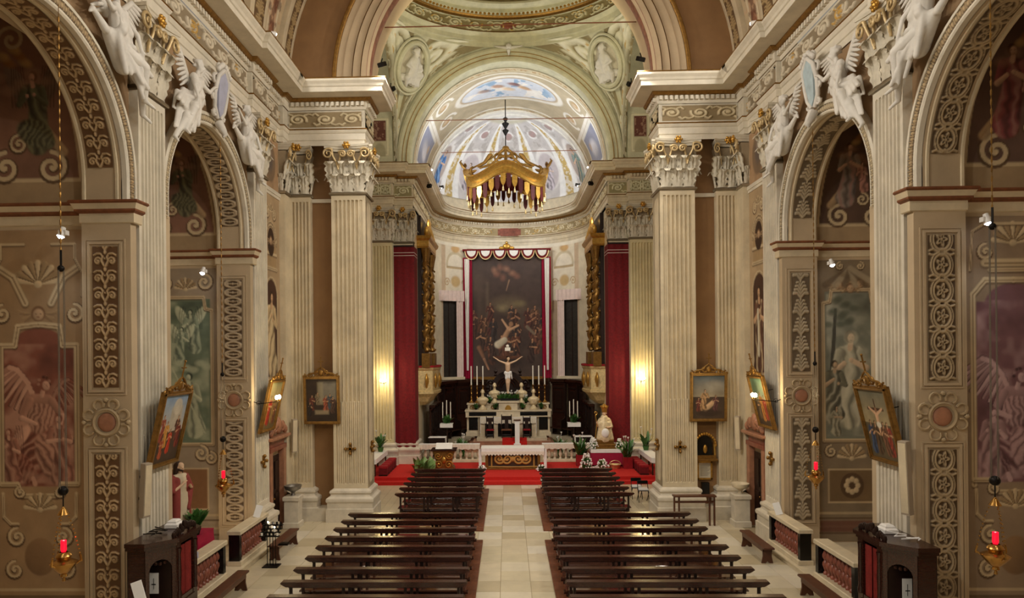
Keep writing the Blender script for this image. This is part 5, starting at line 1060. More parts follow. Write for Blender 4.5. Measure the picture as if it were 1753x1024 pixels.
# ================================================================ SANCTUARY FURNISHINGS
def leafblade(L=.4, w=.07, bend=.5):
    T = np.linspace(0, 1, 6); q, t = np.meshgrid(np.array([-1, 0, 1.]), T); ww = w*np.sin(np.clip(t*.92+.06, 0, 1)*PI)
    return q*ww, t*L*(1-.25*bend*t), L*(t*.9-bend*t*t*.8)+.03*np.abs(q)*w
def foliage(b, n, L, w, c=(0, 0, 0), seed=1, up=.6, spread=.06):
    r = random.Random(seed); X, Y, Z = leafblade(1, w/L, .55)
    for i in range(n):
        a = r.uniform(0, 2*PI); k = L*r.uniform(.55, 1.1); tl = r.uniform(.1, up); k0 = len(b.v); b.grid(X*k, Y*k, Z*k)
        b.xf(Matrix.Translation((c[0]+spread*math.cos(a)*r.random(), c[1]+spread*math.sin(a)*r.random(), c[2])) @ Matrix.Rotation(a, 4, 'Z') @ Matrix.Rotation(tl, 4, 'X'), k0)
    return b
def plant(name, loc, label, L=.6, n=40, w=.07, pot='iron', ph=.25, flowers=0, seed=1, up=.9, cat='plant', pr=.16, group=None, sq=False):
    t = thing(name, loc, label, cat, group)
    if ph: ob('pot', B().box(-pr, pr, -pr, pr, 0, ph, .01) if sq else B().lathe([(0, 0), (pr*.7, 0), (pr, ph*.9), (pr*1.08, ph), (pr*.9, ph), (pr*.85, ph*.85), (0, ph*.85)], 14), pot, t, not sq)
    ob('foliage', foliage(B(), n, L, w, (0, 0, ph*.9), seed, up, pr*.8), 'leaf', t, True)
    if flowers:
        r = random.Random(seed+5); b = B()
        for i in range(flowers):
            a = r.uniform(0, 2*PI); q = r.uniform(0, L*.5); z = ph+L*r.uniform(.55, 1.15); x, y = q*math.cos(a), q*math.sin(a)
            b.tube([(x*.3, y*.3, ph), (x, y, z)], .006, 4); b.lathe([(.005, -.03), (.03, .0), (.055, .07), (.02, .03)], 7, (x, y, z))
        ob('blossoms', b, 'blossom', t, True)
    return t
def bouquet(name, loc, label, r0=.3, h=.5, n=60, seed=1, group=None, leafm='leaf'):
    t = thing(name, loc, label, 'flowers', group); r = random.Random(seed); b = B(); f = foliage(B(), 50, r0*.9, .05, (0, 0, .02), seed, 1.0, r0*.5)
    foliage(f, 40, r0*.8, .05, (0, 0, h*.45), seed+1, 1.0, r0*.4)
    for i in range(n):
        u = r.uniform(0, 1); a = r.uniform(0, 2*PI); q = r0*(1-u*.75)*(.85+.2*r.random()); b.ball((q*math.cos(a), q*math.sin(a), .06+h*u), .035+.012*r.random(), 6)
    ob('greenery', f, leafm, t, True); ob('blossoms', b, 'blossom', t, True); return t
# ---- free-standing altar
t = thing('altar_table', (0, 33.7, ZF), 'carved gilt wooden altar table standing on the red carpet', 'altar')
cv = Cv(2.5, .85, 130, 46, '#3a2412'); u = (cv.U-1.25)/1.25; v = cv.V/.425-1; cv.H = np.maximum.reduce([bump(dist(np.abs(u)*2.9, v, spir(1.55, 0, .62, PI, 1.6, 26)), .14), bump(dist(np.abs(u)*2.9, v, spir(.62, 0, .6, 0, 1.5, 26, -1)), .13), bump(np.hypot(u*2.9, v), .35), bump(np.abs(np.abs(v)-.92), .08), bump(np.abs(np.abs(u)*2.9-2.4), .1)])
cv.mix(cv.H, '#b98a42'); surf('carved_front', cv, lambda U, V_, H: (U-1.25, -.42-H+.06*np.cos(U/2.5*2*PI), .1+V_), 'paint', t, .05)
ob('body', B().box(-1.28, 1.28, -.36, .4, .08, .95).box(-1.34, -1.2, -.48, .44, .04, .95, .03).box(1.2, 1.34, -.48, .44, .04, .95, .03), 'gilt_dark', t); ob('plinth', B().box(-1.4, 1.4, -.5, .5, 0, .09, .01), 'gilt_dark', t); ob('top', B().box(-1.5, 1.5, -.52, .52, .95, 1.03), 'wood', t)
t = thing('altar_cloth', (0, 33.7, ZF+1.035), 'white altar cloth with lace border over the carved gilt altar', 'tablecloth')
ob('cloth', B().box(-1.53, 1.53, -.55, .55, 0, .02).box(-1.55, 1.55, -.57, -.55, -.16, .02).box(-1.55, -1.53, -.57, .55, -.16, .02).box(1.53, 1.55, -.57, .55, -.16, .02), 'cloth', t)
b = B(); 
for i in range(20):
    x = -1.54+.154*(i+.5); b.prism([(x-.077, -.14), (x+.077, -.14), (x+.077, -.26), (x+.04, -.31), (x, -.33), (x-.04, -.31), (x-.077, -.26)], lambda a, c, d: (a, d, c), -.575, -.565)
ob('lace_border', b, 'lace', t); ob('cloth_tail', drape(.14, 1.0, 2, .02, x=-1.58, y=-.5, z=-1.02), 'cloth', t, True); ob('cloth_tail', drape(.14, 1.0, 2, .02, x=1.58, y=-.5, z=-1.02), 'cloth', t, True)
bouquet('altar_bouquet', (-1.5, 32.75, ZF), 'low white bouquet at the altar corner facing the ambo', .26, .25, 34, 3); bouquet('altar_bouquet', (1.35, 32.75, ZF), 'low white bouquet at the altar corner facing the crowned statue', .26, .25, 34, 4)
# ---- ambo
t = thing('ambo', (-3.35, 33.4, ZF), 'small carved gilt ambo with scrolled lyre-shaped front', 'lectern')
ob('body', B().prism([(-.5, 0), (.5, 0), (.52, .1), (.36, .3), (.42, .6), (.55, .95), (-.55, .95), (-.42, .6), (-.36, .3), (-.52, .1)], lambda a, c, d: (a, d, c), -.3, .3), 'gilt_dark', t); b = B()
for f in (-1, 1): b.tube([(f*x, -.33, z) for x, z in spir(.24, .28, .2, 0, 1.5, 20)], .035, 6).tube([(f*x, -.33, z) for x, z in spir(.28, .72, .18, PI, 1.5, 20)], .035, 6)
ob('scrollwork', b.ball((0, -.32, .5), (.12, .05, .16), 10), 'gilt', t, True); ob('top', B().box(-.62, .62, -.4, .4, .95, 1.03, .01), 'wood', t); ob('book_rest', B().add([(-.4, -.35, 1.05), (.4, -.35, 1.05), (.4, .2, 1.28), (-.4, .2, 1.28)], [(0, 1, 2, 3)]).box(-.4, .4, .0, .1, 1.03, 1.15), 'cloth', t)
t = plant('foliage_plant', (-4.25, 32.6, ZF), 'heap of broad pale green leaves on the carpet beside the ambo', .75, 70, .11, ph=0, seed=8, up=1.1, pr=.6); t.children[0].data.materials[0] = M['leaf_light']
# ---- communion rail
for s, x0, x1 in ((-1, -4.95, -1.7), (1, 1.55, 4.92)):
    t = thing('communion_rail', ((x0+x1)/2, 35.75, ZF), 'cream marble balustrade behind the %s' % ('ambo' if s < 0 else 'crowned statue'), 'balustrade'); w = (x1-x0)/2
    ob('base', B().box(-w, w, -.18, .18, 0, .13, .01), 'marble_cream', t); ob('rail', B().box(-w, w, -.2, .2, .8, .92, .01), 'marble_cream', t)
    me = mesh('baluster', B().lathe([(.07, 0), (.07, .05), (.045, .08), (.05, .12), (.09, .22), (.095, .28), (.07, .38), (.04, .48), (.038, .56), (.06, .6), (.07, .67)], 10, (0, 0, .13)), 'marble_cream', True, 40); n = int(2*w/.3)
    for i in range(n+1): inst('baluster', me, t, (-w+.08+(2*w-.16)*i/n, 0, 0))
    c = thing('rail_cloth', ((x0+x1)/2, 35.75, ZF+.925), 'white lace-edged cloth lying along the rail behind the %s' % ('ambo' if s < 0 else 'crowned statue'), 'tablecloth')
    ob('cloth', B().box(-w, w, -.22, .22, 0, .015), 'cloth', c); k = 90; T = np.linspace(-w, w, k); a, v = np.meshgrid(T, np.array([0, .5, 1.])); ob('lace_fall', B().grid(a, -.23+.012*np.sin(a*40), -.26*v*(1+.08*np.sin(a*20))+.01), 'lace', c, True)
# ---- high altar
t = thing('high_altar', (XA, 40.6, 1.1), 'marble high altar with stepped gradines and gilt tabernacle below the crucifix', 'altar')
ob('mensa', B().box(-1.6, 1.6, -.9, .2, 1.0, 1.1, .01), 'marble_cream', t); ob('altar_front', B().box(-1.45, 1.45, -.75, .2, 0, 1.0), 'marble_black', t)
for x in (-1.5, -.75, .75, 1.5): ob('support', B().box(x-.14, x+.14, -.86, -.6, 0, 1.0, .01), 'marble_cream', t)
for f in (-1, 1):
    ob('side_block', B().box(f*1.62, f*2.5, -.45, .6, 0, .22, .01).box(f*1.68, f*2.44, -.4, .6, .2, 1.35).box(f*1.62, f*2.5, -.46, .6, 1.35, 1.5, .02), 'marble_cream', t); ob('side_panel', B().box(f*1.8, f*2.32, -.43, -.39, .35, 1.2), 'marble_black', t)
ob('gradine', B().box(-2.5, 2.5, -.58, .6, 1.12, 1.5).box(-2.54, 2.54, -.62, .6, 1.46, 1.54), 'marble_cream', t); ob('gradine_panel', B().box(-2.3, -.7, -.6, -.57, 1.2, 1.42).box(.7, 2.3, -.6, -.57, 1.2, 1.42), 'marble_black', t); ob('gradine', B().box(-2.4, 2.4, -.05, .6, 1.54, 1.82).box(-2.46, 2.46, -.1, .6, 1.82, 1.9), 'marble_cream', t)
ob('tabernacle', B().box(-.55, .55, -.5, .3, 1.1, 2.0, .02).box(-.65, .65, -.56, .3, 1.95, 2.06, .01), 'marble_cream', t); ob('tabernacle_door', B().prism([(-.18, 1.2), (.18, 1.2), (.18, 1.65), (.1, 1.78), (0, 1.82), (-.1, 1.78), (-.18, 1.65)], lambda a, c, d: (a, d, c), -.54, -.49), 'gilt', t)
for f in (-1, 1):
    for x in (.85, 1.55, 2.1): ob('rosette', B().tube([(f*x+.16*math.cos(a), -.13, 1.68+.1*math.sin(a)) for a in np.linspace(0, 2*PI, 14)[:-1]], .025, 5, True).ball((f*x, -.12, 1.68), .06, 6), 'gilt_dark', t, True)
c = thing('mensa_cloth', (XA, 40.6, 2.205), 'white lace-edged cloth over the high altar table', 'tablecloth'); ob('cloth', B().box(-1.62, 1.62, -.93, -.6, 0, .015).box(-1.64, -1.62, -.93, -.6, -.9, .015).box(1.62, 1.64, -.93, -.6, -.9, .015), 'cloth', c)
T = np.linspace(-1.62, 1.62, 80); a, v = np.meshgrid(T, np.array([0, .5, 1.])); ob('lace_fall', B().grid(a, -.94+.012*np.sin(a*30), -.3*v*(1+.15*np.abs(np.sin(a*12)))), 'lace', c, True)
me_bs = None
for f in (-1, 1):
    for k, (x, y, z) in enumerate(((.8, 40.65, 3.0), (1.5, 40.25, 2.64))):
        t = thing('reliquary_bust', (XA+f*x, y, z), 'pale gilt bust on %s high altar, %s side' % ('upper tier of' if k == 0 else 'lower tier of', 'ambo' if f < 0 else 'crowned statue'), 'bust')
        ob('foot', B().lathe([(0, 0), (.26, 0), (.27, .05), (.2, .1), (.12, .2), (.1, .28), (.16, .34)], 14), 'cream_gilt', t, True)
        b = B().ball((0, 0, .58), (.36, .22, .2), 12).ball((0, 0, .45), (.26, .2, .2), 12).cap((0, 0, .7), (0, -.02, .88), .1, .08); head(b, (0, -.03, 1.02), (0, -1, 0), 1.15); b.ball((0, 0, 1.12), (.1, .1, .1), 8); fuse('bust', b, 'cream_gilt', t, .025, 2)
def candlestick(loc, label):
    t = thing('candlestick', loc, label, 'candlestick', 'altar candlesticks')
    ob('stand', B().lathe([(0, 0), (.17, 0), (.17, .03), (.12, .08), (.06, .14), (.03, .2), (.05, .25), (.07, .3), (.035, .36), (.03, .5), (.055, .56), (.03, .62), (.028, .8), (.05, .85), (.03, .9), (.03, 1.0), (.1, 1.04), (.1, 1.06), (.03, 1.07)], 12), 'brass', t, True); ob('candle', B().lathe([(.038, 1.07), (.036, 2.2), (.0, 2.21)], 10).tube([(0, 0, 2.2), (0, 0, 2.23)], .004, 4), 'candle', t, True)
for f in (-1, 1):
    for i, x in enumerate((1.5, 1.85, 2.2)): candlestick((XA+f*x, 40.95, 3.0), 'tall brass candlestick with white candle, %s on the %s side of the crucifix' % (('innermost', 'middle', 'outermost')[i], 'ambo' if f < 0 else 'crowned statue'))
t = thing('altar_planter', (XA+.05, 40.35, 3.16), 'long low planter of white flowers and greenery under the crucifix', 'flowers'); ob('trough', B().box(-.5, .5, -.14, .14, 0, .14, .01), 'marble_black', t); f = B(); bl = B(); r = random.Random(4)
for i in range(9): foliage(f, 14, .34, .05, (-.55+.14*i, -.02, .1), i, 1.0, .1)
for i in range(22): bl.lathe([(.005, -.03), (.03, 0), (.05, .07), (.02, .03)], 6, (-.6+1.2*r.random(), -.1+.2*r.random(), .38+.2*r.random()))
ob('foliage', f, 'leaf', t, True); ob('blossoms', bl, 'blossom', t, True)
for i, (x, y, z, nm) in enumerate(((-1.1, 40.5, 2.99, 'behind the ambo-side upper bust'), (1.05, 40.5, 2.99, 'behind the statue-side upper bust'), (-1.9, 40.35, 2.65, 'on the ambo end of the gradine'), (1.95, 40.35, 2.65, 'on the statue end of the gradine'), (-.75, 40.3, 2.65, 'beside the tabernacle on the ambo side'), (.85, 40.3, 2.65, 'beside the tabernacle on the statue side'))): plant('altar_plant', (XA+x, y, z), 'small green altar plant '+nm, .34, 34, .05, ph=.08, flowers=5 if i < 2 else 0, seed=20+i, pr=.09)
def chair(loc, label, w=.5, arm=False, hb=1.2):
    t = thing('carved_chair', loc, label, 'chair'); ob('seat', B().box(-w/2, w/2, -.25, .25, .44, .5, .015), 'velvet' if not arm else 'rust', t)
    for x in (-1, 1):
        for y in (-1, 1): ob('leg', B().lathe([(.025, 0), (.03, .1), (.02, .2), (.035, .3), (.025, .44)], 8, (x*(w/2-.04), y*.21, 0)), 'wood_dark', t, True)
        ob('back_post', B().tube([(x*(w/2-.03), -.23, .5), (x*(w/2-.03), -.28, hb)], .025, 6).ball((x*(w/2-.03), -.28, hb+.03), .035, 6), 'wood_dark', t, True)
        if arm: ob('armrest', B().tube([(x*w/2, -.24, .75), (x*w/2, .22, .72), (x*w/2, .22, .5)], .025, 6), 'wood_dark', t, True)
    ob('backrest', B().box(-w/2+.04, w/2-.04, -.28, -.24, hb-.25, hb-.02).box(-.1, .1, -.27, -.24, .55, hb-.2), 'wood_dark', t); ob('stretcher', B().tube([(-w/2+.04, -.2, .18), (w/2-.04, -.2, .18)], .018, 5).tube([(-w/2+.04, .2, .18), (w/2-.04, .2, .18)], .018, 5), 'wood_dark', t); return t
chair((XA-.1, 39.3, 1.1), 'dark carved armchair with upholstered seat before the high altar', .62, True, 1.3); chair((XA-1.05, 39.3, 1.1), 'dark narrow chair before the high altar on the ambo side', .46); chair((XA+1.05, 39.3, 1.1), 'dark narrow chair before the high altar beside the white stand', .46)
t = thing('white_stand', (XA+.5, 38.6, .8), 'slim white pillar stand beside the carved armchair', 'stand'); ob('shaft', B().box(-.13, .13, -.13, .13, .06, 1.35, .01), 'white_paint', t); ob('base', B().box(-.2, .2, -.2, .2, 0, .06, .01), 'white_paint', t); ob('top', B().box(-.2, .2, -.18, .18, 1.35, 1.4, .01), 'wood_bench', t)
# ---- dark carved backboard behind the crucifix
t = thing('carved_backboard', (XA, 42.2, 1.1), 'dark carved wooden throne back with arched crest behind the crucifix', 'throne'); arch0 = [(-1.5, 0), (1.5, 0), (1.5, 2.4), (1.1, 2.5), (1.0, 2.9)]+[(.95*math.cos(a), 2.9+.85*math.sin(a)) for a in np.linspace(.1, PI-.1, 14)]+[(-1.0, 2.9), (-1.1, 2.5), (-1.5, 2.4)]
ob('board', B().prism(arch0, lambda a, c, d: (a, d, c), -.1, .1), 'wood_dark', t); b = B()
for q in (.7, .55, .4): b.tube([(q*math.cos(a), -.14, 2.75+q*.95*math.sin(a)) for a in np.linspace(0, PI, 16)], .05, 6)
ob('arch_moulding', b, 'wood', t, True); b = B()
for f in (-1, 1):
    for x, z in ((1.25, 2.45), (.75, 3.45)): ob('finial', B().lathe([(.1, 0), (.12, .08), (.05, .16), (.12, .3), (.04, .45), (0, .55)], 8, (f*x, 0, z)), 'wood_dark', t, True)
    b.tube([(f*x, -.1, z) for x, z in spir(1.05, 3.0, .25, 0, 1.5, 18)], .05, 6)
ob('carved_scroll', b, 'wood_dark', t, True)
# ---- choir stalls round the apse
st = None; ORDS = ('first', 'second', 'third', 'fourth', 'fifth', 'sixth', 'seventh', 'eighth', 'ninth', 'tenth')
for i in range(16):
    if i < 10:
        a = PI*(i+.5)/10; p = (4.55*math.cos(a), YA+.2+4.4*math.sin(a)); rz = a-PI/2
    else:
        k = (i-10) % 3; s = -1 if i < 13 else 1; p = (s*4.55, 38.6+1.5*k+.4); rz = -s*PI/2
    t = thing('choir_stall', (p[0], p[1], .45), ('dark panelled choir stall, %s from the statue-side window in the curved row' % ORDS[i]) if i < 10 else 'dark low choir stall, %s from the rail, under the %s-side gallery' % (ORDS[k], 'ambo' if s < 0 else 'statue'), 'stall', 'choir stalls round the apse', rz=rz); w = .6
    if i >= 10: t.scale = (1, 1, .7)
    if st is None: st = (mesh('back_panel', B().box(-w, w, .0, .1, 0, 3.55), 'wood'), mesh('panel_moulding', B().box(-w+.1, -w+.2, -.04, 0, 1.5, 3.2).box(w-.2, w-.1, -.04, 0, 1.5, 3.2).box(-w+.1, w-.1, -.04, 0, 3.1, 3.2).box(-w+.1, w-.1, -.04, 0, 1.5, 1.6).box(-w+.3, w-.3, -.06, 0, 1.75, 2.95, .02), 'wood_dark'), mesh('cornice', B().box(-w-.04, w+.04, -.22, .1, 3.55, 3.75, .03).box(-w, w, -.12, .1, 3.42, 3.55), 'wood'), mesh('seat', B().box(-w, w, -.5, 0, .45, .52, .01).box(-w, w, -.04, 0, .5, 1.3), 'wood'), mesh('arm', B().prism([(-.5, 0), (0, 0), (0, 1.35), (-.2, 1.1), (-.5, 1.0)], lambda a, c, d: (d, a, c), w-.05, w+.03), 'wood_dark'), mesh('pilaster_strip', B().box(w-.07, w+.07, -.1, 0, 1.35, 3.45, .01), 'wood_dark'))
    for nm, me in zip(('back_panel', 'panel_moulding', 'cornice', 'seat', 'arm', 'pilaster_strip'), st): inst(nm, me, t)
# ---- gilded singing galleries on the presbytery walls
for s in (-1, 1):
    t = thing('singing_gallery', (s*XI, 38.6, 3.5), 'gilded gallery with twisted columns and carved parapet %s' % ('by the ambo side of the high altar' if s < 0 else 'above the crowned statue side'), 'gallery')
    X = lambda d: -s*d
    ob('parapet', B().plan([(X(0), -1.7), (X(.75), -1.5), (X(.95), -.6), (X(.95), .6), (X(.75), 1.5), (X(0), 1.7)], [(0, .25), (.06, .3), (.06, .42), (0, .46), (0, 1.55), (.05, 1.6), (.08, 1.72), (-.1, 1.74)], s), 'gilt_pale', t)
    ob('underside', B().plan([(X(0), -1.7), (X(.75), -1.5), (X(.95), -.6), (X(.95), .6), (X(.75), 1.5), (X(0), 1.7)], [(0, .27), (-.2, .1), (-.35, -.15), (-.6, -.35)], s), 'gilt_pale', t)
    ob('velvet_rail', B().plan([(X(0), -1.7), (X(.75), -1.5), (X(.95), -.6), (X(.95), .6), (X(.75), 1.5), (X(0), 1.7)], [(.1, 1.73), (.1, 1.83), (-.12, 1.83)], s), 'velvet', t)
    for y0, x0 in ((-1.55, .42), (-1.0, .86), (0, .97), (1.0, .86)):
        ob('parapet_panel', B().ball((X(x0+.02), y0, 1.0), (.08, .3, .42), 10).ball((X(x0+.06), y0, 1.0), (.08, .16, .25), 8), 'gilt', t, True)
    ob('organ_case', B().box(0, X(.2), -1.6, 1.6, 1.7, 10.0), 'wood_dark', t)
    for y in (-1.55, -1.0, 1.0, 1.55):
        pts = [(X(.42)+.05*math.cos(q*1.2), y+.05*math.sin(q*1.2), 2.6+q*.12) for q in range(42)]; b = B().tube(pts, .13, 8); b.box(X(.2), X(.64), y-.2, y+.2, 1.74, 2.5); b.lathe([(.14, 7.5), (.16, 7.7), (.24, 8.1), (.26, 8.2)], 10, (X(.42), y, 0)); [b.ball((X(.42)+.17*math.cos(q*1.9), y+.17*math.sin(q*1.9), 2.7+.2*q), .06, 6) for q in range(24)]; ob('twisted_column', b, 'gilt_dark', t, True)
        for k in range(10): pass
    ob('gallery_cornice', B().plan([(X(0), -1.8), (X(.6), -1.8), (X(.6), 1.8), (X(0), 1.8)], [(0, 8.2), (.05, 8.3), (.05, 8.6), (.15, 8.7), (.2, 8.85), (-.6, 8.9)], s), 'gilt', t); b = B()
    for k in range(6): b.ball((X(.5), -1.6+.64*k, 9.1+.25*math.sin(k/5*PI)), (.14, .22, .3), 8)
    ob('crest', b.ball((X(.45), 0, 9.6), (.15, .35, .5), 10), 'gilt', t, True)
# ---- red damask hangings on the inner pilasters
for s in (-1, 1):
    t = thing('damask_hanging', (s*5.55, 35.2, ZF), 'tall dark red damask hanging on the pilaster nearest the %s' % ('ambo' if s < 0 else 'crowned statue'), 'curtain')
    ob('front_panel', drape(1.12, 10.9, 3, .012, 24, z=.35), 'damask', t, True); ob('side_panel', B().add([(-s*.56, 0, .35), (-s*.56, 1.2, .35), (-s*.56, 1.2, 11.25), (-s*.56, 0, 11.25)], [(0, 1, 2, 3)]), 'damask', t)
    b = B()
    for z in (10.75, 10.9): b.box(-.57, .57, -.03, -.015, z, z+.03).box(-s*.57, -s*.58, 0, 1.2, z, z+.03)
    ob('braid', b, 'cloth_pink', t); ob('top_rail', B().box(-.58, .58, -.03, .05, 11.22, 11.3), 'wood_dark', t)
# ---- side tables with white cloths, stools, flowers
for s in (-1, 1):
    sd = 'ambo' if s < 0 else 'crowned statue'
    t = thing('side_table', (s*6.62, 33.0, ZF), 'long narrow table under white cloth near the %s' % sd, 'table'); ob('top', B().box(-.24, .24, -1.5, 1.5, .72, .78), 'wood', t)
    for x in (-.2, .2):
        for y in (-1.4, 1.4): ob('leg', B().box(x-.03, x+.03, y-.03, y+.03, 0, .72), 'wood', t)
    ob('white_cloth', B().box(-.27, .27, -1.53, 1.53, .785, .8).box(-.28, -.265, -1.53, 1.53, .58, .8).box(.265, .28, -1.53, 1.53, .58, .8).box(-.27, .27, -1.55, -1.53, .58, .8), 'cloth', t)
    for k in range(5):
        q = thing('red_stool', (s*6.06, 31.85+.58*k, ZF), 'red velvet stool, %s from the nave in the row near the %s' % (('first', 'second', 'third', 'fourth', 'fifth')[k], sd), 'stool')
        ob('cushion', B().box(-.2, .2, -.2, .2, .34, .46, .04), 'velvet', q); ob('skirt', B().box(-.19, .19, -.19, .19, .06, .34), 'damask', q); ob('foot', B().box(-.2, .2, -.2, .2, 0, .06), 'wood_dark', q)
    plant('lily_plant', (s*6.6, 34.0, ZF+.8), 'potted lily with white blooms on the white-clothed table near the %s' % sd, .75, 26, .07, 'leaf', .22, 3, 30+s, .75)
    t = thing('credence_table', (s*3.95-.1, 36.9, .45), 'black side table with a white cloth beyond the rail near the %s' % sd, 'table'); ob('body', B().box(-.4, .4, -.3, .3, 0, .95), 'wood_dark', t); ob('top', B().box(-.45, .45, -.34, .34, .95, 1.0), 'wood_dark', t); ob('white_cloth', B().box(-.46, .46, -.35, .35, 1.0, 1.015).box(-s*.46, -s*.475, -.35, .35, .65, 1.015), 'cloth', t)
    t = thing('candelabrum_stand', (s*3.55-.1, 38.2, .45), 'tall dark stand with three candles and greenery near the %s' % sd, 'stand'); ob('post', B().lathe([(.3, 0), (.3, .05), (.08, .12), (.06, 1.4), (.2, 1.5), (.2, 1.55)], 10), 'wood_dark', t, True); ob('shelf', B().box(-.35, .35, -.25, .25, 1.55, 1.6), 'wood_dark', t); ob('white_cloth', B().box(-.36, .36, -.26, .26, 1.6, 1.615).box(-.36, .36, -.27, -.26, 1.4, 1.615), 'cloth', t)
    for k in range(3): ob('candle', B().lathe([(.028, 0), (.027, .9), (0, .91)], 8, ((k-1)*.22, 0, 1.9+.1*(k == 1))), 'candle', t, True)
    ob('greenery', foliage(B(), 60, .5, .06, (0, 0, 1.62), 5, 1.0, .15), 'leaf', t, True)
plant('lily_plant', (-2.7, 36.6, .45), 'potted lily with white blooms on the floor behind the ambo rail', .8, 34, .07, 'leaf', .3, 5, 41, .8); plant('lily_plant', (2.55, 36.6, .45), 'potted lily with white blooms on the floor behind the altar rail cloth', .8, 34, .07, 'leaf', .3, 4, 42, .8)
t = thing('statue_table', (4.7, 34.4, ZF), 'table draped in magenta brocade with white top under the crowned statue', 'table'); ob('top', B().box(-.8, .8, -.5, .5, .78, .84), 'wood', t); ob('brocade', B().plan([(-.8, .5), (-.8, -.5), (.8, -.5), (.8, .5)], [(.02, .1), (.03, .5), (.01, .85)], -1), 'magenta', t, True)
for x in (-.72, .72):
    for y in (-.42, .42): ob('leg', B().box(x-.03, x+.03, y-.03, y+.03, 0, .78), 'wood', t)
ob('white_cloth', B().box(-.82, .82, -.52, .52, .845, .86).plan([(-.8, .5), (-.8, -.5), (.8, -.5), (.8, .5)], [(.035, .7), (.025, .86)], -1), 'cloth', t)
for x, y, sd in ((-.62, -.25, 'rail side'), (.62, -.25, 'pier side'), (-.62, .34, 'back corner')): bouquet('white_bouquet', (4.7+x, 34.4+y, ZF+.865), 'white and green bouquet on the magenta table, '+sd, .24, .42, 46, int(90+x*10), leafm='leaf_light')
for x, y, sd in ((3.4, 34.3, 'beside the rail'), (5.6, 33.5, 'beside the red stools')): plant('potted_lily', (x, y, ZF), 'lily with white blooms in a square red pot '+sd, .95, 36, .09, 'velvet', .55, 5, int(x*9), .9, pr=.22, sq=True)
bouquet('cone_bouquet', (3.55, 32.95, ZF), 'tall cone of white roses and greenery on the carpet before the statue', .38, .75, 90, 7); bouquet('basket_flowers', (4.35, 33.4, ZF), 'white flowers and light greenery in a low basket before the magenta table', .36, .4, 80, 9, leafm='leaf_light')
t = thing('straw_basket', (5.0, 33.5, ZF), 'small straw basket on the carpet before the magenta table', 'basket'); ob('bowl', B().lathe([(0, 0), (.2, 0), (.28, .18), (.3, .2), (.26, .18), (.18, .03), (0, .03)], 14), 'gilt_pale', t, True); ob('handle', B().tube([(.28*math.cos(a), 0, .18+.2*math.sin(a)) for a in np.linspace(0, PI, 10)], .015, 5), 'gilt_pale', t, True)
# ---- hanging gilded canopy over the altar
t = thing('hanging_canopy', (XA, 40.3, 15.2), 'gilded crown-shaped canopy with tasselled valance hanging over the high altar', 'canopy')
def cr(a, k=1.0):
    c, q = math.cos(a), math.sin(a); r = 1/(abs(c)**3+abs(q)**3)**(1/3); return (2.3*r*c*k, 1.7*r*q*k)
def cz(a): return .38*math.cos(4*a)+.1
N = 96; prof = [(1.0, -.42), (1.03, -.36), (1.02, -.2), (.98, -.05), (1.0, .05), (1.06, .15), (1.1, .22), (1.08, .28), (.95, .28)]; vs = []; fs = []
for i in range(N):
    a = 2*PI*i/N
    for k, z in prof: x, y = cr(a, k); vs.append((x, y, z+cz(a)+.9))
n = len(prof); ob('crown_rim', B().add(vs, [(i*n+j, i*n+j+1, ((i+1) % N)*n+j+1, ((i+1) % N)*n+j) for i in range(N) for j in range(n-1)]), 'gilt', t, True)
tm1 = mesh('lambrequin', B().prism([(-.14, 0), (.14, 0), (.15, -.4), (.1, -.58), (0, -.72), (-.1, -.58), (-.15, -.4)], lambda a, c, d: (a, d, c), -.03, .03), 'gilt'); tm2 = mesh('lambrequin', B().prism([(-.12, 0), (.12, 0), (.12, -.6), (.08, -.78), (0, -.88), (-.08, -.78), (-.12, -.6)], lambda a, c, d: (a, d, c), -.02, .02), 'maroon')
ts = mesh('tassel', B().lathe([(.0, 0), (.02, 0), (.02, -.08), (.05, -.1), (.04, -.16), (.07, -.3), (0, -.3)], 8), 'gilt_pale', True)
for i in range(44):
    a = 2*PI*(i+.5)/44; x, y = cr(a, .99); x2, y2 = cr(a+.01, .99); rz = math.atan2(y2-y, x2-x); z = cz(a)+.5; l = inst('lambrequin', tm1 if i % 2 == 0 else tm2, t, (x, y, z), rz); inst('tassel', ts, l, (0, 0, -.7 if i % 2 == 0 else -.86))
b = B()
for i in range(8):
    a = 2*PI*i/8; x, y = cr(a, 1.04); z = cz(a)+1.2; u = Vector((x, y, 0)).normalized()
    b = B().tube([Vector((x, y, z)), Vector((x, y, z+.15))+u*.15, Vector((x, y, z+.4))+u*(.1 if i % 2 else .3), Vector((x, y, z+.52))+u*(-.02 if i % 2 else .22)], [.09, .1, .07, .03], 6)
    b.tube([Vector((x, y, z+.2))+Vector((-u.y, u.x, 0))*q for q in (-.4, -.2, 0, .2, .4)], [.03, .08, .1, .08, .03], 6); ob('finial', b, 'gilt_dark', t, True)
b = B()
for f in (-1, 1):
    for yy in (-1.72, 1.72): b.tube([(f*x, yy, z+1.45) for x, z in spir(.38, .42, .3, -PI/2, 1.3, 16)], .06, 6).tube([(f*1.6, yy, 1.3), (f*1.2, yy, 1.55), (f*.9, yy, 1.95), (f*.75, yy, 2.0)], [.05, .1, .12, .06], 6).tube([(f*.1, yy, 2.3), (f*.35, yy, 2.1), (f*.42, yy, 1.8), (f*.8, yy, 1.45), (f*1.5, yy, 1.25)], .07, 6)
    b.tube([(f*2.2, 0, 1.6), (f*1.2, 0, 2.1), (f*.3, 0, 2.6), (0, 0, 2.75)], .05, 6)
for q in (-1, 1): b.tube([(0, q*1.7, 2.2), (0, q*.9, 2.5), (0, 0, 2.75)], .05, 6).ball((0, q*1.72, 2.35), (.2, .08, .14), 8)
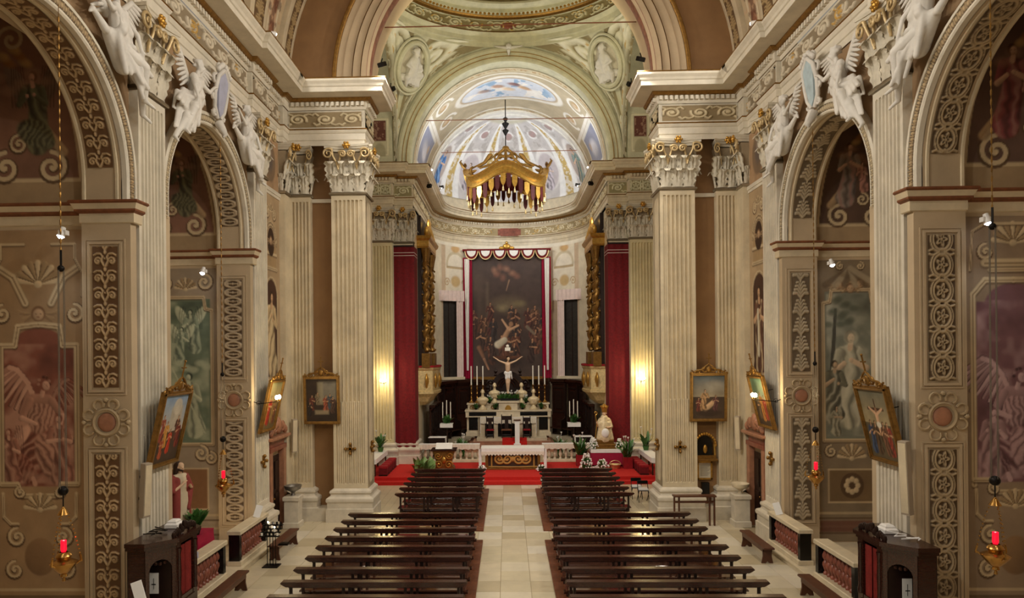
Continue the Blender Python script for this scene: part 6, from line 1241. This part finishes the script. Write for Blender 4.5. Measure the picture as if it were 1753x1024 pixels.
ob('crest', b, 'gilt_dark', t, True); ob('lining', B().lathe([(0, .9), (1, .7)], 32, sx=2.2, sy=1.6), 'damask', t)
ob('rod', B().tube([(0, 0, 2.7), (0, 0, 5.72)], .03, 6).lathe([(.04, 3.6), (.2, 3.9), (.05, 4.0), (.22, 4.3), (.06, 4.4), (.16, 4.6), (.03, 4.7)], 10), 'iron', t, True)
# ---- tie rods
for nm, y, z, x in (('tie_rod', 25.0, 18.0, 4.6), ('tie_rod', 36.0, 18.3, 4.4), ('tie_rod', 42.3, 18.45, 4.2)):
    tag(ob(nm, B().tube([(-x, 0, 0), (x, 0, 0)], .022, 6), 'rust', None, loc=(0, y, z)), {25.0: 'iron tie rod spanning the arch between nave and dome', 36.0: 'iron tie rod spanning the presbytery vault in front of the canopy rod', 42.3: 'iron tie rod spanning the mouth of the apse shell'}[y], 'rod')
# ================================================================ NAVE FURNISHINGS
ORD = ('first', 'second', 'third', 'fourth', 'fifth', 'sixth', 'seventh', 'eighth', 'ninth', 'tenth')
def pew_meshes(L):
    h = L/2; e = .13; m = {}
    rail = [(-h, .0), (-h+.03, .035), (h-.03, .035), (h, 0), (h-e*.6, -.05), (h-e, -.075), (-h+e, -.075), (-h+e*.6, -.05)]
    b = B().prism(rail, lambda a, c, d: (a, d, .955+c), -.13, .05); m['top_rail'] = mesh('top_rail', b, 'wood')
    m['backrest'] = mesh('backrest', B().box(-h+.15, h-.15, -.02, .03, .83, .89), 'wood'); m['seat'] = mesh('seat', B().box(-h+.1, h-.1, .0, .46, .42, .46, .01), 'wood_gloss')
    m['kneeler'] = mesh('kneeler', B().box(-h+.08, h-.08, -.42, -.24, .2, .25, .01), 'wood')
    m['kneeler_rail'] = mesh('kneeler_rail', B().box(-h+.15, h-.15, -.03, .02, .24, .28), 'wood')
    m['post'] = mesh('post', B().box(-.03, .03, -.03, .03, 0, .9).box(-.022, .022, -.34, -.02, .1, .2).box(-.022, .022, -.02, .4, .36, .42).box(-.025, .025, .34, .39, 0, .4), 'wood_dark')
    return m
PEW = {}
def pew(loc, L, label):
    L = round(L, 2)
    if L not in PEW: PEW[L] = pew_meshes(L)
    m = PEW[L]; t = thing('pew', loc, label, 'pew', 'dark wooden pews of the nave')
    for k in ('top_rail', 'backrest', 'seat', 'kneeler', 'kneeler_rail'): inst(k, m[k], t)
    for x in (-L/2+.2, -L/6, -L/6+.14, L/6, L/6+.14, L/2-.2): inst('post', m['post'], t, (x, 0, 0))
for s in (-1, 1):
    sd = 'ambo' if s < 0 else 'crowned statue'
    x0, x1 = ((-5.2, -1.12) if s < 0 else (1.0, 5.36))
    for k in range(9): pew(((x0+x1)/2, 21.15-.9*k, .06), x1-x0, 'dark wooden pew, %s of the long rows behind the crossing piers, %s side' % (ORD[k], sd))
    y0, y1 = ((-4.25, -1.15) if s < 0 else (1.05, 4.2))
    for k in range(6): pew(((y0+y1)/2, 29.15-1.0*k, .06), y1-y0, 'dark wooden pew, %s of the short rows from the carpet steps, %s side' % (ORD[k], sd))
    for nm, a, c, ya, yb, lb in (('pew_platform', x0+.5 if s < 0 else x0-.08, x1+.08 if s < 0 else x1-.5, 12.5, 21.7, 'long'), ('pew_platform', y0+.2 if s < 0 else y0-.1, y1+.08 if s < 0 else y1-.2, 22.9, 29.9, 'short')):
        t = thing(nm, ((a+c)/2, (ya+yb)/2, .001), 'reddish brown plank platform under the %s pews on the %s side' % (lb, sd), 'platform'); n = int((yb-ya)/.3); me = mesh('plank', B().box(-(c-a)/2, (c-a)/2, -.145, .145, 0, .055, .004), 'wood_board')
        for i in range(n): inst('plank', me, t, (0, -(yb-ya)/2+.15+i*(yb-ya)/n, 0))
# ---- confessionals
def confessional(s, yc, label):
    t = thing('confessional', (s*7.95, yc, .0), label, 'confessional'); t.scale = (.85, .86, .915); X = lambda d: -s*d      # d = distance out from the pilaster
    ob('base', B().prism([(0, -1.05), (X(.42), -1.05), (X(.95), -.55), (X(.95), .55), (X(.42), 1.05), (0, 1.05)], lambda a, c, z: (a, c, z), 0, .14), 'wood_dark', t)
    ob('back', B().box(0, X(.05), -1.0, 1.0, .14, 2.3), 'wood_dark', t)
    for f in (-1, 1):
        ob('side_wall', B().box(X(.04), X(.44), f*1.0, f*1.03, .14, 2.25), 'wood', t)
        # angled penitent bay: arched opening between posts
        a0, a1 = Vector((X(.44), f*1.02, 0)), Vector((X(.93), f*.52, 0)); e = (a1-a0); W = e.length; e.normalize()
        fn = lambda u, z, d: tuple(a0+e*u+Vector((0, 0, z))+Vector((e.y, -e.x, 0))*d*(f*-s))
        ob('post', B().prism([(0, .14), (.09, .14), (.09, 2.25), (0, 2.25)], fn, -.03, .04), 'wood', t); ob('post', B().prism([(W-.09, .14), (W, .14), (W, 2.25), (W-.09, 2.25)], fn, -.03, .04), 'wood', t)
        arch = [(.09, 2.25), (.09, 1.75)]+[(.09+(W-.18)*(1-math.cos(q))/2, 1.75+.24*math.sin(q)) for q in np.linspace(.2, PI-.2, 9)]+[(W-.09, 1.75), (W-.09, 2.25)]
        ob('arched_head', B().prism(arch, fn, -.02, .03), 'wood', t); ob('kneeler', B().box(X(.1), X(.55), f*.62, f*.92, .14, .32, .01), 'wood', t)
        ob('partition', B().box(X(.05), X(.9), f*.5, f*.54, .14, 2.25), 'wood_dark', t)
        b = B()
        for k in range(7): b.ball(fn(.05+W*.9*(k/6), 2.0-.12*math.sin(PI*k/6), .06), .045, 6)
        ob('carving', b, 'wood', t, True)
    ob('notice', B().box(X(.30), X(.52), -.56, -.545, 1.15, 1.62), 'paper', t, label='white paper notice')
    cb = B(); cb.box(X(.455), X(.35), -.566, -.56, 1.35, 1.37).box(X(.4), X(.41), -.566, -.56, 1.25, 1.5); ob('notice_cross', cb, 'iron', t)
    for f in (-1, 1): ob('carved_post', B().box(X(.88), X(.97), f*.32, f*.54, .14, 2.25, .01).lathe([(.05, 1.0), (.06, 1.1), (.035, 1.2), (.05, 1.6), (.035, 2.0), (.06, 2.15)], 8, (X(.98), f*.42, 0)), 'wood', t, True)
    ob('half_door', B().box(X(.92), X(.96), -.5, .5, .14, 1.0).box(X(.96), X(.98), -.4, .4, .25, .9, .02), 'wood', t)
    c = B()
    for f in (-1, 1): ys = np.linspace(0, .46, 18); a, v = np.meshgrid(ys, np.array([0, 1.])); c.grid(X(.9)+.03*np.sin(a*60), f*(.03+a*.62), 1.0+1.15*v)
    ob('curtain', c, 'curtain_red', t, True, label='red curtains'); cp = [(0, -1.08), (X(.46), -1.08), (X(1.0), -.57), (X(1.0), .57), (X(.46), 1.08), (0, 1.08)]
    if s < 0: cp = cp
    ob('cornice', B().prism(cp, lambda a, c, z: (a, c, z), 2.25, 2.33).prism([(a*1.06, c*1.04) for a, c in cp], lambda a, c, z: (a, c, z), 2.33, 2.42), 'wood', t); b = B(); r = random.Random(3)
    for k in range(22): q = -.55+1.1*k/21; b.ball((X(.9), q, 2.47+.16*math.cos(q*2.6)*r.random()), (.05, .06, .08), 6)
    ob('crest', b, 'wood_dark', t, True); return t
CF = []
confessional(-1, 14.5, 'dark carved confessional with red curtains under the station with pale sky'); confessional(1, 14.1, 'dark carved confessional with red curtains under the crucifixion painting')
for s, y, lb in ((-1, 15.2, 'folded white cloth on top of the confessional near the red-caped statue'), (1, 14.6, 'folded white cloth on top of the confessional under the crucifixion painting')): tag(ob('folded_cloth', B().box(-.14, .14, -.16, .16, 0, .1, .03).box(-.1, .1, -.12, .12, .1, .16, .03), 'cloth', None, loc=(s*7.6, y-.3, 2.225)), lb, 'cloth')
for s, y in ((-1, 14.2), (1, 13.7)):
    r = random.Random(5); b = B().tube([(r.uniform(-.2, .2), -.3+.05*k, .03+.06*r.random()) for k in range(14)], .012, 5); tag(ob('cable_coil', b, 'white_paint' if s > 0 else 'iron', None, True, loc=(s*7.65, y, 2.225)), 'loose cable lying on the confessional roof under the %s' % ('pale sky station' if s < 0 else 'crucifixion painting'), 'cable')
# ---- chapel balustrades
def balustrade(s, y0, y1, label):
    t = thing('chapel_balustrade', (s*7.8, (y0+y1)/2, .175), label, 'balustrade', 'marble chapel balustrades'); h = (y1-y0)/2
    ob('base', B().box(-.2, .2, -h, h, 0, .13, .02), 'marble_cream', t); ob('rail', B().box(-.19, .19, -h-.02, h+.02, .86, .97, .02), 'marble_cream', t); ob('rail_underside', B().box(-.15, .15, -h, h, .82, .86), 'marble_black', t)
    for f in (-1, 1): ob('end_pier', B().box(-.15, .15, f*h-f*.01, f*(h-.16), .13, .82), 'marble_black', t)
    me = mesh('baluster', B().lathe([(.06, .13), (.065, .18), (.035, .22), (.05, .27), (.085, .36), (.08, .43), (.04, .49), (.08, .56), (.085, .62), (.05, .71), (.035, .75), (.06, .79), (.06, .82)], 10), 'marble_red', True, 40); n = int((2*h-.4)/.2)
    for i in range(n+1): inst('baluster', me, t, (0, -h+.25+(2*h-.5)*i/n, 0))
for s in (-1, 1):
    o = 'with the red-caped statue' if s < 0 else 'of the hooded saint fresco'
    balustrade(s, 15.75, 17.75, 'red marble balustrade beside the confessional, chapel '+o); balustrade(s, 18.65, 20.85, 'red marble balustrade beside the marble doorway, chapel '+o)
    for y, L, q in ((16.4, 2.0, 'confessional'), (20.6, 2.0, 'marble doorway')):
        if s > 0: y = y-.35
        t = thing('low_bench', (s*7.05, y, 0), 'low brown bench along the balustrade nearest the %s, chapel %s' % (q, o), 'bench', 'low side benches')
        ob('seat', B().box(-.15, .15, -L/2, L/2, .42, .47, .01), 'wood_bench', t); ob('apron', B().box(-.13, -.1, -L/2+.15, L/2-.15, .32, .42).box(.1, .13, -L/2+.15, L/2-.15, .32, .42), 'wood_bench', t)
        for f in (-1, 1): ob('leg', B().prism([(-.16, 0), (-.06, 0), (0, .06), (.06, 0), (.16, 0), (.12, .2), (.13, .42), (-.13, .42), (-.12, .2)], lambda a, z, d: (a, d, z), f*(L/2-.2), f*(L/2-.15)), 'wood_bench', t)
    # sign cards on the rails
    tag(ob('sign_card', B().box(-.1, .1, -.01, .01, 0, .36), 'paper', None, loc=(s*7.75, 20.2 if s < 0 else 20.3, 1.15), rz=s*.3, rot=(math.radians(-18), math.radians(-12*s), 0)), 'white card leaning on the balustrade rail, chapel '+o, 'sign')
# ---- doorways in the narrow bays
for i, s in enumerate((-1, 1)):
    d = bpy.data.objects.new('door_%d' % (i+1), None); COL.objects.link(d); d.location = (s*XW, 23.1, 0); d['kind'] = 'structure'; X = lambda v: -s*v
    ob('leaf', B().box(X(-.02), X(.03), -.55, .55, 0, 2.55), 'wood_dark', d)
    for f in (-1, 1):
        ob('jamb', B().box(0, X(.2), f*.55, f*.8, 0, 2.75, .01), 'marble_pink', d)
        for z in (.3, 1.4): ob('door_panel', B().box(X(.03), X(.06), f*.08, f*.48, z, z+.95, .02), 'wood_dark', d)
    ob('lintel', B().box(0, X(.22), -.82, .82, 2.75, 2.9, .01), 'marble_red', d); ob('frieze', B().box(0, X(.16), -.72, .72, 2.8, 3.15), 'marble_red', d); ob('cornice', B().box(0, X(.34), -.95, .95, 3.15, 3.24, .02).box(0, X(.26), -.85, .85, 3.1, 3.16), 'marble_pink', d)
    b = B()
    for k in range(9): q = -.7+1.4*k/8; b.ball((X(.2), q, 3.35+.3*math.cos(q*2)), (.1, .13, .14), 8)
    for f in (-1, 1): b.tube([(X(.2), f*x, z) for x, z in spir(.4, 3.5, .22, 0, 1.4, 14)], .05, 6)
    ob('pediment_carving', b.ball((X(.2), 0, 3.6), (.12, .22, .3), 8), 'marble_pink', d, True); ob('knob', B().ball((X(.08), -.1, 1.1), .035, 8), 'brass', d, True)
# ---- hanging sanctuary lamps
def hanging_lamp(x, y, zt, label, chain_top, drop):
    t = thing('sanctuary_lamp', (x, y, zt), label, 'lamp', 'hanging sanctuary lamps')     # zt: bottom tip
    ob('bowl', B().lathe([(0, 0), (.03, .02), (.02, .07), (.06, .1), (.05, .14), (.12, .2), (.2, .3), (.22, .34), (.17, .37), (.1, .4), (.13, .45), (.1, .5), (.07, .52)], 16), 'brass', t, True)
    ob('glass', B().lathe([(.035, .52), (.048, .56), (.046, .72), (.042, .72), (.04, .56)], 12), 'glow_red', t, True, label='glowing red glass')
    ob('flame', B().ball((0, 0, .66), (.022, .022, .05), 8), 'glow', t, True); b = B()
    for k in range(3):
        a = k*2*PI/3+.4
        for i in range(13):
            u = i/12; q = .24*(1-u)**.6+.03; b.ball((q*math.cos(a), q*math.sin(a), .34+u*.85), .017, 5)
        b.tube([(.18*math.cos(a), .18*math.sin(a), .3), (.27*math.cos(a), .27*math.sin(a), .36), (.25*math.cos(a), .25*math.sin(a), .46)], .02, 5)
    ob('lamp_chain', b, 'brass', t, True, kind='stuff'); ob('smoke_cap', B().lathe([(0, 1.32), (.03, 1.28), (.08, 1.2), (.1, 1.17), (.03, 1.16)], 10).ball((0, 0, 1.26), .04, 6), 'brass', t, True)
    ob('counterweight', B().ball((0, 0, 1.58), .085, 12).tube([(0, 0, 1.3), (0, 0, 1.5)], .012, 5), 'iron', t, True); w = B()
    for dx, dy in ((-.07, 0), (.07, 0), (0, .07), (0, -.07)): w.tube([(dx, dy, 1.6), (dx*.8, dy*.8, drop)], .006, 4)
    ob('pulley_cord', w, 'steel', t, label='pale pulley cords'); ob('pulley', B().ball((0, 0, drop+.03), .06, 8).tube([(0, 0, drop), (0, 0, drop+.35)], .02, 5), 'iron', t, True); c = B(); n = int((chain_top-drop-.3)/.16)
    for i in range(n): z = drop+.35+i*.16; c.ball((0, 0, z), (.018, .018, .07), 5)
    ob('suspension_chain', c.tube([(0, 0, drop+.3), (0, 0, chain_top)], .006, 4), 'gilt_dark', t, True, kind='stuff')
hanging_lamp(-7.92, 11.63, 2.1, 'brass lamp with red glass hanging before the reddish angel fresco', 10.0, 5.4); hanging_lamp(-7.92, 18.28, 2.15, 'brass lamp with red glass hanging by the red-caped statue', 9.68, 3.3)
hanging_lamp(7.92, 11.63, 2.2, 'brass lamp with red glass hanging before the purplish angel fresco', 9.9, 5.8); hanging_lamp(7.92, 18.28, 2.3, 'brass lamp with red glass hanging by the hooded saint fresco', 9.55, 3.3)
# ---- wall sconces
def sconce(loc, dirx, diry, label, pw=40, A=.34):
    t = thing('wall_sconce', loc, label, 'lamp', 'twin-bulb wall sconces'); u = Vector((dirx, diry, 0)); v = Vector((-diry, dirx, 0))
    ob('bracket', B().tube([u*0, u*.15+Vector((0, 0, -.06)), u*(A-.04), u*A+v*.12], .014, 6).tube([u*(A-.04), u*A-v*.12], .014, 6).tube([tuple(u*.12+Vector((u*x))+Vector((0, 0, z-.05))) for x, z in spir(.02, .0, .09, 0, 1.3, 12)], .01, 5), 'iron', t, True)
    for f in (-1, 1): p = u*A+v*.12*f; ob('socket', B().lathe([(.02, 0), (.03, .04), (.02, .08)], 8, tuple(p)), 'brass', t, True); ob('bulb', B().ball(tuple(p+Vector((0, 0, .14))), (.055, .055, .07), 10), 'glow', t, True, label='bright bulb')
    lamp('POINT', Vector(loc)+u*(A+.14)+Vector((0, 0, .15)), pw, (1, .78, .42), size=.08)
sconce((-XP, 20.9, 4.55), 1, 0, 'twin-bulb sconce by the red-robed station beside the marble doorway', 45, .75); sconce((XP, 20.9, 4.5), -1, 0, 'twin-bulb sconce by the green landscape station beside the marble doorway', 60, .8)
sconce((-6.55, YP+.02, 4.5), 0, -1, 'twin-bulb sconce on the yellowish pilaster by the ambo side hanging', 70); sconce((6.55, YP+.02, 4.5), 0, -1, 'twin-bulb sconce on the yellowish pilaster by the crowned statue side', 90)
# ---- spotlights
def spot(loc, aim, label, pw, col=COOL, em='glow_cool', angle=110):
    t = thing('spotlight', loc, label, 'lamp', 'white spotlights on the cornices'); d = (Vector(aim)-Vector(loc)).normalized()
    ob('mount', B().box(-.08, .08, -.06, .06, 0, .1, .01).tube([(0, 0, .1), tuple(d*.08+Vector((0, 0, .16)))], .02, 6), 'white_paint', t); p0 = Vector((0, 0, .16)); ob('housing', B().tube([p0, p0+d*.2], [.05, .075], 10, cap=False), 'white_paint', t, True); ob('lens', B().ball(tuple(p0+d*.19), .06, 10), em, t, True)
    lamp('SPOT', Vector(loc)+p0+d*.3, pw, col, aim, .06, angle)
for s in (-1, 1):
    c = 'reddish' if s < 0 else 'purplish'
    spot((s*9.3, 13.8, 8.5), (s*10.3, 12.2, 2), 'white spotlight on the impost before the %s angel fresco' % c, 40); spot((s*9.35, 20.4, 8.5), (s*10.0, 18.0, 2), 'white spotlight on the impost inside the chapel %s' % ('with the red-caped statue' if s < 0 else 'of the hooded saint'), 35)
    spot((s*7.35, 20.6, 15.65), (s*1, 29, 17), 'white floodlight on the nave cornice near the crossing, %s side' % ('ambo' if s < 0 else 'statue'), 160, NEUT)
    spot((s*4.25, 40.6, 15.65), (-s*2, 45, 17.5), 'white floodlight on the apse cornice beside the conch, %s side' % ('ambo' if s < 0 else 'statue'), 120); spot((s*4.35, 36.8, 15.65), (-s*1, 41, 20.5), 'white floodlight on the presbytery cornice under the painted vault, %s side' % ('ambo' if s < 0 else 'statue'), 120)
spot((-8.35, 18.9, .2), (-8.9, 20.5, 2), 'small floor spotlight glowing behind the balustrade of the red-caped statue', 25, (1, .72, .4), 'glow')
# ---- left chapel: draped pedestal with plant
t = thing('draped_pedestal', (-8.62, 17.6, .17), 'pedestal draped in magenta cloth under the red-caped statue', 'table'); ob('core', B().box(-.5, .5, -.45, .45, 0, 1.18), 'wood', t); ob('drape', B().plan([(-.5, .45), (-.5, -.45), (.5, -.45), (.5, .45), (-.5, .45)], [(.1, .05), (.06, .5), (.02, 1.0), (.01, 1.2)], -1).box(-.52, .52, -.47, .47, 1.19, 1.215), 'magenta', t, True)
plant('leafy_plant', (-8.25, 17.35, 1.4), 'bushy green houseplant beside the red-caped statue', .5, 60, .09, 'iron', .18, 0, 3, 1.0, pr=.12)
plant('flower_vase', (-8.35, 16.3, .17), 'pale flower arrangement behind the balustrade near the confessional', .45, 30, .06, 'marble_cream', .8, 10, 13, 1.0, pr=.14); tag(ob('blue_box', B().box(-.14, .14, -.2, .2, 0, .14, .01), 'lilac_glaze', None, loc=(-7.8, 16.0, 1.15)), 'small blue and white box on the balustrade rail near the confessional', 'box')
# ---- votive candle stand
t = thing('candle_stand', (-6.95, 19.2, 0), 'black iron votive candle stand with stepped rack in front of the balustrade', 'candle stand'); ob('foot', B().box(-.22, .22, -.18, .18, 0, .03, .01), 'iron', t); b = B()
for x in (-.12, -.04, .04, .12): ob('upright', B().tube([(x, 0, .03), (x, 0, .9)], .012, 6), 'iron', t)
for k in range(4): ob('candle_tray', B().box(-.28, .28, -.2+.1*k, -.1+.1*k, .88+.08*k, .91+.08*k), 'iron', t)
for k in range(4):
    for i in range(5): ob('votive_cup', B().lathe([(.0, 0), (.03, 0), (.035, .07), (.03, .07)], 8, (-.22+.11*i, -.15+.1*k, .91+.08*k)), 'marble_black' if (i+k) % 4 else 'candle', t, True)
ob('flame', B().ball((-.11, .05, 1.24), (.015, .015, .03), 6).ball((.11, -.05, 1.12), (.015, .015, .03), 6), 'glow', t, True); ob('coin_shelf', B().box(.22, .5, -.12, .12, .62, .65).box(.25, .47, -.1, .1, .65, .67), 'iron', t)
# ---- column loudspeakers
for loc, rz, L, lb in (((-7.95, 14.25, 2.6), 1.2, 1.15, 'beige column loudspeaker beside the station with pale sky'), ((-7.93, 24.35, 2.5), .7, 1.2, 'beige column loudspeaker in the corner by the dark crowd painting'), ((7.93, 24.3, 2.5), -.7, 1.2, 'beige column loudspeaker in the corner by the gilded shrine'), ((7.9, 14.05, 2.65), -1.1, 1.5, 'beige column loudspeaker beside the crucifixion painting')):
    t = thing('column_loudspeaker', loc, lb, 'loudspeaker', 'column loudspeakers'); t.rotation_euler = (math.radians(4), 0, rz); ob('cabinet', B().box(-.09, .09, -.12, .02, 0, L, .01), 'speaker', t); ob('grille', B().box(-.075, .075, -.13, -.12, .04, L-.04), 'stone_warm', t); ob('wall_bracket', B().box(-.02, .02, .02, .12, L*.3, L*.35).box(-.02, .02, .02, .12, L*.7, L*.75), 'iron', t)
# ---- crosses, stoups, shrine, notices on the piers
me = mesh('consecration_cross', B().box(-.04, .04, -.07, -.005, -.2, .2, .01).box(-.2, .2, -.07, -.005, -.04, .04, .01).ball((0, -.07, .17), .06, 8).ball((0, -.07, -.17), .06, 8).ball((.17, -.07, 0), .06, 8).ball((-.17, -.07, 0), .06, 8), 'gilt_dark', True)
for loc, rz, lb in (((-5.875, 24.4, 2.6), 0, 'front of the pier by the dark crowd painting'), ((5.875, 24.4, 2.6), 0, 'front of the pier by the gilded shrine'), ((-5.26, 25.0, 2.6), PI/2, 'inner face of the pier on the ambo side'), ((5.26, 25.0, 2.6), -PI/2, 'inner face of the pier on the crowned statue side'), ((-XP, 21.6, 2.6), PI/2, 'pilaster below the red-robed station'), ((XP, 21.6, 2.6), -PI/2, 'pilaster below the green landscape station')): tag(inst('consecration_cross', me, None, loc, rz), 'small bronze four-lobed cross on the '+lb, 'cross', 'consecration crosses')
for s in (-1, 1):
    t = thing('holy_water_stoup', (s*7.72, 23.6, 0), 'stone holy-water stoup on a pedestal by the %s' % ('dark crowd painting' if s < 0 else 'gilded shrine'), 'stoup'); ob('pedestal', B().box(-.24, .24, -.24, .24, 0, .95, .02).box(-.28, .28, -.28, .28, .95, 1.1, .03).box(-.28, .28, -.28, .28, 0, .2, .02), 'plinth', t); ob('basin', B().lathe([(.08, 1.1), (.06, 1.18), (.1, 1.24), (.26, 1.32), (.3, 1.42), (.3, 1.45), (.26, 1.44), (.2, 1.36), (0, 1.33)], 16), 'marble_cream' if s > 0 else 'steel', t, True)
t = thing('gilded_shrine', (6.85, 24.72, 2.05), 'small gilded arched shrine with dark niche under the reclining figure painting', 'shrine'); ob('niche', B().prism([(-.26, .2), (.26, .2), (.26, .6)]+[(.26*math.cos(a), .6+.3*math.sin(a)) for a in np.linspace(0, PI, 10)]+[(-.26, .6)], lambda a, z, d: (a, d, z), 0, .12), 'marble_black', t); ob('shelf', B().box(-.42, .42, -.14, .12, .0, .08, .01).box(-.38, .38, -.08, .12, .08, .2), 'gilt_dark', t); b = B()
for k in range(14): a = PI*k/13; b.ball((.36*math.cos(a), -.04, .55+.42*math.sin(a)), .06, 6)
for f in (-1, 1): b.tube([(f*.34, -.04, .2), (f*.32, -.04, .6)], .04, 6)
ob('carved_frame', b.ball((0, -.03, .42), (.08, .04, .16), 8), 'gilt', t, True)
t = thing('framed_notice', (6.87, 24.86, 1.35), 'framed pale paper notice under the gilded shrine', 'notice'); ob('frame', B().box(-.27, .27, -.04, .0, 0, .06).box(-.27, .27, -.04, 0, .6, .66).box(-.27, -.21, -.04, 0, 0, .66).box(.21, .27, -.04, 0, 0, .66), 'gilt', t); ob('sheet', B().box(-.21, .21, -.02, 0, .06, .6), 'stone', t); b = B()
for k in range(9): b.box(-.16, .1+.05*(k % 3), -.026, -.02, .14+.045*k, .152+.045*k)
ob('printed_lines', b, 'steel', t, kind='stuff')
tag(ob('alms_box', B().box(-.13, .13, -.16, .0, 0, .5, .01).box(-.05, .05, -.165, -.15, .4, .42), 'marble_black', None, loc=(6.87, 24.88, .76)), 'dark alms box fixed below the framed notice', 'box')
t = thing('wooden_easel_frame', (6.15, 23.6, 0), 'plain brown wooden table frame standing against the pier by the shrine', 'table'); ob('top', B().box(-.72, .72, -.15, .15, 1.0, 1.05), 'wood_bench', t); ob('rail', B().box(-.68, .68, -.02, .02, .78, .85), 'wood_bench', t)
for x in (-.68, -.52, .52, .68): ob('leg', B().box(x-.025, x+.025, -.04, .04, 0, 1.0), 'wood_bench', t)
# ---- stacked folding chairs behind the pier on the statue side
for k in range(2):
    t = thing('folding_chair', (5.0+.15*k, 28.0-.6*k, 0), '%s dark metal folding chair with white pad by the statue-side pier' % ('closer' if k else 'farther'), 'chair')
    for f in (-1, 1): ob('leg', B().tube([(f*.2, -.2, 0), (f*.2, .15, .8)], .014, 6), 'iron', t); ob('leg', B().tube([(f*.2, .22, 0), (f*.2, -.2, .46)], .014, 6), 'iron', t)
    ob('seat', B().box(-.2, .2, -.2, .2, .45, .48, .01), 'iron', t); ob('pad', B().box(-.19, .19, -.18, .18, .48, .54, .02), 'cloth', t); ob('backrest', B().box(-.2, .2, .12, .15, .68, .82, .01), 'iron', t)
# ---- foreground bits
t = thing('round_stool', (6.95, 11.95, 0), 'round pale padded stool in front of the confessional under the crucifixion painting', 'stool'); ob('cushion', B().lathe([(0, 1.02), (.3, 1.02), (.34, .98), (.34, .9), (.3, .86), (0, .86)], 20), 'stone', t, True); ob('pole', B().tube([(0, 0, .03), (0, 0, .86)], .03, 8), 'iron', t); ob('foot', B().lathe([(0, 0), (.25, 0), (.25, .02), (.05, .05), (0, .05)], 16), 'iron', t, True)
tag(ob('sign_card', B().box(-.1, .1, -.01, .01, 0, .42), 'paper', None, loc=(-7.25, 12.9, 1.27), rot=(math.radians(-10), math.radians(-18), .2)), 'white card leaning in front of the confessional with the pale sky station', 'sign')
t = thing('card_stand', (-7.25, 12.93, 0), 'slim dark lectern holding the white card by the confessional', 'stand'); ob('pole', B().tube([(0, 0, .02), (0, 0, 1.23)], .02, 6), 'iron', t); ob('shelf', B().box(-.15, .15, -.06, .1, 1.23, 1.26), 'iron', t); ob('foot', B().box(-.18, .18, -.18, .18, 0, .02), 'iron', t)

# ---- invented housings put at the added floods, parented to the walls
fl_me = mesh('floodlight', B().box(-.13, .13, -.09, .09, .05, .2, .02).tube([(0, 0, .2), (0, .12, .3)], .02, 6), 'iron')
for p, d in FLOODS:
    o = inst('floodlight', fl_me, walls[-1 if p.x < 0 else 1] if p.y < 24 else (WC if p.y < 30 else WS), p); o.rotation_euler = d.to_track_quat('-Z', 'Y').to_euler()
